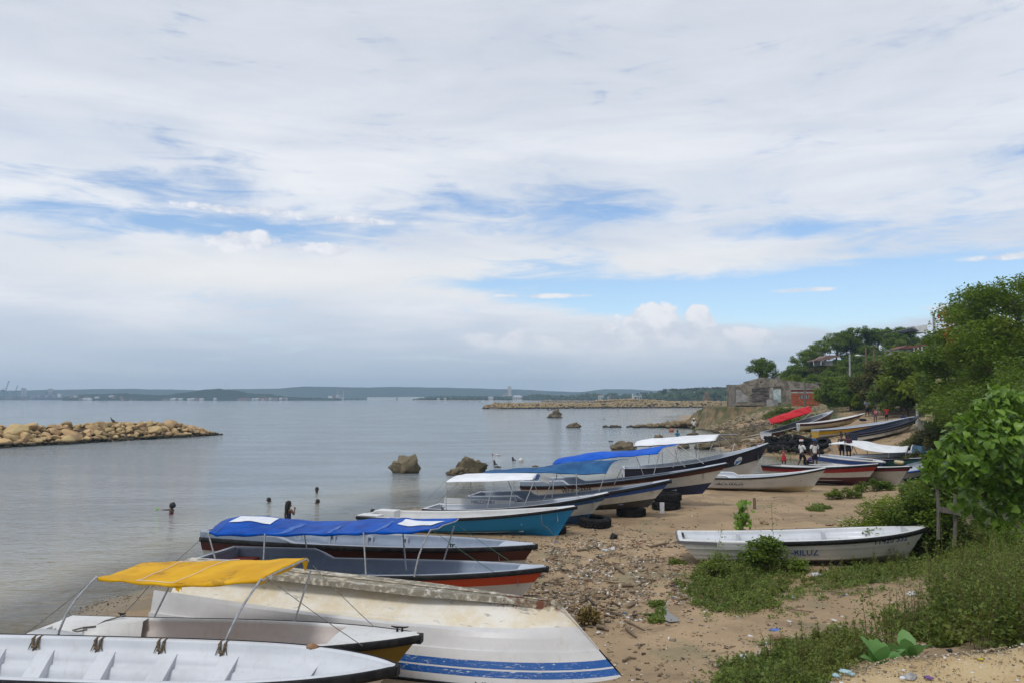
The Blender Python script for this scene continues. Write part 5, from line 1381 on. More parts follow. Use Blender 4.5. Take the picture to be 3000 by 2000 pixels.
for _ in range(520):
    i = rr.integers(20, len(cl) - 1); q = cl[i]; d_ = -q / np.linalg.norm(q); o_ = rr.uniform(1.2, 5.5) if i < 90 else rr.uniform(1, 9)
    p = q + d_ * o_ + rr.normal(0, .6, 2); items.append((p[0], p[1], max(G(p[0], p[1]), -.1) + rr.uniform(-.05, .35) * max(0, 1 - o_ / 6), rr.uniform(.14, .5)))
o = tag(link('cliff_rubble', scatter_rocks('cliff_rubble', items, rockmat('rubble_rock', (.30, .24, .15), (.2, .16, .1), (.13, .11, .06), .1), 15, ICO2)), 'fallen stones and rubble along the foot of the clay cliff', kind='stuff')
# ---- single rocks in the water
def big_rock(px, py_base, py_top, wpx, label, seed, flat=.8, m=GREYROCK, squash=1.0, name='sea_rock', cuts=6, rough=.24, zb=0.0):
    p = at(px, py_base, zb); s = p[1] / F; h = (py_base - py_top) * s; w_ = wpx * s
    me = rock_mesh(name, m, seed, ICO4, rough * 1.7, 1.0, 2.3, cuts)
    o = link(name, me, None, (p[0], p[1] + w_ * .32, zb + h * .22)); o.scale = (w_ * .56, w_ * .42 * squash, h * .92)
    return tag(o, label, 'rock')
big_rock(1178, 1386, 1326, 78, 'tall dark boulder standing in the water beyond the white canopied boat', 3)
o = big_rock(1385, 1390, 1341, 82, 'sloping boulder in the shallows behind the white canopy, larger part', 8)
big_rock(1335, 1391, 1372, 62, 'low mossy ledge joined to the left of the sloping boulder', 5, rough=.3)
big_rock(1625, 1223, 1200, 50, 'grey boulder in the bay with birds perched on it', 12)
big_rock(1679, 1252, 1237, 40, 'small round rock in the bay right of the bird boulder', 14)
big_rock(1836, 1318, 1297, 78, 'flat dark rock behind the left end of the white boat canopies', 16)
big_rock(1932, 1284, 1273, 26, 'pointed brown rock near the boy standing in the sea', 18)
big_rock(2034, 1276, 1266, 32, 'low rock on which the man in white stands', 22, cuts=4)
big_rock(2005, 1312, 1300, 40, 'mossy rock seen under the white canopy, left of two', 25); big_rock(2058, 1314, 1298, 70, 'mossy rock seen under the white canopy, right of two', 27); big_rock(2115, 1305, 1292, 50, 'brown rock at the shore right of the canopy rocks', 28)
big_rock(2095, 1213, 1190, 62, 'brown rock at the landward end of the jetty, upper one', 29); big_rock(2075, 1212, 1204, 40, 'small dark rock left of the jetty end', 33)
big_rock(1905, 1416, 1409, 30, 'dark stone in the water under the faded blue canopy', 34, cuts=3)

items = []; rr = np.random.default_rng(71)
for _ in range(420):
    px = rr.uniform(2086, 2235); y = rr.uniform(72, 106); x = (px - 1500) / F * y; g_ = G(x, y)
    if -.35 < g_ < .75: items.append((x, y, g_ + .05, rr.choice([.14, .2, .28, .42, .6], p=[.3, .3, .2, .13, .07])))
tag(link('shore_rocks', scatter_rocks('shore_rocks', items, rockmat('dark_shore_rock', (.17, .13, .075), (.11, .09, .055), (.07, .065, .03), .1), 19, ICO2)), 'dark mossy rocks along the shore below the cliff', kind='stuff')
# ------------------------------------------------------------------ houses, walls, poles on the shore
OLDCON = mat('weathered_concrete', (.27, .235, .185), (.13, .112, .088), 1.1, .95, bump=.4, bscale=8, c3=(.05, .046, .04), s3=2.6, t3=.56)
OLDPL = mat('pale_old_plaster', (.36, .35, .34), (.22, .21, .20), 1.3, .9, bump=.3, bscale=8, c3=(.12, .11, .10), s3=4, t3=.6)
TURQ = mat('flaking_turquoise_plaster', (.52, .56, .54), (.30, .42, .40), 2.2, .9, c3=(.25, .22, .18), s3=5, t3=.62)
BRICKM = mat('red_clay_block', (.36, .085, .032), (.25, .06, .028), 3, .9, bump=.2, bscale=14, rand=.45)
MORTAR = mat('grey_mortar', (.34, .27, .21), (.24, .19, .15), 5, .95)
WOODG = mat('grey_weathered_wood', (.16, .14, .12), (.09, .08, .07), 5, .9, stretch=(8, 8, 1))
WOODB = mat('brown_wood', (.19, .13, .08), (.11, .075, .045), 5, .9, stretch=(8, 8, 1))
def wall_poly(mb, pts, y, th, m=0):
    """upright slab from a polygon of (x, z), facing the viewer"""
    n = len(pts); F_ = [(x, y, z) for x, z in pts]; B_ = [(x, y + th, z) for x, z in pts]
    mb.add(F_ + B_, [tuple(range(n)), tuple(range(2 * n - 1, n - 1, -1))] + [(i, i + n, (i + 1) % n + n, (i + 1) % n) for i in range(n)], m)
yr = 113.0
def rp(px, py, y=yr): p = aty(px, py, y); return (p[0], p[2])
ru = empty('ruined_house', (0, 0, 0), 0, 'roofless grey ruin with gabled wall standing above the cliff', 'house')
mb = MB(); wall_poly(mb, [rp(2155, 1196), rp(2155, 1128), rp(2179, 1122), rp(2179, 1118), rp(2230, 1105), rp(2250, 1105), rp(2288, 1111), rp(2340, 1117), rp(2400, 1124), rp(2400, 1200)], yr, .3); mb.build('gable_wall', OLDCON, ru)
mb = MB(); a = rp(2155, 1196); b_ = rp(2155, 1128); mb.add([(a[0], yr + .3, a[1]), (a[0] + 1.2, yr + 8, a[1]), (a[0] + 1.2, yr + 8, b_[1] + .3), (a[0], yr + .3, b_[1])], [(0, 1, 2, 3)]); mb.box((a[0] + 4.5, yr + 8.2, (a[1] + b_[1]) / 2), (7, .3, b_[1] - a[1] + .5)); mb.build('rear_wall', OLDCON, ru)
def panel(parent, name, m, px0, py0, px1, py1, out=.05, th=.06, y=yr):
    a = rp(px0, py0, y - out); b_ = rp(px1, py1, y - out); mb = MB(); mb.box(((a[0] + b_[0]) / 2, y - out + th / 2 - .003, (a[1] + b_[1]) / 2), (b_[0] - a[0], th, abs(a[1] - b_[1]))); return mb.build(name, m, parent)
mb = MB(); wall_poly(mb, [rp(2156, 1177), rp(2156, 1140), rp(2170, 1142), rp(2178, 1152), rp(2190, 1160), rp(2195, 1172), rp(2194, 1176)], yr - .05, .04); mb.build('plaster', OLDPL, ru)
panel(ru, 'plaster', OLDPL, 2255, 1131, 2266, 1166, .06); panel(ru, 'lintel', OLDCON, 2250, 1127, 2292, 1131, .14, .14)
mb = MB(); wall_poly(mb, [rp(2266, 1178), rp(2265, 1143), rp(2274, 1139), rp(2287, 1139), rp(2288, 1178)], yr - .11, .10); mb.build('turquoise_plaster', TURQ, ru)
panel(ru, 'plinth', OLDPL, 2246, 1169, 2280, 1192, .3, .28)
mb = MB(); wall_poly(mb, [rp(2203, 1178), rp(2202, 1136), rp(2222, 1133), rp(2252, 1134), rp(2253, 1166), rp(2244, 1178)], yr - .03, .02)
mb.build('eroded_masonry', mat('black_streaked_masonry', (.15, .13, .11), (.035, .032, .028), 1.8, .95, bump=.8, bscale=5, stretch=(.6, 1, 2.4)), ru)
panel(ru, 'coping', OLDCON, 2157, 1183.5, 2240, 1187, .5, .5)
panel(ru, 'coping', OLDPL, 2247, 1192.5, 2286, 1195, .7, .6)
# brick shed: every block its own piece
ys = 104.0
sx0, sx1 = aty(2322, 1165, ys)[0], aty(2402, 1165, ys)[0]; sz0, sz1 = aty(2362, 1199, ys)[2], aty(2362, 1140, ys)[2]
sx0 = sx1 - 3.92
sd_ = empty('brick_shed', (sx1, ys, sz0), R(-45), 'small red clay block shed with a vent of grey blocks, beside the ruin', 'shed')
mb = MB(); mb.box(((sx0 - sx1) / 2, 2.1, (sz1 - sz0) / 2), (sx1 - sx0 - .04, 4.16, sz1 - sz0)); mb.build('mortar_wall', MORTAR, sd_)
brick = MB(); brick.box((0, 0, 0), (.475, .05, .215)); brick = brick.mesh('brick', BRICKM)
ncol, nrow = 7, 11; bw_ = (sx1 - sx0) / ncol; bh_ = (sz1 - sz0) / nrow
rr = np.random.default_rng(6)
for j in range(nrow):
    for i in range(ncol + (j % 2)):
        x = -(sx1 - sx0) + bw_ * (i + .5 - .5 * (j % 2)); x0 = max(x - bw_ / 2, sx0 - sx1); x1 = min(x + bw_ / 2, 0)
        z = bh_ * (j + .5)
        if j in (6, 7) and (sx0 - sx1) * .70 < x < (sx0 - sx1) * .38: continue
        if j == 9 and i > 0: continue
        o = link('brick', brick, sd_, ((x0 + x1) / 2, .0 - .012 + rr.uniform(-.008, .008), z)); o.scale = ((x1 - x0 - .035) / .475, 1, (bh_ - .03) / .215)
for j in range(nrow - 1):
    for i in range(6):
        y = .35 + .62 * i + (.3 if j % 2 else 0)
        if y > 3.9: continue
        o = link('brick', brick, sd_, (.0 + .008 + rr.uniform(-.006, .008), y, bh_ * (j + .5))); o.rotation_euler = (0, 0, R(90)); o.scale = (.58 / .475, 1, (bh_ - .03) / .215)
mb = MB(); x0 = (sx0 - sx1) * .685; x1 = (sx0 - sx1) * .375; mb.box(((x0 + x1) / 2, -.02, bh_ * 7), (x1 - x0, .06, bh_ * 2 - .03)); mb.build('vent_block', OLDPL, sd_)
for i in range(4):
    for j in range(2):
        mb = MB(); mb.lathe([(.0, 0), (.10, 0), (.10, .02)], 10); o = mb.build('vent_hole', DARKW, sd_, (x0 + (x1 - x0) * (i + .5) / 4, -.055, bh_ * (6.5 + j * .95))); o.rotation_euler = (R(90), 0, 0)
mb = MB(); mb.box(((sx0 - sx1) / 2 - .1, -.03, bh_ * 9.5), (sx1 - sx0 - .3, .05, bh_ - .04)); mb.build('concrete_band', OLDPL, sd_)
mb = MB()
for k in range(16): mb.box(((sx0 - sx1) * (k + .5) / 16 + rr.uniform(-.1, .1), rr.uniform(.0, .6), sz1 - sz0 + .05 + rr.uniform(0, .09)), (rr.uniform(.2, .6), rr.uniform(.3, .9), .08), rz=rr.uniform(-.4, .4))
mb.box(((sx0 - sx1) / 2, 2.0, sz1 - sz0 + .04), (sx1 - sx0 + .2, 4.4, .06)); mb.build('roof_slab', OLDPL, sd_)
# pale roofs behind the shed
e = empty('low_house', (0, 0, 0), 0, 'low house with pale corrugated roof behind the brick shed', 'house'); y = 121
a, b_ = rp(2376, 1110, y), rp(2424, 1121, y)
mb = MB(); mb.add([(a[0], y, b_[1]), (b_[0], y, b_[1]), (b_[0] - .2, y + 3, a[1]), (a[0] + .6, y + 3, a[1])], [(0, 1, 2, 3)]); mb.box(((a[0] + b_[0]) / 2, y + 1.5, b_[1] - 1.6), (b_[0] - a[0] - .4, 2.6, 3.1)); mb.build('roof', mat('pale_metal_roof', (.42, .43, .45), (.22, .21, .21), 1.6, .6, stretch=(6, 1, 1)), e)
e = empty('white_wall_stub', (0, 0, 0), 0, 'white broken wall behind the gable of the ruin, under the hill trees', 'wall')
mb = MB(); wall_poly(mb, [rp(2262, 1112, 124), rp(2262, 1103, 124), rp(2270, 1100, 124), rp(2284, 1099, 124), rp(2286, 1112, 124)], 124, .4); mb.build('wall', OLDPL, e)
def hill_house(name, label, y, body, roof, m, rm, posts=()):
    e = empty(name, (0, 0, 0), 0, label, 'house')
    a, b_ = rp(body[0], body[1], y), rp(body[2], body[3], y); mb = MB(); mb.box(((a[0] + b_[0]) / 2, y + 2.5, (a[1] + b_[1]) / 2), (b_[0] - a[0], 5, a[1] - b_[1])); mb.build('wall', m, e)
    mb = MB(); wall_poly(mb, [rp(p[0], p[1], y) for p in roof], y - .6, 3.4); mb.build('roof', rm, e)
    for p in posts:
        a, b_ = rp(p[0], p[1], y - .5), rp(p[2], p[3], y - .5); mb = MB(); mb.box(((a[0] + b_[0]) / 2, y - .5, (a[1] + b_[1]) / 2), (b_[0] - a[0], .2, a[1] - b_[1])); mb.build(p[4], DARKW if p[4] == 'window' else WHITEB, e)
    return e
hill_house('hillside_house', 'white house with a rusty porch roof among the trees on the slope of the hill', 138, (2398, 1056, 2440, 1070), [(2382, 1057), (2383, 1054), (2404, 1049), (2418, 1041), (2434, 1040), (2458, 1041), (2455, 1044), (2432, 1050), (2402, 1056)], OLDPL, mat('rusty_roof', (.20, .12, .10), (.14, .10, .09), .7, .8),
           [(2404, 1056, 2406, 1068, 'post'), (2383, 1057, 2384, 1070, 'post'), (2409, 1056, 2415, 1066, 'window'), (2392, 1058, 2400, 1069, 'window')])
hill_house('pillared_house', 'white pillared house with red tiled roof above the wires, right of the street lamp', 120, (2636, 1020, 2706, 1036), [(2632, 1021), (2650, 1012), (2672, 1013), (2708, 1008), (2710, 1012), (2676, 1019)], OLDPL, RUSTR,
           [(2676, 1018, 2679, 1035, 'post'), (2687, 1017, 2691, 1036, 'post'), (2699, 1016, 2702, 1035, 'post'), (2680, 1019, 2686, 1034, 'window'), (2692, 1019, 2698, 1034, 'window'), (2652, 1021, 2660, 1027, 'window')])
e = empty('gabled_house', (0, 0, 0), 0, 'pale gabled house on the crest of the hill beside the tall concrete pole', 'house')
mb = MB(); wall_poly(mb, [rp(2676, 974, 152), rp(2676, 958, 152), rp(2716, 951, 152), rp(2718, 974, 152)], 152, 5); mb.build('wall', WHITEB, e)
mb = MB(); wall_poly(mb, [rp(2670, 972, 152), rp(2673, 957, 152), rp(2674, 957, 152), rp(2688, 971, 152)], 151.5, 6); mb.build('roof', OLDPL, e)
hill_house('dark_roofed_house', 'house end with a dark roof showing below the crest trees', 148, (2622, 972, 2642, 980), [(2618, 973), (2640, 968), (2666, 962), (2690, 971), (2668, 970), (2640, 975)], OLDPL, DARKW)
# low painted counter by the path
yk = 77.0
e = empty('painted_counter', (0, 0, 0), 0, 'low worn wall painted white, green and red, with a man sitting on it', 'wall')
zb = aty(2573, 1222, yk)[2]
for px0, px1, p0, p1, m, n_ in ((2573, 2580, 1185, 1207, mat('white_flaking_paint', (.55, .55, .5), (.35, .34, .3), 6, .9), 'post'), (2580, 2624, 1192, 1207, mat('green_flaking_paint', (.20, .25, .16), (.13, .15, .10), 4, .9), 'panel'),
                            (2573, 2624, 1207, 1222, mat('reddish_flaking_plaster', (.30, .17, .12), (.20, .12, .09), 3, .95), 'base'), (2624, 2654, 1207, 1222, _mats['reddish_flaking_plaster'], 'base'), (2572, 2625, 1185, 1191, mat('red_cap_paint', (.30, .03, .04), (.2, .04, .04), 5, .8), 'cap')):
    a, b_ = rp(px0, p0, yk), rp(px1, p1, yk); mb = MB(); d_ = {'cap': .55, 'base': .42, 'post': .46, 'panel': .34}[n_]; mb.box(((a[0] + b_[0]) / 2, yk + .3, (a[1] + b_[1]) / 2), (b_[0] - a[0], d_, a[1] - b_[1] + .004)); mb.build(n_, m, e)
# poles
def post(name, label, cat, px, py0, py1, y, r, m, top_r=None, lean=0.0):
    a = aty(px, py1, y); b_ = aty(px + lean, py0, y); gz_ = min(a[2], G(a[0], y)) - .3
    mb = MB(); mb.tube([(0, 0, gz_ - a[2]), (b_[0] - a[0], 0, b_[2] - a[2])], [r, top_r or r * .8], 9)
    e = empty(name, (a[0], y, a[2]), 0, label, cat); mb.build('shaft', m, e); return e
PCON = mat('pole_concrete', (.36, .36, .37), (.27, .27, .28), 2, .9)
post('wooden_post', 'grey wooden post in front of the brick shed, behind the red canopy', 'post', 2358, 1119, 1232, 80, .115, WOODG)
post('concrete_pole', 'slim grey concrete pole, leftmost on the hillside, left of the street lamp', 'pole', 2489, 1037, 1108, 110, .14, PCON)
sl = post('street_lamp', 'tall brown wooden pole carrying a white street lamp on its left', 'street lamp', 2540, 1018, 1150, 92, .115, WOODB, lean=-4)
mb = MB(); q = aty(2535, 1042, 92) - np.array(sl.location); p2 = aty(2513, 1041, 92) - np.array(sl.location)
mb.tube([tuple(q), (q[0] - .4, 0, q[2] + .08), (p2[0] + .35, 0, p2[2] + .02)], .035, 6); mb.build('arm', METAL, sl)
mb = MB(); mb.lathe([(.0, -.12), (.16, -.1), (.2, 0), (.12, .12), (0, .16)], 12); o = mb.build('lamp_head', WHITEB, sl, tuple(p2)); o.scale = (1.8, 1, .8)
post('utility_pole', 'short brown pole top just right of the street lamp', 'pole', 2560, 1020, 1140, 96, .11, WOODB)
tp_ = post('painted_pole', 'thick brown pole with a teal painted foot beside the standing man', 'pole', 2572, 1128, 1216, 78, .115, WOODB, lean=-8)
mb = MB(); mb.tube([(0, 0, 0), (-.10, 0, 1.25)], .125, 9); mb.build('teal_band', TEAL, tp_)
post('tall_concrete_pole', 'tall pale concrete pole rising out of the big trees on the right', 'pole', 2744, 916, 1082, 62, .125, PCON, lean=-9)
post('white_gate_post', 'pale flaking gate post at the bow of the yellow boat', 'post', 2687, 1181, 1222, 60, .12, _mats['white_flaking_paint'])
mb = MB(); q = MB()
def wire(pts, y0, y1, label):
    n = len(pts); P = [aty(p[0], p[1], y0 + (y1 - y0) * i / (n - 1)) for i, p in enumerate(pts)]
    mb = MB(); mb.tube([tuple(p) for p in P], .022, 5); tag(mb.build('power_line', BLACK), label, 'wire')
wire([(2548, 1029), (2600, 1028), (2650, 1016), (2700, 994), (2736, 976), (2850, 935), (2930, 905), (3010, 872)], 92, 30, 'long dark power line climbing to the right edge over the big trees')
wire([(2548, 1036), (2570, 1048), (2600, 1050), (2640, 1042), (2675, 1025), (2735, 985)], 92, 62, 'sagging pale wire between the street lamp and the tall concrete pole')
# concrete stub in the bush
p = at(2712, 1262, 2.35); e = empty('concrete_stub', tuple(p), .15, 'broken square concrete stub in the vines above the canopy boat', 'block')
mb = MB(); mb.box((0, 0, .0), (.62, .6, 1.35)); mb.build('block', OLDCON, e)

# ------------------------------------------------------------------ the sandy ledge the photograph was taken from
led = [(1.55, 4.35), (1.73, 4.62), (1.85, 4.78), (2.0, 4.93), (2.18, 5.05), (2.4, 5.2), (2.6, 5.24), (2.8, 5.27), (3.1, 5.36), (3.54, 5.52), (4.4, 5.75), (5.6, 6.0), (7.5, 6.3)]
lx = [p[0] for p in led]; ly = [p[1] for p in led]
N = 120; xs_ = np.linspace(1.5, 7.5, N)
rows = []
rr = np.random.default_rng(77)
for v in (0, .02, .05, .10, .16, .25, .38, .55, .75, 1.0):
    row = []
    for i, x in enumerate(xs_):
        ye = np.interp(x, lx, ly) + .04 * mnoise.noise(Vector((x * 5, 1, 1))) + .025 * mnoise.noise(Vector((x * 17, 3, 1)))
        row.append((x, ye - v * 3.4, 2.75 + .02 * mnoise.noise(Vector((x * 3, v * 12, 2))) - .015 * math.exp(-v * 30)))
    rows.append(row)
low = [[(x + .02 * mnoise.noise(Vector((x * 9, k, 5))), y + d + .05 * mnoise.noise(Vector((x * 6, k * 3.0, 7))), z - h) for x, y, z in rows[0]] for k, (d, h) in enumerate(((.05, .12), (.10, .35), (.30, .8), (.7, 1.6)))]
lm, t, out = newmat('shelly_sand')
geo = t.node('ShaderNodeNewGeometry').outputs['Position']
c = t.mix(t.ramp(t.noise(geo, 3, 6, .65), .38, .64), (.50, .37, .19), (.42, .29, .14))
c = t.mix(t.math('MULTIPLY', t.ramp(t.noise(geo, 50, 4, .7), .54, .66), .6), c, (.60, .50, .36)); c = t.mix(t.math('MULTIPLY', t.ramp(t.noise(geo, 70, 3, .7), .63, .70), .7), c, (.16, .10, .05))
b = t.node('ShaderNodeBsdfPrincipled', Base__Color=c, Roughness=.95); bn = t.node('ShaderNodeBump', Height=t.noise(geo, 55, 5, .7), Strength=.6, Distance=.02); t.put(b, 'Normal', bn.outputs[0]); t.put(out, 'Surface', b.outputs[0])
mb = MB(); mb.grid(low[::-1] + rows, 0, True); tag(mb.build('ledge', lm), 'crumbling edge of shelly sand above the beach', kind='structure')
# ------------------------------------------------------------------ plants
L_DARK = leafmat('dark_leaves', (.028, .058, .005), (.140, .220, .016), (.17, .19, .014), .38, .5)
L_MID = leafmat('green_leaves', (.038, .074, .007), (.165, .240, .018), (.20, .21, .02), .36, .5)
L_OLIVE = leafmat('olive_leaves', (.045, .050, .012), (.140, .140, .030), (.17, .11, .03), .32, .6)
L_YEL = leafmat('yellow_green_leaves', (.060, .092, .008), (.22, .29, .022), (.24, .24, .02), .36, .5)
L_BIG = leafmat('broad_leaves', (.050, .110, .010), (.21, .34, .040), None, .34, .38)
L_WEED = leafmat('weed_leaves', (.050, .082, .013), (.185, .235, .035), (.20, .18, .036), .34, .6)
L_COVER = leafmat('ground_cover_leaves', (.050, .088, .014), (.190, .250, .042), (.17, .165, .032), .32, .6)
BARK = mat('grey_brown_bark', (.15, .115, .08), (.075, .058, .042), 6, .95, stretch=(3, 3, 1))
STEM = mat('green_brown_stem', (.10, .09, .03), (.14, .07, .03), 8, .8)
T_DIA = np.array([(0, 0, 0), (.5, .27, .07), (1, 0, -.03), (.5, -.27, .07)], float)
def leaves_np(C, size, rr, pitch=(-.9, .6), tmpl=T_DIA, head=None):
    n = len(C); k = len(tmpl)
    h = rr.uniform(0, 2 * math.pi, n) if head is None else head
    p = rr.uniform(pitch[0], pitch[1], n); r_ = rr.normal(0, .5, n)
    ch, sh, cp, sp, cr, sr = np.cos(h), np.sin(h), np.cos(p), np.sin(p), np.cos(r_), np.sin(r_)
    X = np.stack([ch * cp, sh * cp, sp], -1); Yv = np.stack([-sh, ch, np.zeros(n)], -1); Z = np.cross(X, Yv)
    Y2 = Yv * cr[:, None] + Z * sr[:, None]; Z2 = np.cross(X, Y2)
    s = np.asarray(size)[:, None, None] if np.ndim(size) else size
    V = C[:, None, :] + s * (tmpl[None, :, 0:1] * X[:, None, :] + tmpl[None, :, 1:2] * Y2[:, None, :] + tmpl[None, :, 2:3] * Z2[:, None, :])
    return V.reshape(-1, 3)
def leaf_mesh(name, C, size, m, rr, tint=None, pitch=(-.9, .6), head=None):
    V = leaves_np(C, size, rr, pitch, head=head); n = len(C)
    Fc = np.arange(4 * n).reshape(n, 4)
    if tint is None: tint = rr.uniform(0, 1, n)
    return mesh_np(name, V, Fc, m, tint=np.clip(tint, 0, 1))
def crown_pts(rr, clusters, n):
    """clusters (x, y, z, r, rz): points thick near the skin of each clump; tint varies by clump"""
    w_ = np.array([c[3] ** 2 for c in clusters]); idx = rr.choice(len(clusters), n, p=w_ / w_.sum()); cl_ = np.array(clusters)[idx]
    d = rr.normal(0, 1, (n, 3)); d /= np.linalg.norm(d, axis=1)[:, None]; rad = rr.uniform(.25, 1.0, n) ** .55 * (1 + .12 * rr.normal(0, 1, n))
    P = cl_[:, :3] + d * rad[:, None] * np.stack([cl_[:, 3], cl_[:, 3], cl_[:, 4]], -1)
    ct = rr.uniform(.1, .9, len(clusters)); t_ = ct[idx] * .6 + rr.uniform(0, .45, n)
    return P, t_
def crown_proto(seed, R_, H, nc, n, leaf, m, flat=.75, open_=.0, name='crown'):
    rr = np.random.default_rng(seed); cl_ = []
    for _ in range(nc):
        a = rr.uniform(0, 2 * math.pi); u = rr.uniform(0, 1) ** .6; z = rr.uniform(.38, 1.0)
        rad = R_ * u * math.sqrt(max(.08, 1 - ((z - .55) / .6) ** 2)); r = R_ * rr.uniform(.22, .42) * (1 - open_)
        cl_.append((math.cos(a) * rad, math.sin(a) * rad, H * z - r * .4, r, r * flat))
    P, t_ = crown_pts(rr, cl_, n)
    cm_ = leaf_mesh(name, P, leaf * rr.uniform(.6, 1.25, n), m, rr, t_)
    mb = MB(); hb_ = H * .42
    mb.tube([(0, 0, -.8), (.05 * R_, 0, hb_ * .5), (0, .04 * R_, hb_)], [.055 * H * .6, .04 * H * .6, .03 * H * .6], 8)
    for c in cl_[:10]:
        b0 = Vector((0, .04 * R_, hb_ * rr.uniform(.6, 1))); e_ = Vector(c[:3]); mid = (b0 + e_) / 2 + Vector((0, 0, -.06 * H))
        mb.tube([b0, mid, e_], [.018 * H * .6, .012 * H * .6, .004 * H], 6)
    return mb.mesh('trunk', BARK), cm_
def plant_tree(proto, name, loc, s, rz, label, cat='tree', group=None, sz=1.0):
    e = empty(name, loc, rz, label, cat, group); link('trunk', proto[0], e); link('crown', proto[1], e); e.scale = (s, s, s * sz); return e
PR = {'round': crown_proto(1, 2.3, 4.6, 26, 5200, .34, L_MID), 'dark': crown_proto(2, 2.4, 4.8, 28, 5600, .32, L_DARK), 'open': crown_proto(3, 2.8, 5.6, 26, 3600, .28, L_MID, .62, .28), 'olive': crown_proto(4, 2.2, 4.0, 24, 4600, .30, L_OLIVE),
      'yel': crown_proto(5, 2.2, 4.2, 26, 5000, .33, L_YEL), 'shrub': crown_proto(6, 1.7, 2.2, 20, 4200, .26, L_MID, .8)}
# --- wooded hill
rr = np.random.default_rng(91); done = []
KIND = {'round': ('hill_tree', 'green rounded tree in the wooded hillside above the shed'), 'dark': ('hill_tree', 'dark green tree in the wooded hillside above the shed'), 'open': ('crest_tree', 'open spreading tree with see-through crown on the skyline of the hill'),
        'olive': ('hill_tree', 'brownish olive tree in the wooded hillside above the shed'), 'yel': ('hill_tree', 'yellow-green tree in the wooded hillside above the shed'), 'shrub': ('hill_shrub', 'low green shrub in the undergrowth of the hillside')}
keepout = [(2409, 1062, 26, 12, 138), (2666, 1026, 40, 12, 120), (2705, 966, 18, 8, 152), (2398, 1117, 26, 8, 121)]
def seen_before(x, y, h):
    px = 1500 + F * x / y
    gz_ = G(x, y)
    pt_, pb_ = 1165 - (gz_ + h - CZ) * F / y, 1165 - (gz_ - CZ) * F / y
    for kx, ky, kw, kh, kd in keepout:
        if y < kd and abs(px - kx) < kw + 1.6 * F / y and pt_ < ky + 2 and pb_ > ky - kh: return True
    return False
cand = [(rr.uniform(.33, .72), rr.uniform(94, 166)) for _ in range(2600)]
nh = 0
for s_, y in cand:
    if nh >= 215: break
    x = s_ * y
    if y < 112 and x < 47.5: continue
    if y < 126 and x < 44: continue
    if y < 150 and x < 42.5: continue
    if any((x - a) ** 2 + (y - b_) ** 2 < 2.5 ** 2 for a, b_ in done): continue
    gz_ = G(x, y)
    if gz_ < 3.0: continue
    k = rr.choice(['round', 'dark', 'olive', 'yel', 'shrub'], p=[.30, .26, .12, .14, .18])
    sc_ = rr.uniform(.62, .95) if k != 'shrub' else rr.uniform(.9, 1.3)
    if y < 118: sc_ *= .75
    if seen_before(x, y, 4.3 * sc_):
        k = 'shrub'; sc_ *= .6
        if seen_before(x, y, 1.6 * sc_): continue
    done.append((x, y)); nh += 1
    plant_tree(PR[k], KIND[k][0], (x, y, gz_ - .3), sc_, rr.uniform(0, 6.3), KIND[k][1], 'shrub' if k == 'shrub' else 'tree', 'trees and shrubs covering the hillside')
for px, py, y, s_ in ((2306, 1088, 138, .6), (2320, 1072, 139, .7), (2335, 1058, 140, .8), (2352, 1040, 142, .95), (2372, 1022, 144, .9), (2392, 1005, 146, 1.05), (2418, 992, 148, 1.05), (2448, 972, 150, 1.1), (2480, 960, 152, 1.1), (2508, 955, 152, 1.0), (2545, 956, 152, .95), (2572, 958, 154, .9), (2600, 956, 154, .9), (2642, 950, 152, 1.0)):
    p = aty(px, py, y); plant_tree(PR['open' if px not in (2642, 2335, 2306, 2480, 2545, 2600) else 'dark'], 'crest_tree', (p[0], y, p[2] - 5.4 * s_), s_, px * .7, KIND['open'][1] if px not in (2642, 2335, 2306, 2480, 2545, 2600) else 'dense dark tree among the open ones along the hill crest' if px != 2642 else 'dense dark round tree on the hill crest left of the gabled house', 'tree', 'open trees along the hill crest')
p = aty(2236, 1104, 122); e = plant_tree(PR['dark'], 'lone_tree', (p[0], 122, p[2] - 1.3), .88, 1.0, 'lone leafy tree standing behind the gable of the ruin', 'tree')
p = aty(2325, 1118, 122); plant_tree(PR['yel'], 'leaning_bush', (p[0], 122, p[2] - 2.2), .8, 2.0, 'bright yellow-green bush behind the shed roof', 'bush')
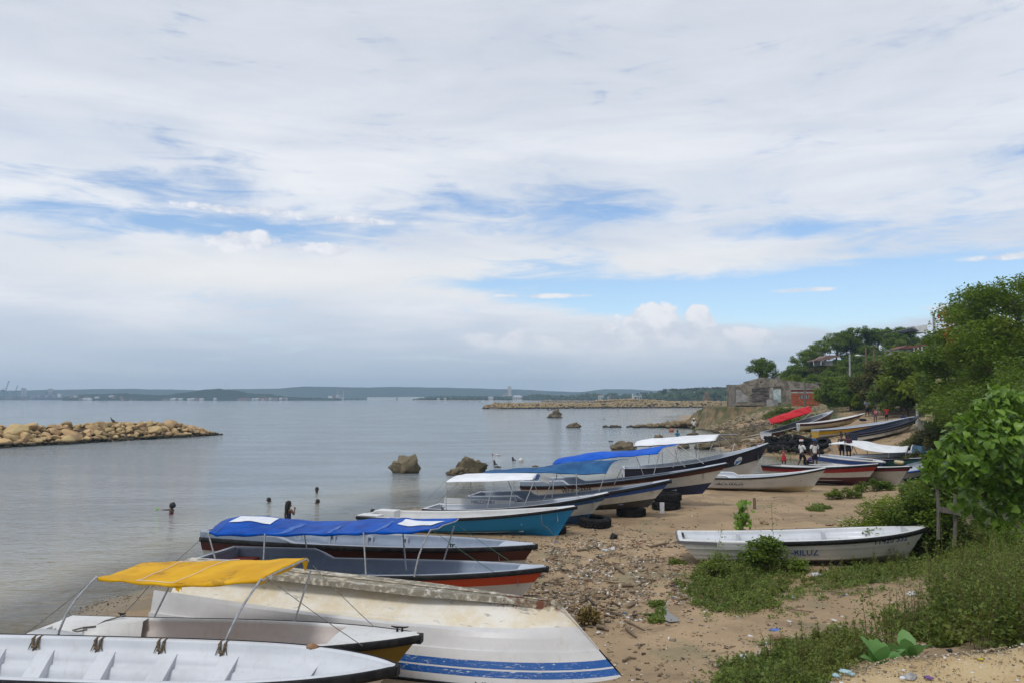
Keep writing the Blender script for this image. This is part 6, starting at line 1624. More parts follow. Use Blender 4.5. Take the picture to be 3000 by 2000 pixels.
# --- trees between the shed and the big trees
for px, py_t, y, k, s_, lab in ((2425, 1112, 101, 'yel', .70, 'bright green bushy tree right behind the brick shed'), (2465, 1098, 98, 'round', .95, 'green tree between the shed and the footpath'), (2510, 1090, 92, 'dark', .95, 'dark bushy tree at the end of the footpath'),
                               (2560, 1062, 84, 'olive', 1.1, 'brownish olive tree behind the painted pole'), (2610, 1066, 82, 'olive', 1.2, 'olive tree with pale blossom behind the painted counter'), (2640, 1108, 80, 'dark', 1.15, 'dark glossy tree over the seated man'),
                               (2680, 1075, 76, 'dark', 1.25, 'dark tree behind the white gate post'), (2715, 1020, 70, 'yel', 1.5, 'yellow-green tree at the foot of the tall concrete pole'), (2488, 1128, 88, 'dark', .85, 'dark low tree over the footpath between shed and painted pole'), (2600, 1120, 79, 'dark', 1.0, 'dark glossy tree right behind the painted counter'), (2655, 1140, 72, 'round', .9, 'green tree with low boughs right of the painted counter'), (2450, 1170, 99, 'shrub', .9, 'low shrub at the corner of the brick shed'), (2535, 1150, 84, 'yel', .5, 'small yellowish shrub beside the standing man')):
    p = aty(px, py_t, y); gz_ = G(p[0], y); h0 = {'yel': 4.2, 'round': 4.6, 'dark': 4.8, 'olive': 4.0, 'shrub': 2.2}[k] * 1.0
    s2 = (p[2] - gz_ + .3) / h0; plant_tree(PR[k], 'shore_tree', (p[0], y, gz_ - .3), max(s_, s2 * .8), px * .31, lab, 'tree', None, min(1.25, max(.7, s2 / max(s_, s2 * .8))))
# --- big fine-leaved trees on the right
def big_tree(name, label, x, y, H, R_, seed, m, n, leaf, nc=46, lean=0.0):
    rr = np.random.default_rng(seed); g_ = G(x, y) - .4; cl_ = []
    for _ in range(nc):
        a = rr.uniform(0, 2 * math.pi); z = rr.uniform(.16, 1.0); u = rr.uniform(.25, 1) ** .7; rad = R_ * u * math.sqrt(max(.06, 1 - ((z - .48) / .60) ** 2)); r = R_ * rr.uniform(.15, .31)
        cl_.append((math.cos(a) * rad + lean * z, math.sin(a) * rad, H * z - r * .5, r, r * rr.uniform(.55, .8)))
    P, t_ = crown_pts(rr, cl_, n)
    # sprays: leaves sit on short twigs that arch outward
    e = empty(name, (x, y, g_), 0, label, 'tree'); link('crown', leaf_mesh('crown', P, leaf * rr.uniform(.6, 1.3, n), m, rr, t_, (-.8, .5)), e)
    mb = MB(); mb.tube([(0, 0, -.5), (.1, 0, H * .2), (-.1, .1, H * .42)], [.30, .24, .17], 9)
    for c in cl_[:22]:
        b0 = Vector((0, .05, H * rr.uniform(.15, .42))); e_ = Vector(c[:3]); mb.tube([b0, (b0 + e_) / 2 + Vector((0, 0, -.04 * H)), e_], [.10, .06, .02], 6)
    mb.build('trunk', BARK, e); return e
big_tree('acacia_tree', 'big feathery dark tree filling the right edge, nearer one', 24.8, 37, 8.9, 4.4, 71, L_MID, 66000, .19, 95)
big_tree('acacia_tree', 'big feathery green tree behind the nearer one, its top spray against the sky', 27.4, 45.5, 9.9, 4.0, 72, L_DARK, 52000, .19, 70, .3)
big_tree('acacia_tree', 'feathery tree leaning out of the right edge at the sky', 29.3, 36, 9.3, 5.2, 73, L_DARK, 50000, .19, 66)
big_tree('bank_tree', 'low dense green tree hanging over the bank behind the teal boat', 27.6, 47.5, 4.6, 2.9, 74, L_MID, 20000, .14, 44)
big_tree('bank_tree', 'dark tangle of tree on the bank right of the concrete stub', 25.4, 41.0, 4.8, 2.8, 75, L_DARK, 15000, .15, 40)
big_tree('bank_tree', 'mid green tree on the bank below the tall concrete pole', 32.4, 56, 6.4, 3.4, 76, L_MID, 18000, .17, 40)
big_tree('back_thicket_tree', 'dark tree closing the view behind the broad-leaved tree', 18.7, 27.5, 4.8, 3.2, 77, L_DARK, 22000, .12, 44)
big_tree('back_thicket_tree', 'dark tree in the shade at the right edge behind the broad leaves', 14.9, 20.5, 3.9, 2.4, 78, L_DARK, 14000, .11, 36)
o = MB()
rr = np.random.default_rng(33); p = aty(2772, 1000, 40.5)
cl_ = [(p[0] + rr.normal(0, .25), p[1] + rr.normal(0, .2), p[2] + rr.normal(0, .7), .28, .3) for _ in range(7)]; P, t_ = crown_pts(rr, cl_, 420)
tag(link('orange_blossom', leaf_mesh('orange_blossom', P, .13, leafmat('orange_petals', (.45, .06, .01), (.6, .14, .02), None, .3, .6), rr, t_)), 'spray of orange blossom among the big trees right of the tall pole', 'blossom')
for px, py, y, lab in ((2722, 1222, 43, 'largest cream blossom head above the concrete stub'), (2748, 1113, 42, 'cream blossom head high in the bank trees'), (2775, 1176, 41, 'cream blossom head in the dark leaves, middle of three'), (2735, 1194, 42.5, 'small cream blossom just above the largest one')):
    p = aty(px, py, y - 2.2); cl_ = [(0, 0, 0, .16, .14)]; P, t_ = crown_pts(rr, cl_, 130); q = .5 if px != 2722 else .9
    o = link('cream_blossom', leaf_mesh('cream_blossom', P, .07, leafmat('cream_petals', (.55, .50, .25), (.7, .66, .4), None, .3, .6), rr, t_), None, tuple(p)); o.scale = (q * 1.5,) * 3; tag(o, lab, 'blossom')
# --- vines over the slope under the stub
rr = np.random.default_rng(61); n = 17000
u = rr.uniform(0, 1, n); v = rr.uniform(0, 1, n)
px = 2632 + 120 * u + 14 * rr.normal(0, 1, n); y = 46.5 + 4.0 * v + 3 * (1 - u) * v
x = (px - 1500) / F * y; z = ground_np(x, y) + rr.uniform(0, 1, n) ** .8 * (.35 + 1.5 * np.clip(u - .1, 0, 1) * (.4 + .6 * np.sin(px * .09) ** 2))
tag(link('vines', leaf_mesh('vines', np.c_[x, y, z], .13 * rr.uniform(.6, 1.2, n), L_OLIVE, rr, rr.uniform(.2, 1, n))), 'matted creepers covering the slope beside the beach', kind='stuff')
# --- bush behind the near white boat
def bush(name, label, px, py_base, zb, w_, h_, d_, n, leaf, m, seed, nc=26, cat='bush', stems=9):
    rr = np.random.default_rng(seed); p = at(px, py_base, zb); e = empty(name, (p[0], p[1], G(p[0], p[1])), 0, label, cat); cl_ = []
    for _ in range(nc):
        a = rr.uniform(0, 6.3); u = rr.uniform(0, 1) ** .55; z = rr.uniform(.12, .95) ** .9; cl_.append((math.cos(a) * w_ / 2 * u * (1.1 - .5 * z), math.sin(a) * d_ / 2 * u, h_ * z * (1 - .35 * u), rr.uniform(.12, .24) * min(w_, h_ * 1.6), rr.uniform(.10, .2) * min(w_, h_ * 1.6)))
    P, t_ = crown_pts(rr, cl_, n); P[:, 2] = np.maximum(P[:, 2], .01)
    link('foliage', leaf_mesh('foliage', P, leaf * rr.uniform(.6, 1.25, n), m, rr, t_, (-.5, .7)), e); mb = MB()
    for c in cl_[:stems]: mb.tube([(c[0] * .2, c[1] * .2, -.05), (c[0] * .6, c[1] * .6, c[2] * .6), c[:3]], [.018, .013, .005], 5)
    mb.build('stems', BARK, e); return e
bush('stub_vine', 'leafy vine clump covering the foot of the concrete stub', 2712, 1312, 1.4, 3.0, 1.5, 1.2, 4200, .14, L_OLIVE, 98, 26, 'vine')
bush('hedge_bush', 'yellow-green leafy bush behind the bow of the near white boat', 2655, 1592, .55, 3.3, 1.55, 1.8, 13000, .105, L_YEL, 101, 40)
bush('hedge_bush', 'taller darker bush right of the boat bow, behind the broken fence', 2760, 1590, .75, 2.2, 2.3, 1.6, 10000, .11, L_MID, 102, 34)
bush('grey_leaved_bush', 'grey-green bush in front of the blue bottomed boat', 2730, 1500, .7, 1.7, 2.1, 1.2, 3200, .16, L_COVER, 103, 22)
bush('boat_side_bush', 'dark leafy bush growing against the side of the near white boat', 2252, 1682, .26, 1.45, .95, .45, 2600, .10, L_MID, 114, 12)
bush('tall_weed_bush', 'low green weeds left of the boat side bush', 2110, 1690, .26, 1.3, .5, .7, 2600, .075, L_WEED, 105, 20)
bush('bow_weeds', 'green weeds under the bows of the red and crimson striped boats', 2562, 1444, .3, 1.9, .55, .7, 2200, .10, L_DARK, 106, 20)
bush('bow_weeds', 'sparse green weeds under the bow of the plain lettered boat', 2466, 1458, .3, 1.7, .5, .8, 1800, .11, L_WEED, 107, 16)
bush('slope_grass_clump', 'green grass clump below the red canopy boat on the slope', 2318, 1225, 2.2, 4.0, .9, 2.0, 3600, .16, L_MID, 108, 24)
bush('ruin_weeds', 'weeds growing below the plinth of the ruin', 2300, 1215, 2.4, 5.0, 1.5, 2.0, 5200, .2, L_WEED, 109, 30)
bush('path_weeds', 'low weeds between the shed and the path', 2462, 1200, 2.9, 4.5, 1.3, 2.5, 5200, .2, L_MID, 110, 30)
bush('path_weeds', 'grassy weeds beside the standing man', 2520, 1205, 2.9, 2.2, .8, 2.0, 2400, .16, L_WEED, 111, 20)
# --- young plant with hanging leaves, each leaf its own piece
HEART = [(0, 0, 0), (-.10, .22, .02), (.02, .42, .03), (.28, .46, .02), (.60, .30, -.02), (1.0, 0, -.14), (.60, -.30, -.02), (.28, -.46, .02), (.02, -.42, .03), (-.10, -.22, .02), (.30, 0, .10), (.62, 0, .06)]
HF = [(0, 1, 2, 10), (2, 3, 10), (3, 4, 11, 10), (4, 5, 11), (5, 6, 11), (6, 7, 10, 11), (7, 8, 10), (8, 9, 0, 10)]
def heart_leaf(tints):
    out = []
    for t_ in tints:
        mb = MB(); mb.add(HEART, HF, 0, True); me = mb.mesh('leaf', L_BIG)
        a = me.attributes.new('tint', 'FLOAT', 'FACE'); a.data.foreach_set('value', np.full(len(HF), t_, np.float32)); out.append(me)
    return out
LEAVES = heart_leaf((.1, .35, .6, .95))
def hang_leaves(e, P, size, rr, own=300, droop=(-1.2, -.25)):
    n = len(P); order = np.argsort(P[:, 1]); P = P[order]
    for k in range(min(own, n)):
        o = link('leaf', LEAVES[int(rr.integers(0, 4))], e, tuple(P[k])); o.rotation_euler = (rr.normal(0, .45), -rr.uniform(*droop), rr.uniform(0, 6.3) if rr.uniform() < .4 else rr.uniform(3.6, 5.9)); s_ = size * rr.uniform(.65, 1.2); o.scale = (s_, s_, s_)
    if n > own:
        T = np.array(HEART)[[0, 2, 3, 5, 7, 8]]; C = P[own:]; V = leaves_np(C, size * rr.uniform(.6, 1.15, n - own), rr, (-1.2, .1), T); q = np.arange(n - own)[:, None] * 6
        Fc = np.concatenate([q + np.array([[0, 1, 2, 3]]), q + np.array([[0, 3, 4, 5]])]); o = link('inner_leaves', mesh_np('inner_leaves', V, Fc, L_BIG, tint=rr.uniform(0, .9, len(Fc))), e); o['kind'] = 'stuff'
rr = np.random.default_rng(201); p = at(2175, 1562, .28); e = empty('young_plant', (p[0], p[1], G(p[0], p[1])), 0, 'young plant with large hanging green leaves behind the near white boat', 'plant')
mb = MB()
for a in range(3): mb.tube([(0, 0, -.05), (.06 * math.cos(a * 2.1), .06 * math.sin(a * 2.1), .5), (.12 * math.cos(a * 2.1 + .5), .1 * math.sin(a * 2.1), .95)], [.014, .010, .005], 5)
mb.build('stem', STEM, e)
P = np.array([(rr.normal(0, .13) * (1.25 - z * .6), rr.normal(0, .12), .12 + .95 * z) for z in rr.uniform(0, 1, 86)]); hang_leaves(e, P, .185, rr)
# --- the broad-leaved tree on the right
rr = np.random.default_rng(202); x0, y0 = 9.9, 16.3; g_ = G(x0, y0); e = empty('broad_leaved_tree', (x0, y0, g_), 0, 'leafy tree with broad bright heart-shaped leaves at the right edge', 'tree')
def L3(px, py, y): q = aty(px, py, y); return (q[0] - x0, q[1] - y0, q[2] - g_)
mb = MB()
for pts_ in ([(2960, 1590, 16.4), (2925, 1500, 16.3), (2897, 1430, 16.2), (2890, 1380, 16.0), (2870, 1300, 15.9)], [(2990, 1590, 16.6), (2980, 1440, 16.6), (2980, 1370, 16.5), (2960, 1260, 16.3)], [(2925, 1500, 16.3), (2860, 1420, 15.9), (2800, 1360, 15.6)], [(3020, 1600, 16.7), (3010, 1400, 16.5), (2990, 1250, 16)]):
    n_ = len(pts_); mb.tube([L3(*q) for q in pts_], [.055 - .04 * i / (n_ - 1) for i in range(n_)], 7)
mb.build('trunk', BARK, e)
cl_ = [L3(*q) + (r, r * .75) for *q, r in ((2950, 1165, 15.6, .38), (2900, 1205, 15.5, .42), (2985, 1200, 15.7, .45), (2850, 1240, 15.4, .36), (2930, 1255, 15.3, .45), (2800, 1290, 15.3, .32), (2880, 1300, 15.2, .42), (2960, 1300, 15.3, .5), (2770, 1345, 15.3, .30), (2830, 1350, 15.2, .36), (2900, 1370, 15.5, .45), (2985, 1385, 15.5, .5),
                                     (2740, 1365, 15.4, .24), (2790, 1395, 15.4, .28), (2860, 1420, 15.8, .4), (2940, 1450, 15.9, .45), (3000, 1480, 15.6, .4), (2955, 1560, 15.5, .32), (2830, 1480, 16.2, .3), (2900, 1520, 16.2, .35), (3030, 1250, 15.8, .6), (3040, 1400, 15.8, .6), (2915, 1150, 15.5, .16), (2975, 1158, 15.6, .2), (2858, 1190, 15.4, .14), (2818, 1222, 15.3, .15), (2775, 1272, 15.3, .13), (2738, 1318, 15.4, .12), (2706, 1362, 15.4, .14), (2722, 1392, 15.5, .12), (2765, 1425, 15.5, .16))]
P, t_ = crown_pts(rr, cl_, 2600); hang_leaves(e, P, .165, rr)
# --- big-leaved weed by the ledge: every leaf its own piece
rr = np.random.default_rng(203); LONG = [(0, 0, 0), (.2, .20, .05), (.55, .30, .06), (.85, .18, .0), (1, 0, -.05), (.85, -.18, .0), (.55, -.30, .06), (.2, -.20, .05), (.3, 0, -.02), (.7, 0, -.02)]
mb = MB(); mb.add(LONG, [(0, 1, 8), (1, 2, 9, 8), (2, 3, 4, 9), (4, 5, 6, 9), (6, 7, 8, 9), (7, 0, 8)], 0, True); longm = mb.mesh('leaf', leafmat('pale_veined_leaf', (.11, .25, .06), (.17, .32, .09), None, .3, .5))
a = longm.attributes.new('tint', 'FLOAT', 'FACE'); a.data.foreach_set('value', np.full(6, .6, np.float32))
for px, py, zb, lab, L_ in ((2580, 1915, 1.30, 'big pale-leaved weed at the edge of the ledge, left of two', ((-.5, 1.0, .40), (-.2, .75, .38), (.6, .8, .40), (-1.0, .5, .36), (1.6, .7, .36), (.35, 1.2, .36), (.9, 1.0, .36), (1.3, 1.25, .32), (2.6, .5, .28), (-2.0, .6, .26), (.1, .35, .24))), (2668, 1912, 1.30, 'big pale-leaved weed at the edge of the ledge, right of two', ((-.6, .9, .36), (.2, 1.1, .34), (1.3, .7, .34), (-1.2, .6, .32), (.9, .8, .30), (2.4, .6, .26), (-1.6, .5, .24)))):
    p = at(px, py, zb); e = empty('milkweed', (p[0], p[1], G(p[0], p[1]) + .02), 0, lab, 'plant'); mb = MB(); mb.tube([(0, 0, -.1), (0, 0, .18)], .015, 6); mb.build('stem', STEM, e)
    for k_, (hd, pt_, s_) in enumerate(L_):
        o = link('leaf', longm, e, (0, 0, .1 + rr.uniform(0, .08))); o.rotation_euler = (rr.normal(0, .3), -pt_, k_ * 2.4 + px * .7); o.scale = (s_, s_, s_)
# --- tall weeds along the right and ground cover mats
def weed_stalks(name, label, spots, m, rr, h=(.5, 1.0), leaf=.07, per=60, kind='stuff', spike=True):
    C = []; S = []; hd = []; mb = MB()
    for x, y in spots:
        g_ = G(x, y); hh = rr.uniform(*h); lx_, ly_ = rr.normal(0, .12, 2) * hh
        mb.tube([(x, y, g_ - .03), (x + lx_ * .4, y + ly_ * .4, g_ + hh * .55), (x + lx_, y + ly_, g_ + hh)], [.007, .005, .0025], 4)
        for _ in range(per):
            u = rr.uniform(.08, 1); w_ = .17 * hh * (1 - u * .75); C.append((x + lx_ * u + rr.normal(0, w_), y + ly_ * u + rr.normal(0, w_), g_ + hh * u)); S.append(leaf * (1.25 - .8 * u) * rr.uniform(.6, 1.2))
        if spike:
            for _ in range(12): C.append((x + lx_ + rr.normal(0, .012), y + ly_ + rr.normal(0, .012), g_ + hh * rr.uniform(.85, 1.1))); S.append(leaf * .4)
    C = np.array(C); S = np.array(S); k = len(C); me = leaf_mesh(name, C, S, [m, STEM], rr, rr.uniform(0, 1, k), (-.3, 1.1))
    o = link(name, me); tag(o, label, kind=kind)
    s2 = mb.build('stems', STEM, o); return o
rr = np.random.default_rng(301); spots = []
while len(spots) < 330:
    px = rr.uniform(2690, 3080); yy = rr.uniform(9.2, 15.5); x = (px - 1500) / F * yy
    if x < 5.9 + max(0, (yy - 10)) * .36 + (0 if yy > 10.5 else .4): continue
    spots.append((x, yy))
weed_stalks('tall_weeds', 'dense stand of tall feathery weeds on the bank at the right', spots, L_WEED, rr, (.55, 1.25), .085, 95)
for lab, px, py, zb, h_ in (('tall thin weed with bare spikes in front of the ground cover, left one', 2546, 1870, .9, 1.0), ('tall thin weed with bare spikes in front of the ground cover, middle one', 2580, 1850, .9, .95), ('tall thin weed with bare spikes in front of the ground cover, right one', 2610, 1840, .9, .9),
                            ('spindly weed standing by the right sand patch', 2725, 1800, .9, .75), ('thin spiky weed rising over the side of the near white boat', 2270, 1660, .28, 1.55), ('thin weed left of the near boat bush, before its hull', 2102, 1670, .26, .95), ('yellowish seed spike weed in front of the near white boat', 2185, 1720, .26, .62), ('short seed spike weed in the green mat', 2150, 1730, .26, .5)):
    p = at(px, py, zb); o = weed_stalks('weed', lab, [(p[0] + rr.normal(0, .03), p[1] + rr.normal(0, .03))], L_WEED, rr, (h_ * .95, h_ * 1.05), .095, 80, 'thing'); o.name = 'leaves'; del o['label'], o['kind']; e = empty('weed', (p[0], p[1], 0), 0, lab, 'weed'); o.parent = e; o.location = (-p[0], -p[1], 0)
def mat_cover(name, label, poly, n, h=.12, leaf=.05, seed=0, zb=.27, m=L_COVER):
    rr = np.random.default_rng(seed); W_ = np.array([at(px, py, zb)[:2] for px, py in poly]); lo, hi = W_.min(0), W_.max(0); P = []
    k = 0
    q = rr.uniform(lo, hi, (n * 6, 2)); inside = np.zeros(len(q), bool); j = len(W_) - 1
    for i in range(len(W_)):
        c = ((W_[i, 1] > q[:, 1]) != (W_[j, 1] > q[:, 1])) & (q[:, 0] < (W_[j, 0] - W_[i, 0]) * (q[:, 1] - W_[i, 1]) / (W_[j, 1] - W_[i, 1] + 1e-9) + W_[i, 0]); inside ^= c; j = i
    dmin = np.full(len(q), 9.0)
    for i in range(len(W_)):
        a_, b_ = W_[i], W_[(i + 1) % len(W_)]; ab = b_ - a_; t_ = np.clip(((q - a_) @ ab) / (ab @ ab), 0, 1); dmin = np.minimum(dmin, np.linalg.norm(q - (a_ + t_[:, None] * ab), axis=1))
    d = np.where(inside, dmin, -dmin)
    pn = np.array([mnoise.fractal(Vector((a * 2.1, b_ * 2.1, seed)), 1, 2, 3) for a, b_ in q])
    ok = (d + pn * .62 > .02); q = q[ok][:n]; pn = pn[ok][:n]; d = d[ok][:n]
    z = ground_np(q[:, 0], q[:, 1]) + wob(q[:, 0], q[:, 1]) + rr.uniform(0, 1, len(q)) ** 1.5 * h * np.clip(.30 + pn * 1.8 + np.clip(d, 0, .6), .12, 1.9)
    return tag(link(name, leaf_mesh(name, np.c_[q, z], leaf * rr.uniform(.45, 1.35, len(q)), m, rr, np.clip(rr.uniform(0, .7, len(q)) + pn * .9 + .05, 0, 1), (-.3, 1.1))), label, kind='stuff')
mat_cover('ground_cover', 'wide mat of green creeping plants in front of the near white boat', [(1985, 1715), (2060, 1672), (2140, 1650), (2260, 1650), (2310, 1690), (2325, 1740), (2300, 1780), (2200, 1800), (2110, 1790), (2040, 1765)], 14250, 0.110, 0.060, 401)
mat_cover('ground_cover', 'band of creeping plants right of the near boat bow', [(2330, 1712), (2400, 1690), (2480, 1668), (2600, 1640), (2700, 1655), (2790, 1665), (2810, 1700), (2740, 1720), (2600, 1735), (2480, 1740), (2400, 1735)], 9576, 0.094, 0.060, 402, .33)
mat_cover('ground_cover', 'leafy mat below the bow of the near white boat', [(2680, 1600), (2780, 1580), (2900, 1600), (3000, 1620), (3050, 1680), (2900, 1660), (2800, 1640), (2700, 1625)], 10450, 0.176, 0.068, 403, .6)
mat_cover('ground_cover', 'mat of creeping plants at the lower right, left of the ledge', [(2080, 1925), (2130, 1890), (2250, 1855), (2330, 1830), (2430, 1818), (2530, 1835), (2580, 1880), (2560, 1920), (2460, 1960), (2400, 2020), (2200, 2030), (2110, 1965)], 13680, 0.121, 0.060, 404, .62)
mat_cover('ground_cover', 'grassy slope at the bottom edge left of the ledge', [(2180, 1985), (2260, 1945), (2400, 1930), (2480, 1930), (2420, 1990), (2380, 2060), (2180, 2060)], 8550, 0.077, 0.048, 405, .9, L_YEL)
mat_cover('ground_cover', 'small weedy patch beside the puddle', [(1890, 1800), (1920, 1785), (1950, 1790), (1950, 1815), (1915, 1825)], 1500, 0.068, 0.055, 406, .2)
mat_cover('ground_cover', 'small weedy patch above the puddle', [(1905, 1775), (1925, 1765), (1945, 1772), (1935, 1782)], 700, 0.068, 0.055, 407, .2)
mat_cover('ground_cover', 'weeds growing under the stern of the near white boat', [(1960, 1655), (1990, 1640), (2010, 1650), (1990, 1662)], 700, 0.102, 0.060, 408, .25)
mat_cover('ground_cover', 'weeds on the sand by the hedge bush', [(2530, 1530), (2580, 1505), (2620, 1520), (2600, 1545)], 1800, 0.212, 0.080, 409, .4)
mat_cover('ground_cover', 'low weeds on the sand before the lettered boat', [(2360, 1490), (2400, 1478), (2440, 1486), (2400, 1497)], 900, 0.102, 0.090, 410, .28)
mat_cover('ground_cover', 'undergrowth along the foot of the weed bank', [(2640, 1760), (2720, 1730), (2850, 1740), (2900, 1860), (2760, 1890), (2700, 1850)], 12000, 0.212, 0.075, 411, .9, L_WEED)
mat_cover('ground_cover', 'green verge beside the footpath', [(2415, 1235), (2450, 1205), (2480, 1198), (2490, 1208), (2460, 1230)], 2600, 0.255, 0.160, 412, 2.5, L_MID)
mat_cover('ground_cover', 'grass below the brick shed', [(2255, 1232), (2270, 1205), (2330, 1198), (2420, 1198), (2445, 1212), (2390, 1235), (2330, 1248), (2270, 1250)], 9000, 0.425, 0.180, 413, 2.4, L_MID)

rr = np.random.default_rng(601)
def in_poly(poly, zb, n):
    W_ = np.array([at(px, py, zb)[:2] for px, py in poly]); c = W_.mean(0); out = []
    while len(out) < n:
        i = int(rr.integers(0, len(W_))); a_, b_ = W_[i], W_[(i + 1) % len(W_)]; u, v = rr.uniform(0, 1, 2)
        if u + v > 1: u, v = 1 - u, 1 - v
        out.append(tuple(c + (a_ - c) * u * 1.12 + (b_ - c) * v * 1.12))
    return out
for lab, poly, zb, n, h_ in (('loose seed stalks standing out of the wide green mat', [(2010, 1715), (2100, 1665), (2260, 1650), (2320, 1720), (2250, 1790), (2080, 1770)], .27, 46, (.15, .45)), ('loose stalks standing out of the band of plants by the boat bow', [(2340, 1715), (2480, 1670), (2700, 1650), (2800, 1690), (2600, 1740)], .33, 50, (.15, .42)),
                             ('loose stalks and grass among the lower right plants', [(2120, 1930), (2250, 1860), (2430, 1820), (2570, 1860), (2470, 1950), (2380, 2000), (2180, 2000)], .62, 70, (.12, .40)), ('thin stalks between the ledge and the sand patch', [(2500, 1880), (2560, 1800), (2700, 1760), (2720, 1860)], .9, 34, (.3, .8))):
    weed_stalks('seed_stalks', lab, in_poly(poly, zb, n), L_WEED, rr, h_, .07, 40)
C = []; S = []
for poly, zb in (([(1960, 1720), (2060, 1650), (2260, 1635), (2360, 1700), (2330, 1810), (2100, 1820)], .27), ([(2310, 1720), (2480, 1655), (2820, 1640), (2840, 1720), (2600, 1760), (2400, 1760)], .33), ([(2040, 1930), (2250, 1830), (2530, 1800), (2620, 1900), (2400, 2040), (2100, 2020)], .62)):
    for x, y in in_poly(poly, zb, 130):
        g_ = G(x, y); k = int(rr.integers(5, 26)); q = rr.normal(0, .07, (k, 2)); C += [(x + a_, y + b_, g_ + rr.uniform(.0, .05)) for a_, b_ in q]; S += list(rr.uniform(.03, .075, k))
tag(link('sprigs', leaf_mesh('sprigs', np.array(C), np.array(S), L_COVER, rr, rr.uniform(0, 1, len(C)), (-.2, 1.0))), 'small separate sprigs thinning out over the sand round the mats', kind='stuff')
# ------------------------------------------------------------------ people
SK1 = mat('dark_brown_skin', (.085, .044, .027), (.065, .032, .019), 6, .55); SK2 = mat('brown_skin', (.12, .060, .034), (.10, .05, .028), 6, .55)
HAIR = mat('black_hair', (.006, .005, .005), (.012, .010, .009), 30, .7)
def cloth(n, c, c2=None): return mat('cloth_' + n, c, c2, 14, .85, spec=.2, bump=.3, bscale=18)
def skin_mesh(name, V, E, Rr, m, parent, sub=1, root=0):
    me = bpy.data.meshes.new(name); me.from_pydata([tuple(v) for v in V], E, []); me.materials.append(m); o = link(name, me, parent)
    md = o.modifiers.new('skin', 'SKIN'); md.use_smooth_shade = True
    for i, r in enumerate(Rr):
        rr_ = r if isinstance(r, tuple) else (r, r); me.skin_vertices[0].data[i].radius = rr_; me.skin_vertices[0].data[i].use_root = (i == root)
    s = o.modifiers.new('smooth', 'SUBSURF'); s.levels = sub; s.render_levels = sub
    return o
def person(label, loc, h, face, pose=None, skin=SK1, shirt=None, shorts=None, skirt=None, sleeve=.55, leg=.9, hair='short', hat=None, girl=False, hands=True):
    """loc: where the feet stand; face: heading of the body, 0 looks away from the viewer, 180 degrees looks at the viewer"""
    J = {'pel': (0, 0, .52), 'wai': (0, 0, .62), 'che': (0, .008, .735), 'nec': (0, .0, .825), 'hea': (0, .012, .895), 'cro': (0, .005, .955)}
    sw = .098 if girl else .112
    for s, k in ((-1, 'l'), (1, 'r')):
        J['sh' + k] = (s * sw, 0, .80); J['el' + k] = (s * (sw + .035), -.01, .64); J['wr' + k] = (s * (sw + .04), .03, .49)
        J['hi' + k] = (s * .050, 0, .50); J['kn' + k] = (s * .058, .012, .275); J['an' + k] = (s * .060, -.005, .045); J['to' + k] = (s * .068, .085, .018)
    if pose: J.update(pose)
    e = empty('person', tuple(loc), R(-face), label, 'person'); e.scale = (h, h, h)
    N = list(J); ix = {n: i for i, n in enumerate(N)}; V = [np.array(J[n], float) for n in N]
    rad = {'pel': (.078, .060), 'wai': (.066, .05), 'che': (.082, .058), 'nec': .030, 'hea': (.050, .058), 'cro': (.046, .052)}
    for k in 'lr': rad.update({'sh' + k: .036, 'el' + k: .025, 'wr' + k: .017, 'hi' + k: .052, 'kn' + k: .033, 'an' + k: .021, 'to' + k: .018})
    if girl: rad['che'] = (.070, .05); rad['wai'] = (.056, .044)
    Rr = [rad[n] for n in N]
    E = [('pel', 'wai'), ('wai', 'che'), ('che', 'nec'), ('nec', 'hea'), ('hea', 'cro')]
    for k in 'lr': E += [('che', 'sh' + k), ('sh' + k, 'el' + k), ('el' + k, 'wr' + k), ('pel', 'hi' + k), ('hi' + k, 'kn' + k), ('kn' + k, 'an' + k), ('an' + k, 'to' + k)]
    E = [(ix[a], ix[b]) for a, b in E]
    if hands:
        for k in 'lr':
            w = np.array(J['wr' + k], float); d = w - np.array(J['el' + k], float); d /= np.linalg.norm(d); sd_ = np.cross(d, (0, 1, 0)); sd_ = sd_ / (np.linalg.norm(sd_) + 1e-6); nr_ = np.cross(sd_, d)
            V.append(w + d * .03); Rr.append((.020, .012)); pi_ = len(V) - 1; E.append((ix['wr' + k], pi_))
            for q, (o_, L) in enumerate(((-.017, .036), (-.006, .044), (.006, .042), (.017, .034))):
                V.append(w + d * .045 + nr_ * o_); Rr.append(.0062); a = len(V) - 1; V.append(w + d * (.045 + L) + nr_ * o_ * 1.2 + sd_ * .008); Rr.append(.0048); E += [(pi_, a), (a, a + 1)]
            V.append(w + d * .03 + nr_ * .03); Rr.append(.007); E.append((pi_, len(V) - 1))
    skin_mesh('body', V, E, Rr, skin, e, 2)
    he = np.array(J['hea'], float); cr = np.array(J['cro'], float); up = cr - he
    hv = Vector(tuple(he)); mb = MB()
    for s in (-1, 1): mb.lathe([(0, -.007), (.007, 0), (0, .007)], 6, 0, (he[0] + s * .021, he[1] + .054, he[2] + .016))
    mb.build('eyes', mat('dark_eye', (.02, .015, .012), None, 5, .2), e)
    mb = MB(); mb.tube([(he[0], he[1] + .052, he[2] + .012), (he[0], he[1] + .070, he[2] - .012)], [.005, .011], 6); mb.build('nose', skin, e)
    mb = MB(); mb.tube([(he[0] - .018, he[1] + .054, he[2] - .034), (he[0], he[1] + .058, he[2] - .034), (he[0] + .018, he[1] + .054, he[2] - .034)], .005, 5); mb.build('mouth', mat('lips', (.09, .03, .025), None, 5, .5), e)
    mb = MB()
    for s in (-1, 1): mb.tube([(he[0] + s * .052, he[1] - .004, he[2] - .014), (he[0] + s * .058, he[1] - .008, he[2] + .016)], [.008, .010], 6)
    mb.build('ears', skin, e)
    mb = MB()
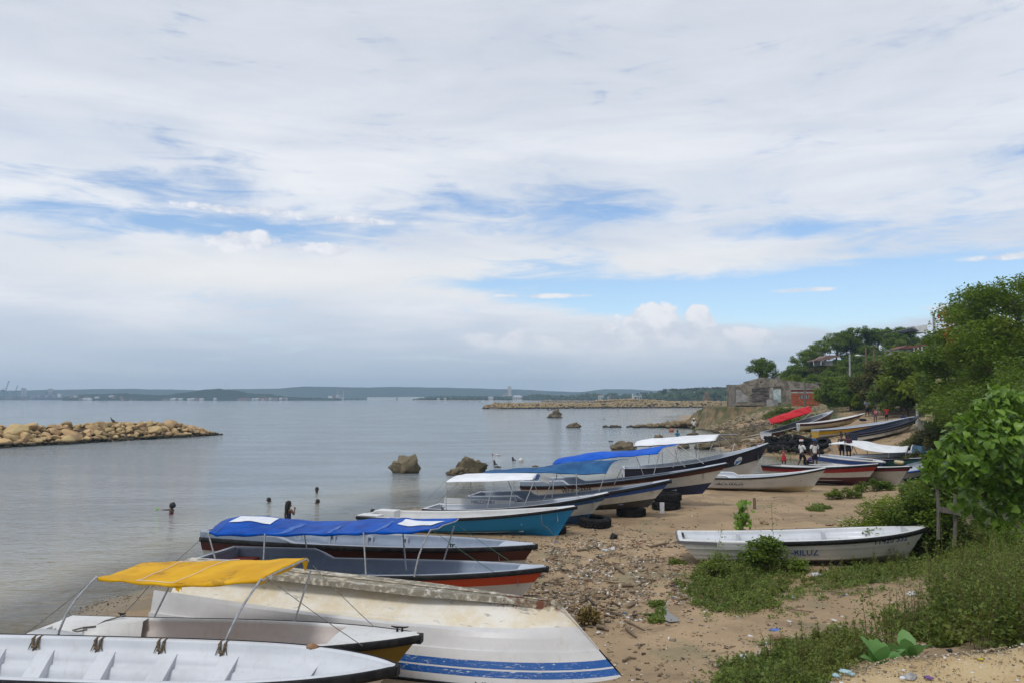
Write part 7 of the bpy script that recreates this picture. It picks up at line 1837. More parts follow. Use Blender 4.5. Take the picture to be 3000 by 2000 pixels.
    top = [(0, .078), (.028, .072), (.046, .056), (.058, .032), (.064, .008), (.062, -.008)]
    rows = []
    for r_, z in top[::-1]: rows.append([(cr[0] + r_ * .98 * math.cos(a), cr[1] - .012 + r_ * 1.08 * math.sin(a), cr[2] - .010 + z * .9 - (.030 if math.sin(a) < -.2 else 0) * (z < .02)) for a in [2 * math.pi * j / 14 for j in range(14)]])
    mb.grid(rows, 0, True, True)
    if hair == 'afro':
        for v in ICO2[0]:
            pass
        P_ = ICO2[0] * np.array([.094, .088, .092]) * (1 + .07 * rng.normal(0, 1, len(ICO2[0])))[:, None] + cr + np.array([0, -.030, -.012]); mb.add(P_, [tuple(f) for f in ICO2[1]], 0, True)
    if hair == 'bun':
        P_ = ICO2[0] * .045 + cr + np.array([0, -.04, .075]); mb.add(P_, [tuple(f) for f in ICO2[1]], 0, True)
    if hair == 'long':
        mb.tube([tuple(cr + np.array([0, -.03, .02])), tuple(he + np.array([0, -.060, -.02])), tuple(he + np.array([.0, -.075, -.12])), tuple(he + np.array([.01, -.07, -.21]))], [.055, .056, .045, .018], 8)
    mb.build('hair', HAIR, e)
    if hat:
        mb = MB(); rows = [[(cr[0] + r_ * math.cos(a), cr[1] - .008 + r_ * 1.1 * math.sin(a), cr[2] + z) for a in [2 * math.pi * j / 14 for j in range(14)]] for r_, z in ((.069, .0), (.070, .03), (.058, .062), (.03, .080), (.0, .084))]
        mb.grid(rows[:3], 0, True, True); mb.grid(rows[2:], 1 if len(hat) > 1 else 0, True, True)
        mb.add([(cr[0] - .05, cr[1] + .05, cr[2] + .006), (cr[0] - .04, cr[1] + .125, cr[2] - .004), (cr[0] + .04, cr[1] + .125, cr[2] - .004), (cr[0] + .05, cr[1] + .05, cr[2] + .006)], [(0, 1, 2, 3)], 0); mb.build('cap', list(hat), e)
    g = lambda n: np.array(J[n], float)
    if shirt:
        V = [g('pel') + (0, 0, .005), g('wai'), g('che'), g('nec') + (0, 0, -.030)]; Rr = [(.088, .068), (.080, .062), (.094, .068), (.046, .042)]; E = [(0, 1), (1, 2), (2, 3)]
        if girl: Rr = [(.076, .058), (.068, .054), (.080, .060), (.036, .034)]
        if sleeve > 0:
            for k in 'lr':
                s_, l_ = g('sh' + k), g('el' + k); V += [s_, s_ + (l_ - s_) * sleeve]; a = len(V) - 2; Rr += [.047, .043]; E += [(2, a), (a, a + 1)]
        skin_mesh('shirt', V, E, Rr, shirt, e, 2, 1)
    if shorts:
        V = [g('pel') + (0, 0, .02), g('pel')]; Rr = [(.082, .064), (.088, .070)]; E = [(0, 1)]
        for k in 'lr':
            a_, b_, c_ = g('hi' + k), g('kn' + k), g('an' + k); V += [a_ + (b_ - a_) * .15, a_ + (b_ - a_) * min(leg, 1.0)]; i = len(V) - 2; Rr += [.060, .050 if leg < 1 else .042]; E += [(1, i), (i, i + 1)]
        skin_mesh('shorts', V, E, Rr, shorts, e, 2, 1)
    if skirt:
        mb = MB(); p_ = g('pel'); mb.lathe([(.070, .06), (.082, .02), (.098, -.06), (.112, -.15), (.118, -.17), (.105, -.168), (.085, -.05)], 16, 0, tuple(p_)); mb.build('skirt', skirt, e)
    return e
WHT = cloth('white', (.70, .70, .69)); BLK = cloth('black', (.014, .014, .018)); REDC = cloth('red', (.42, .025, .035)); PINK = cloth('pink', (.62, .16, .19)); NVY = cloth('navy', (.014, .022, .055)); GRN = cloth('neon', (.30, .62, .02)); TRQ = cloth('turquoise', (.02, .22, .36)); DENIM = cloth('grey_plaid', (.10, .12, .15), (.24, .26, .28)); PRP = cloth('plum', (.05, .02, .04), (.12, .04, .05)); YEC = cloth('yellow', (.5, .4, .03))
def G0(x, y): return max(G(x, y), -.05)
def stand(px, py, z, label, h, face, **k):
    p = at(px, py, z); return person(label, (p[0], p[1], z), h, face, **k)
d_ = dict
# standing by the cove
p = at(2297, 1372, .06); person('girl in pale pink top and bright red skirt by the cove, hands at her face', p, 1.40, 200, d_(ell=(-.13, .09, .68), elr=(.13, .09, .68), wrl=(-.05, .13, .80), wrr=(.06, .14, .78)), SK2, PINK, None, REDC, 0, hair='bun', girl=True)
p = at(2350, 1369, .10); person('man in a white T-shirt and red and white cap walking along the cove', p, 1.72, 80, d_(anl=(-.06, -.16, .05), knl=(-.06, -.03, .28), tol=(-.06, -.08, .02), anr=(.06, .17, .05), knr=(.06, .12, .28), tor=(.06, .26, .03), elr=(.16, .06, .64), wrr=(.17, .16, .52)), SK1, WHT, BLK, None, .95, .95, hat=(WHT, cloth('red', None) if False else REDC))
q = at(2360, 1350, .45); mb = MB(); mb.tube([(-.12, 0, .10), (0, 0, .0), (.10, .02, -.10), (.16, 0, -.26)], [.05, .13, .15, .05], 9); o = tag(mb.build('carried_bag', BLK, None, tuple(q)), 'dark bag held by the man in the red and white cap', 'bag')
p = at(2388, 1372, .25); person('man in a white polo shirt and blue cap behind the grey boat', p, 1.72, 170, None, SK1, WHT, BLK, None, .85, .9, hat=(cloth('blue', (.04, .09, .22)),))
p = at(2467, 1346, .55); person('woman with her hair in a bun and black top standing before the white canopy', p, 1.66, 185, None, SK1, BLK, None, PRP, 0, hair='bun', girl=True)
p = at(2487, 1347, .6); person('person in a dark patterned dress half hidden under the white canopy', p, 1.6, 190, None, SK1, PRP, None, BLK, .5, hair='afro', girl=True)
# up the path
p = at(2541, 1220, 2.6); person('man in a grey plaid shirt standing on the sandy path with hands together', p, 1.74, 185, d_(ell=(-.15, .05, .66), elr=(.15, .05, .66), wrl=(-.03, .14, .60), wrr=(.03, .14, .60), anl=(-.075, 0, .045), anr=(.085, 0, .045)), SK1, DENIM, BLK, None, .9, .95)
p = at(2565, 1237, 2.45); person('child in a pink sleeveless top seen from behind near the painted pole', p, 1.32, 10, None, SK1, PINK, cloth('mauve', (.16, .11, .16)), None, 0, .7, hair='afro')
p = at(2598, 1236, 2.4); person('child in a red and navy shirt seen from behind before the counter', p, 1.32, 5, None, SK1, REDC, BLK, None, .6, .8, hair='afro')
q = aty(2590, 1186, 77.2); person('man in dark clothes sitting on the red topped counter', (q[0], q[1], q[2] - .50 * 1.7), 1.7, 180, d_(knl=(-.09, .20, .50), knr=(.09, .20, .50), anl=(-.09, .20, .26), anr=(.09, .20, .26), tol=(-.09, .27, .23), tor=(.09, .27, .23), wrl=(-.04, .16, .55), wrr=(.05, .17, .55)), SK1, cloth('dark_grey', (.03, .03, .035)), BLK, None, .9, .98)
p = at(2647, 1254, 2.0); person('child in blue with a yellow collar at the bow of the navy topped boat', p, 1.22, 60, None, SK1, cloth('royal', (.015, .03, .14)), NVY, None, .9, .9, hair='afro')
# on and beside the rocks
p = at(2033, 1268, .42); person('man in a white shirt and cap standing on a rock in the sea', p, 1.68, 190, None, SK1, WHT, cloth('grey_dark', (.05, .05, .055)), None, .9, .95, hat=(WHT,))
p = at(2038, 1268, .38); person('boy in neon yellow-green clothes beside the man on the rock', (p[0] + .1, p[1] + .7, p[2]), 1.25, 200, None, SK1, YEC, GRN, None, .6, .95)
p = at(1985, 1290, 0); person('child in a turquoise shirt and pink shorts standing knee-deep in the sea', (p[0], p[1], -.42), 1.52, 195, d_(ell=(-.15, .04, .66), elr=(.15, .04, .66), wrl=(-.05, .13, .70), wrr=(.05, .13, .70)), SK1, TRQ, PINK, None, .8, .9)
p = at(2020, 1385, 0); pp = aty(2020, 1352, 45.5); person('swimmer in red behind the navy boat, seen from the shoulders up', (pp[0], pp[1], -.75), 1.6, 250, d_(ell=(-.16, .10, .72), wrl=(-.05, .14, .86)), SK2, REDC, None, None, .5)
# bathers
def swimmer(label, px, py, show, h, face, **k):
    p = at(px, py, 0); return person(label, (p[0], p[1], show - h), h, face, **k)
swimmer('girl with bushy hair and red swimsuit in the water reaching out for a ball', 503, 1505, .41, 1.3, -85, pose=d_(elr=(.10, .14, .80), wrr=(.06, .27, .80), ell=(-.14, -.02, .7)), skin=SK1, shirt=REDC, sleeve=0, hair='afro', girl=True)
swimmer('boy with short hair in the water, neck deep, left of the two boys farther right', 788, 1469, .175, 1.4, 70, skin=SK1)
swimmer('boy with his shoulders just above the water, farthest of the bathers', 928, 1442, .25, 1.4, 190, skin=SK1, shirt=NVY, sleeve=.6)
swimmer('boy up to his chin in the water, nearest below the farthest bather', 930, 1474, .17, 1.4, 240, skin=SK1)
swimmer('girl with long wet hair and dark swimsuit in the water behind the blue canopy', 845, 1534, .80, 1.45, 40, pose=d_(elr=(.15, .05, .68), wrr=(.07, .12, .79)), skin=SK2, shirt=NVY, sleeve=0, hair='long', girl=True)
swimmer('bather whose dark head shows behind the stern of the sky blue boat', 1093, 1506, .20, 1.5, 100, skin=SK1)
p = at(461, 1490, .03); mb = MB(); mb.lathe([(0, -.045), (.032, -.032), (.045, 0), (.032, .032), (0, .045)], 12); tag(mb.build('ball', GRN, None, tuple(p)), 'small neon yellow ball floating before the reaching girl', 'ball')
# ------------------------------------------------------------------ tyres
TYRE = mat('old_tyre_rubber', (.010, .010, .011), (.022, .021, .020), 5, .8, c3=(.07, .062, .05), s3=7, t3=.66, spec=.15)
def tyre_mesh(r=.52, w=.30):
    prof = [(r * .58, -w * .36), (r * .62, -w * .48), (r * .82, -w * .52), (r * .97, -w * .44), (r, -w * .30), (r, w * .30), (r * .97, w * .44), (r * .82, w * .52), (r * .62, w * .48), (r * .58, w * .36), (r * .70, w * .30), (r * .86, w * .34), (r * .88, 0), (r * .86, -w * .34), (r * .70, -w * .30), (r * .58, -w * .36)]
    mb = MB(); mb.lathe(prof, 26)
    for k in range(26):
        for s_ in (-1, 1):
            a = 2 * math.pi * (k + (.5 if s_ > 0 else 0)) / 26; M_ = Matrix.Rotation(a, 3, 'Z'); c = M_ @ Vector((r + .006, 0, s_ * w * .20)); mb.box(tuple(c), (.03, r * .15, w * .30), mat=M_)
    return mb.mesh('tyre', TYRE)
TM = tyre_mesh()
def tyre(x, y, z, rot, s, label, group=None):
    o = link('tyre', TM, None, (x, y, z)); o.rotation_euler = rot; o.scale = (s, s, s); return tag(o, label, 'tyre', group)
for px, py, lv, sz, lab in ((1964, 1486, .45, 1.0, 'upper of two stacked tyres under the bow of the bright blue canopy boat'), (1960, 1486, .15, 1.0, 'lower of two stacked tyres under the bow of the bright blue canopy boat'), (1856, 1505, .14, .98, 'tyre lying under the muddy bow of the faded blue canopy boat'),
                            (1748, 1536, .15, 1.0, 'tyre with a whitish tread on the sand by the white canopied boat'), (1622, 1553, .10, .8, 'tyre in the shade under the bow of the sky blue boat')):
    p = at(px, py + 10, .2); tyre(p[0], p[1] + .55, G(p[0], p[1] + .5) + lv, (rng.normal(0, .04), rng.normal(0, .04), rng.uniform(0, 6)), sz, lab)
rr = np.random.default_rng(88)
for k in range(36):
    px = rr.uniform(2246, 2405); u = rr.uniform(0, 1); y = 63.5 - (px - 2245) / 160 * 6.0 + u * 3.0 - 1.0; x = (px - 1500) / F * y
    z = max(G(x, y), 0) + .16 + rr.uniform(0, .55) * (1 - abs(u - .5)); tyre(x, y, z, (rr.normal(0, .30), rr.normal(0, .30), rr.uniform(0, 6)), rr.uniform(.85, 1.15), 'old black tyre in the heap at the far edge of the cove', 'old tyres heaped at the cove')
tyre(at(2222, 1296, .3)[0], at(2222, 1296, .3)[1], .42, (.1, .2, 0), 1.0, 'single tyre lying left of the tyre heap'); 
o = tyre(*at(2528, 1232, 2.4)[:2], 2.5, (.1, 0, 0), .55, 'small tyre by the feet of the man in the plaid shirt')

# ------------------------------------------------------------------ things in the water
BUOYW = mat('buoy_white', (.62, .60, .54), (.45, .43, .36), 6, .6); BUOYO = mat('buoy_orange', (.34, .10, .05), None, 6, .6)
def ball(px, py, r, m, label, name='buoy'):
    p = at(px, py, 0); mb = MB(); mb.lathe([(0, -r), (r * .5, -r * .86), (r * .87, -r * .5), (r, 0), (r * .87, r * .5), (r * .5, r * .86), (.04, r * .99), (.035, r * 1.12), (0, r * 1.12)], 16); o = mb.build(name, m, None, (p[0], p[1], r * .5)); return tag(o, label, 'buoy')
ball(1526, 1351, .17, BUOYW, 'white round buoy floating beside the stump'); ball(1967, 1264, .33, BUOYO, 'orange buoy left of the child in turquoise'); ball(1443, 1331, .07, BUOYO, 'tiny tan float beside the white plank')
STUMP = mat('black_wet_wood', (.018, .015, .012), (.035, .03, .022), 8, .7)
for px, py, h_, lab in ((1503, 1348, .26, 'dark stump in the water left of the white buoy'), (1449, 1360, .30, 'dark leaning stump in the water right of the sloping boulder')):
    p = at(px, py, 0); mb = MB(); mb.tube([(0, 0, -.4), (.0, 0, h_ * .5), (-.05, 0, h_), ], [.085, .075, .05], 7); mb.tube([(0, 0, .02), (.12, 0, .05), (.24, 0, -.03)], [.05, .04, .02], 6); tag(mb.build('stump', STUMP, None, tuple(p)), lab, 'stump')
for px, py, L, m, lab in ((1460, 1332, .42, BUOYW, 'white plank afloat behind the sloping boulder'), (1568, 1366, .42, WOODB, 'brown driftwood plank floating right of the stumps'), (1458, 1368, .45, STUMP, 'dark sunken branch at the foot of the leaning stump'), (1790, 1292, .5, STUMP, 'dark bit of flotsam beyond the bright blue canopy'), (1770, 1226, .5, STUMP, 'small dark flotsam in the middle of the bay')):
    p = at(px, py, 0); mb = MB(); mb.tube([(-L / 2, 0, .02), (0, .02, .05), (L / 2, -.02, .02)], [.04, .06, .03], 6); tag(mb.build('flotsam', m, None, tuple(p)), lab, 'flotsam')
FEATH = mat('dark_feathers', (.03, .028, .026), (.06, .055, .05), 8, .8)
def bird(p, s, rz, label, group=None):
    e = empty('seabird', tuple(p), rz, label, 'bird', group); mb = MB(); mb.tube([(-.34, 0, .10), (-.20, 0, .16), (0, 0, .25), (.14, 0, .33), (.20, 0, .44), (.19, 0, .52), (.24, 0, .56), (.30, 0, .545)], [.02, .07, .13, .10, .05, .04, .055, .03], 8); mb.build('body', FEATH, e)
    mb = MB(); mb.tube([(.29, 0, .55), (.42, 0, .49)], [.022, .006], 6); mb.build('bill', BUOYO, e); mb = MB()
    for y in (-.04, .04): mb.tube([(0, y, .16), (.01, y, -.02)], .014, 5)
    mb.build('legs', FEATH, e); e.scale = (s, s, s)
for px, py, rz, lab in ((1606, 1203, 2.8, 'seabird at the left end of the row on the bay boulder'), (1617, 1202, .3, 'seabird second from the left on the bay boulder'), (1624, 1201, 3, 'seabird third from the left on the bay boulder'), (1633, 1202, .2, 'seabird at the right end of the row on the bay boulder')):
    p = aty(px, py, 177 + 5); bird(p, 1.15, rz, lab)
for px, py, lab in ((1450, 1182, 'seabird on the left tip of the long jetty, left one'), (1459, 1181, 'seabird on the left tip of the long jetty, right one')): bird(aty(px, py, 332), 1.3, .3, lab)
bird(aty(330, 1236, 85), .9, 3, 'single dark bird standing on top of the left breakwater')

# ------------------------------------------------------------------ beach litter
DEB, t, out = newmat('beach_debris')
tint = t.node('ShaderNodeAttribute', _attribute_name='tint').outputs['Fac']
rp_ = t.node('ShaderNodeValToRGB', Fac=tint); cr_ = rp_.color_ramp; cr_.interpolation = 'CONSTANT'
cols2 = [(0, (.05, .035, .022)), (.16, (.14, .09, .05)), (.36, (.24, .17, .095)), (.56, (.32, .245, .15)), (.72, (.18, .145, .10)), (.82, (.44, .37, .27)), (.91, (.62, .60, .56)), (.965, (.26, .10, .05)), (.985, (.05, .12, .22))]
cr_.elements[0].color = (*cols2[0][1], 1); cr_.elements[1].position = cols2[1][0]; cr_.elements[1].color = (*cols2[1][1], 1)
for p_, c_ in cols2[2:]: el_ = cr_.elements.new(p_); el_.color = (*c_, 1)
b = t.node('ShaderNodeBsdfPrincipled', Base__Color=rp_.outputs[0], Roughness=.9); t.put(out, 'Surface', b.outputs[0])
BOXV = np.array([(x, y, z) for x in (-.5, .5) for y in (-.5, .5) for z in (-.5, .5)]); BOXF = np.array([(0, 1, 3, 2), (4, 6, 7, 5), (0, 4, 5, 1), (2, 3, 7, 6), (0, 2, 6, 4), (1, 5, 7, 3)])
def litter(name, label, X, Y, L, Wd, H_, seed, zoff=None, tl=(0, 1), gz_=None):
    rr = np.random.default_rng(seed); n = len(X); z = (ground_np(X, Y) + wob(X, Y)) if gz_ is None else gz_
    if zoff is not None: z = z + zoff
    V0 = BOXV[None] * np.stack([L, Wd, H_], -1)[:, None, :]; V0 = V0 * (1 + .3 * rr.normal(0, 1, V0.shape) * np.array([.3, 1, 1]))
    a = rr.uniform(0, 6.3, n); p_ = rr.normal(0, .16, n); c, s_ = np.cos(a)[:, None], np.sin(a)[:, None]
    x1 = V0[:, :, 0] * np.cos(p_)[:, None] - V0[:, :, 2] * np.sin(p_)[:, None]; z1 = V0[:, :, 0] * np.sin(p_)[:, None] + V0[:, :, 2] * np.cos(p_)[:, None]
    V = np.stack([x1 * c - V0[:, :, 1] * s_ + X[:, None], x1 * s_ + V0[:, :, 1] * c + Y[:, None], z1 + z[:, None] + H_[:, None] * .25], -1).reshape(-1, 3)
    Fc = (np.arange(n)[:, None, None] * 8 + BOXF[None]).reshape(-1, 4)
    return tag(link(name, mesh_np(name, V, Fc, DEB, tint=np.repeat(rr.uniform(tl[0], tl[1], n), 6))), label, kind='stuff')
rr = np.random.default_rng(501)
def field(n, fn):
    px = rr.uniform(1350, 2720, n * 8); py = rr.uniform(1440, 2010, n * 8); w_ = np.array([fn(a, b_) for a, b_ in zip(px, py)]); nz = np.array([mnoise.fractal(Vector((a * .02, b_ * .045, 4)), 1, 2, 3) for a, b_ in zip(px, py)])
    k = rr.uniform(0, 1, n * 8) < w_ * np.clip(.55 + nz * 1.5, 0.03, 1.4); px, py = px[k][:n], py[k][:n]
    d = (CZ - .2) * F / (py - 1165); return (px - 1500) / F * d, d
def g2d(a, b_, ca, sa, cb, sb): return math.exp(-((a - ca) / sa) ** 2 - ((b_ - cb) / sb) ** 2)
dens = lambda a, b_: min(1, 1.0 * g2d(a, b_, 1720, 200, 1670, 75) + .75 * g2d(a, b_, 1700, 130, 1760, 40) + .35 * g2d(a, b_, 1800, 300, 1590, 35) + .45 * g2d(a, b_, 1990, 60, 1720, 40) + .012)
X, Y_ = field(32000, dens); n = len(X); L = rr.uniform(.012, .046, n) * rr.choice([1, 1, 1.6, 2.4], n); litter('beach_debris', 'driftwood chips, shells and husks strewn over the sand', X, Y_, L, L * rr.uniform(.2, .6, n), np.minimum(L * rr.uniform(.15, .4, n), .03), 502)
dens2 = lambda a, b_: min(1, .9 * g2d(a, b_, 1700, 120, 1765, 42) + .3 * g2d(a, b_, 1730, 220, 1680, 70))
X, Y_ = field(520, dens2); n = len(X); L = rr.uniform(.14, .42, n); litter('driftwood_chips', 'longer brown driftwood sticks lying criss-cross on the debris', X, Y_, L, rr.uniform(.02, .05, n), rr.uniform(.015, .035, n), 503, rr.uniform(0, .05, n), (.1, .8))
X, Y_ = field(2000, lambda a, b_: .5); n = len(X); L = rr.uniform(.010, .045, n) * rr.choice([1, 1, 2.2], n); litter('scattered_litter', 'sparse twigs and white flecks over the open sand', X, Y_, L, L * rr.uniform(.2, .7, n), np.minimum(L * .3, .02), 504)
px = rr.uniform(2000, 2720, 900); py = rr.uniform(1810, 1960, 900); d = (CZ - .5) * F / (py - 1165); L = rr.uniform(.01, .045, 900); litter('lower_litter', 'trash flecks and twigs among the creeping plants', (px - 1500) / F * d, d, L, L * .5, L * .25, 505)
s_ = rr.uniform(0, 1, 1500); ix_ = (s_ * (4.999)).astype(int); sh_ = SHORE[ix_] + (SHORE[ix_ + 1] - SHORE[ix_]) * (s_ * 5 - ix_)[:, None]; L = rr.uniform(.01, .05, 1500); litter('wrack_line', 'brown seaweed wrack along the waterline', sh_[:, 0] + rr.normal(.35, .3, 1500), sh_[:, 1] + rr.normal(0, .3, 1500), L, L * .4, L * .2, 506, None, (0, .5))
px = rr.uniform(2120, 2420, 2400); y = rr.uniform(62, 108, 2400); k_ = (px < 2290) | (y < 78); px, y = px[k_], y[k_]; L = rr.uniform(.06, .38, len(y)) * rr.choice([1, 1, 1.7], len(y)); litter('slope_rubble', 'shells, stones and trash on the slope above the tyres', (px - 1500) / F * y, y, L, L * .5, L * .35, 507, None, (.0, .83))
# pebbles on the ledge
n = 9000; x = rr.uniform(1.5, 7.4, n); v = rr.uniform(0, 1, n) ** 2.2; y = np.interp(x, lx, ly) - .01 - v * 2.2; L = rr.uniform(.003, .009, n) * rr.choice([1, 1, 1, 1, 1, 1, 2.2], n)
litter('shell_grit', 'shell grit and pebbles along the ledge', x, y, L, L * rr.uniform(.5, 1, n), L * .6, 508, None, (.42, .96), np.full(n, 2.752))
# single pieces of driftwood
DRIFT = mat('driftwood', (.20, .145, .095), (.12, .085, .055), 7, .9, stretch=(6, 6, 6))
def stick(px0, py0, px1, py1, r, label, m=DRIFT, zb=.24, name='driftwood_stick', lift=.02):
    a, b_ = at(px0, py0, zb), at(px1, py1, zb); a[2] = G(a[0], a[1]) + lift + r * .6; b_[2] = G(b_[0], b_[1]) + r * .6; mid = (a + b_) / 2 + np.array([rng.normal(0, .02), rng.normal(0, .03), .015])
    mb = MB(); mb.tube([(0, 0, 0), tuple(mid - a), tuple(b_ - a)], [r, r * .95, r * .55], 7); return tag(mb.build(name, m, None, tuple(a)), label, 'driftwood')
for q in ((1766, 1748, 1789, 1735, .025, 'brown stick pointing up right in the driftwood heap'), (1840, 1774, 1869, 1758, .03, 'thick brown stick at the right end of the driftwood heap'), (1836, 1835, 1864, 1855, .035, 'grey squared stick lying alone below the weedy patch'), (1829, 1847 - 35, 1889, 1838, .02, 'long thin stick below the coconut fibre ball'),
          (1825, 1926, 1864, 1918, .022, 'dark stick on the bare sand below the debris'), (1871, 1892, 1890, 1876, .015, 'curved twig on the bare sand'), (1750, 1828, 1782, 1838, .04, 'dark driftwood branch right of the fibre ball'), (1680, 1800, 1700, 1822, .035, 'driftwood piece left of the fibre ball'), (1803, 1660, 1828, 1678, .05, 'dark short log in the middle of the debris'),
          (1822, 1712, 1858, 1714, .045, 'flat grey-brown wood block in the debris'), (1691, 1610, 1720, 1606, .03, 'brown wood piece behind the orange boat bow'), (2395, 1752, 2480, 1768, .016, 'long thin twig on the sand before the weeds'), (2300, 1800, 2385, 1812, .013, 'thin curved twig left of the ledge weeds'), (2508, 1508, 2545, 1524, .03, 'dark stick on the sand by the hedge bush'), (1905, 1601, 1960, 1590, .03, 'stick near the stern of the near white boat')):
    stick(*q)
rr = np.random.default_rng(520); p = at(1725, 1822, .2); C = rr.normal(0, 1, (900, 3)); C = C / np.linalg.norm(C, axis=1)[:, None] * rr.uniform(.6, 1.05, 900)[:, None] * np.array([.20, .18, .16]) + np.array([0, 0, .13])
tag(link('fibre_ball', leaf_mesh('fibre_ball', C, .085, leafmat('coconut_fibre', (.10, .07, .022), (.34, .25, .09), None, .1, .9), rr, None, (-1.5, 1.5)), None, (p[0], p[1], G(p[0], p[1]))), 'shaggy ball of yellow-brown coconut fibre beside the overturned boat', 'fibre ball')
# puddle
p = [at(px, py, .2) for px, py in ((1928, 1772), (1950, 1776), (1960, 1795), (1985, 1812), (1992, 1822), (1962, 1824), (1935, 1812), (1928, 1795))]; cx_ = np.mean(p, 0); mb = MB(); g_ = max(G(q[0], q[1]) for q in p) + .006
ring = [(cx_[0] + (q[0] - cx_[0]) * f, cx_[1] + (q[1] - cx_[1]) * f, g_) for q in p for f in (1,)]; mb.add(ring, [tuple(range(len(ring)))]); pm, t, out = newmat('puddle_water'); b = t.node('ShaderNodeBsdfPrincipled', Base__Color=(.12, .10, .07, 1), Roughness=.06); t.put(out, 'Surface', b.outputs[0]); tag(mb.build('puddle', pm), 'small shallow puddle beside the weedy patch', kind='structure')
# trash and small things
PLW = mat('white_plastic', (.66, .67, .68), (.5, .5, .52), 12, .45); PLB = mat('blue_plastic', (.04, .10, .36), (.10, .18, .42), 14, .5); PLK = mat('black_cloth', (.010, .010, .011), (.02, .02, .02), 10, .8); CARD = mat('brown_cardboard', (.30, .20, .12), (.22, .15, .09), 9, .9); PLC = mat('cyan_plastic', (.25, .42, .46), (.4, .5, .5), 12, .5); PURP = mat('purple_rag', (.12, .05, .18), (.2, .1, .26), 12, .9); YELP = mat('yellow_wrapper', (.55, .42, .05), None, 12, .6)
def lump(px, py, r, m, label, name, cat, zb=.25, flat=.45, seed=1, ledge=False, rough=.35):
    p = at(px, py, zb); z = zb if ledge else G(p[0], p[1]); o = link(name, rock_mesh(name, m, seed, ICO3, rough * 1.9, flat, 2.8, 6), None, (p[0], p[1], z + r * flat * .35)); o.scale = (r * .8, r * .6, r * .8); o.rotation_euler = (0, 0, seed); return tag(o, label, cat)
lump(2395, 1697, .17, PLW, 'crumpled white plastic bag on the sand before the creeping plants', 'plastic_bag', 'bag', .3, .6, 3); lump(1795, 1574, .20, PLK, 'lump of black cloth on the sand below the tyre', 'black_rag', 'rag', .2, .7, 4); lump(2240, 1526, .22, CARD, 'brown husk lying behind the near white boat', 'coconut_husk', 'husk', .28, .5, 5); lump(1620, 1636, .14, CARD, 'round brown husk on the debris right of the orange bow', 'coconut_husk', 'husk', .18, .8, 6)
lump(2432, 1528, .2, CARD, 'flat tan stone on the sand left of the hedge bush', 'beach_stone', 'stone', .35, .3, 7); lump(1795, 1606, .15, PLW, 'white crumpled scrap in the debris, nearest the tyre side', 'plastic_scrap', 'scrap', .2, .5, 8); lump(1772, 1612, .12, PLW, 'grey-white scrap left of the other crumpled scrap', 'plastic_scrap', 'scrap', .2, .5, 9); lump(1628, 1586, 0.070, PLB, 'blue plastic scrap under the bow of the sky blue boat', 'plastic_scrap', 'scrap', .15, .4, 10)
lump(2176, 1877, .10, PLW, 'white crumpled cup at the edge of the lower plants', 'plastic_cup', 'cup', .6, .8, 11); lump(2203, 1876, 0.056, PLB, 'blue-white wrapper beside the crumpled cup', 'wrapper', 'wrapper', .6, .4, 12); lump(2270, 1822, 0.126, PLB, 'torn strip of blue plastic left of the lower plants', 'plastic_strip', 'plastic', .45, .15, 13); lump(2244, 1853, .07, PLW, 'white bottle cap shell on the sand above the cup', 'white_shell', 'shell', .5, .7, 14); lump(2002, 1735, .13, CARD, 'flat beige piece of board at the edge of the green mat', 'board_piece', 'board', .25, .25, 15); lump(2668, 1728, .12, PLW, 'white plastic scrap by the sand patch on the right', 'plastic_scrap', 'scrap', .7, .6, 16); lump(2322, 1755, .10, PLW, 'white paper scrap right of the green mat', 'paper_scrap', 'scrap', .3, .4, 17)
for px, py, lab in ((2225, 1886, 'pale cylinder, like a tin without label, by the lower plants'), (2278, 1834, 'brown block of wood beside the blue plastic strip')):
    p = at(px, py, .55); mb = MB(); mb.tube([(-.10, 0, .055), (.10, .03, .055)], .06, 12); o = mb.build('cylinder_can', CARD if px > 2250 else mat('pale_tin', (.42, .34, .27), None, 9, .7), None, (p[0], p[1], G(p[0], p[1]))); o.rotation_euler = (0, 0, .9 if px < 2250 else .1); tag(o, lab, 'can')
lump(2448, 1978, 0.035, PLC, 'pale blue crumpled plastic on the ledge, left piece', 'plastic_scrap', 'scrap', 2.76, .35, 21, True); lump(2475, 1968, 0.042, PLC, 'pale blue crumpled plastic on the ledge, middle piece', 'plastic_scrap', 'scrap', 2.76, .35, 22, True); lump(2494, 1974, 0.032, PLC, 'pale blue crumpled plastic on the ledge, right piece', 'plastic_scrap', 'scrap', 2.76, .35, 23, True); lump(2722, 1985, 0.038, PURP, 'purple scrap of rag on the ledge', 'purple_rag', 'rag', 2.755, .25, 24, True); lump(2873, 1930, 0.028, YELP, 'yellow wrapper on the ledge', 'wrapper', 'wrapper', 2.76, .3, 25, True); lump(2660, 1982, .085, OLDPL, 'flat grey stone on the ledge next to the white cap', 'flat_stone', 'stone', 2.755, .2, 26, True, .15); lump(2785, 1907, .03, PLK, 'black pebble on the ledge edge', 'pebble', 'pebble', 2.76, .4, 27, True); lump(2678, 1955, .03, CARD, 'brown bent scrap on the ledge above the flat stone', 'scrap', 'scrap', 2.76, .4, 28, True)
p = at(2644, 1987, 2.775); mb = MB(); mb.lathe([(0, 0), (.016, 0), (.0165, .004), (.015, .010), (.012, .012), (0, .012)], 18); tag(mb.build('bottle_cap', PLW, None, tuple(p)), 'white bottle cap on the flat stone of the ledge', 'cap')
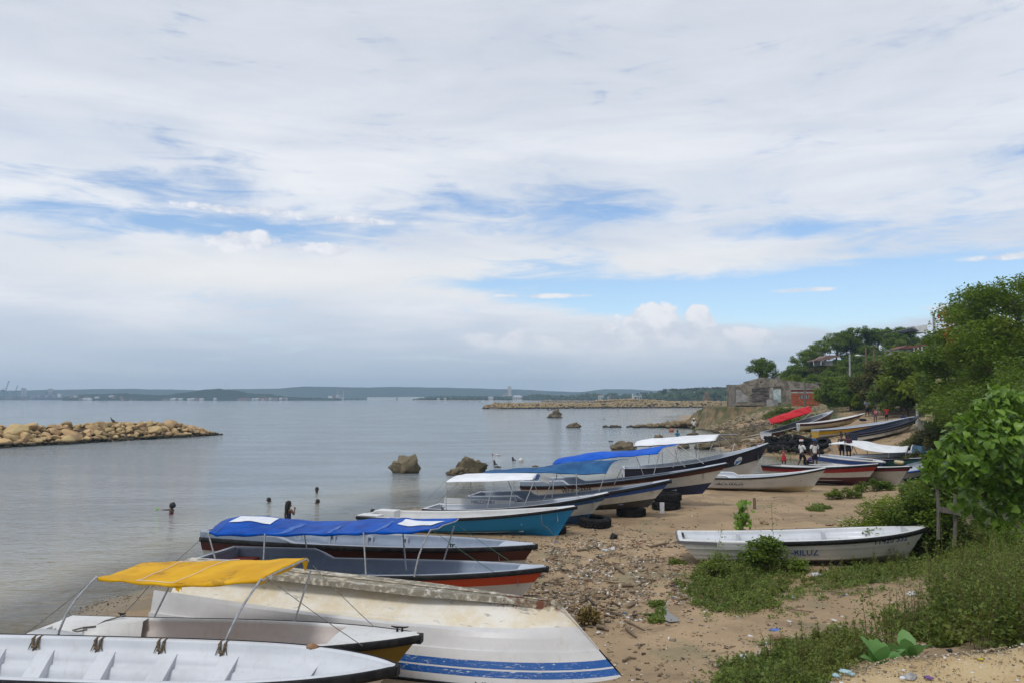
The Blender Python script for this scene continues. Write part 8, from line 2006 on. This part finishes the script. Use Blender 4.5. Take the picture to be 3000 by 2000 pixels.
# stake, white board, boards on the slope, broken fence
p = at(2210, 1486, .28); mb = MB(); mb.tube([(0, 0, -.2), (.01, 0, .30), (.0, 0, .42)], [.055, .06, .05], 8); tag(mb.build('wooden_stake', DRIFT, None, (p[0], p[1], G(p[0], p[1]))), 'short wooden stake in the sand behind the young plant', 'stake')
p = at(1939, 1502, .2); mb = MB(); mb.box((0, 0, .19), (.16, .04, .40)); tag(mb.build('white_board', PLW, None, (p[0], p[1] - .05, G(p[0], p[1]))), 'small whitish board leaning before the stacked tyres', 'board')
for a, b_, lab in (((2165, 1284), (2244, 1268), 'upper pale plank on the shore below the red canopy boat'), ((2172, 1290), (2240, 1277), 'lower pale plank on the shore below the red canopy boat')):
    p, q = at(*a, .7), at(*b_, 1.0); mb = MB(); mb.tube([(0, 0, 0), tuple(q - p)], .11, 6); tag(mb.build('plank', mat('pale_plank', (.36, .30, .22), (.26, .21, .15), 4, .9), None, tuple(p)), lab, 'plank')
rr = np.random.default_rng(540); p = at(2225, 1252, 1.0); mb = MB()
for k in range(26):
    a = Vector((rr.normal(0, 1.0), rr.normal(0, .6), rr.uniform(0, .5))); mb.tube([a, a + Vector((rr.normal(0, .5), rr.normal(0, .3), rr.uniform(.1, .6))), a + Vector((rr.normal(0, .9), rr.normal(0, .4), rr.uniform(.2, 1.1)))], [.03, .02, .008], 5)
tag(mb.build('dead_branches', WOODG, None, (p[0], p[1], G(p[0], p[1]))), 'tangle of bare grey branches at the foot of the cliff', 'branches')
p = at(2500, 1336, .7); mb = MB()
for k in range(14):
    a = Vector((rr.normal(0, .5), rr.normal(0, .3), rr.uniform(0, .2))); mb.tube([a, a + Vector((rr.normal(.1, .3), rr.normal(0, .2), rr.uniform(.1, .4))), a + Vector((rr.normal(.2, .5), rr.normal(0, .2), rr.uniform(.2, .7)))], [.06, .05, .02], 6)
tag(mb.build('root_pile', DRIFT, None, (p[0], p[1], G(p[0], p[1]))), 'pile of pale driftwood roots under the sagging canopy', 'driftwood')
fe = empty('broken_fence', tuple(at(2748, 1572, .8)), 0, 'remains of a broken wooden fence in the hedge, two posts and a rail', 'fence'); fo = np.array(fe.location)
for px, p0, p1 in ((2745, 1418, 1578), (2798, 1448, 1600)):
    a, b_ = aty(px + (4 if px < 2790 else -3), p1, 17.9), aty(px, p0, 17.9); mb = MB(); mb.tube([tuple(a - fo), tuple((a + b_) / 2 - fo + np.array([.02, 0, 0])), tuple(b_ - fo)], [.042, .038, .034], 8); mb.build('post', WOODG, fe)
a, b_ = aty(2752, 1490, 17.8), aty(2846, 1506, 17.8); mb = MB(); mb.box(tuple((a + b_) / 2 - fo), (float(np.linalg.norm(b_ - a)), .035, .12), mat=Matrix.Rotation(math.atan2(a[2] - b_[2], b_[0] - a[0]), 3, 'Y')); mb.build('rail', WOODG, fe)
mb = MB(); a = aty(2746, 1422, 17.85); mb.tube([tuple(a - fo + np.array([-.06, 0, 0])), tuple(a - fo + np.array([.03, -.02, .03])), tuple(a - fo + np.array([.10, 0, .0]))], .03, 6); mb.build('wire_tie', PLK, fe)
# skids and timbers under the boats on the slope
for a, b_, z0, z1, lab in (((2470, 1306), (2620, 1272), .9, 1.7, 'dark pole lying under the navy topped boat'), ((2400, 1292), (2490, 1283), 1.0, 1.2, 'timber skid under the yellow boat')):
    p, q = at(*a, z0), at(*b_, z1); mb = MB(); mb.tube([(0, 0, .0), tuple(q - p)], .07, 7); tag(mb.build('timber_skid', STUMP, None, tuple(p)), lab, 'timber')
mb = MB(); p = at(2432, 1292, 1.0); mb.box((0, 0, .2), (1.5, .8, .45)); tag(mb.build('support_crate', STUMP, None, tuple(p)), 'dark block propping the stern of the yellow boat', 'block')
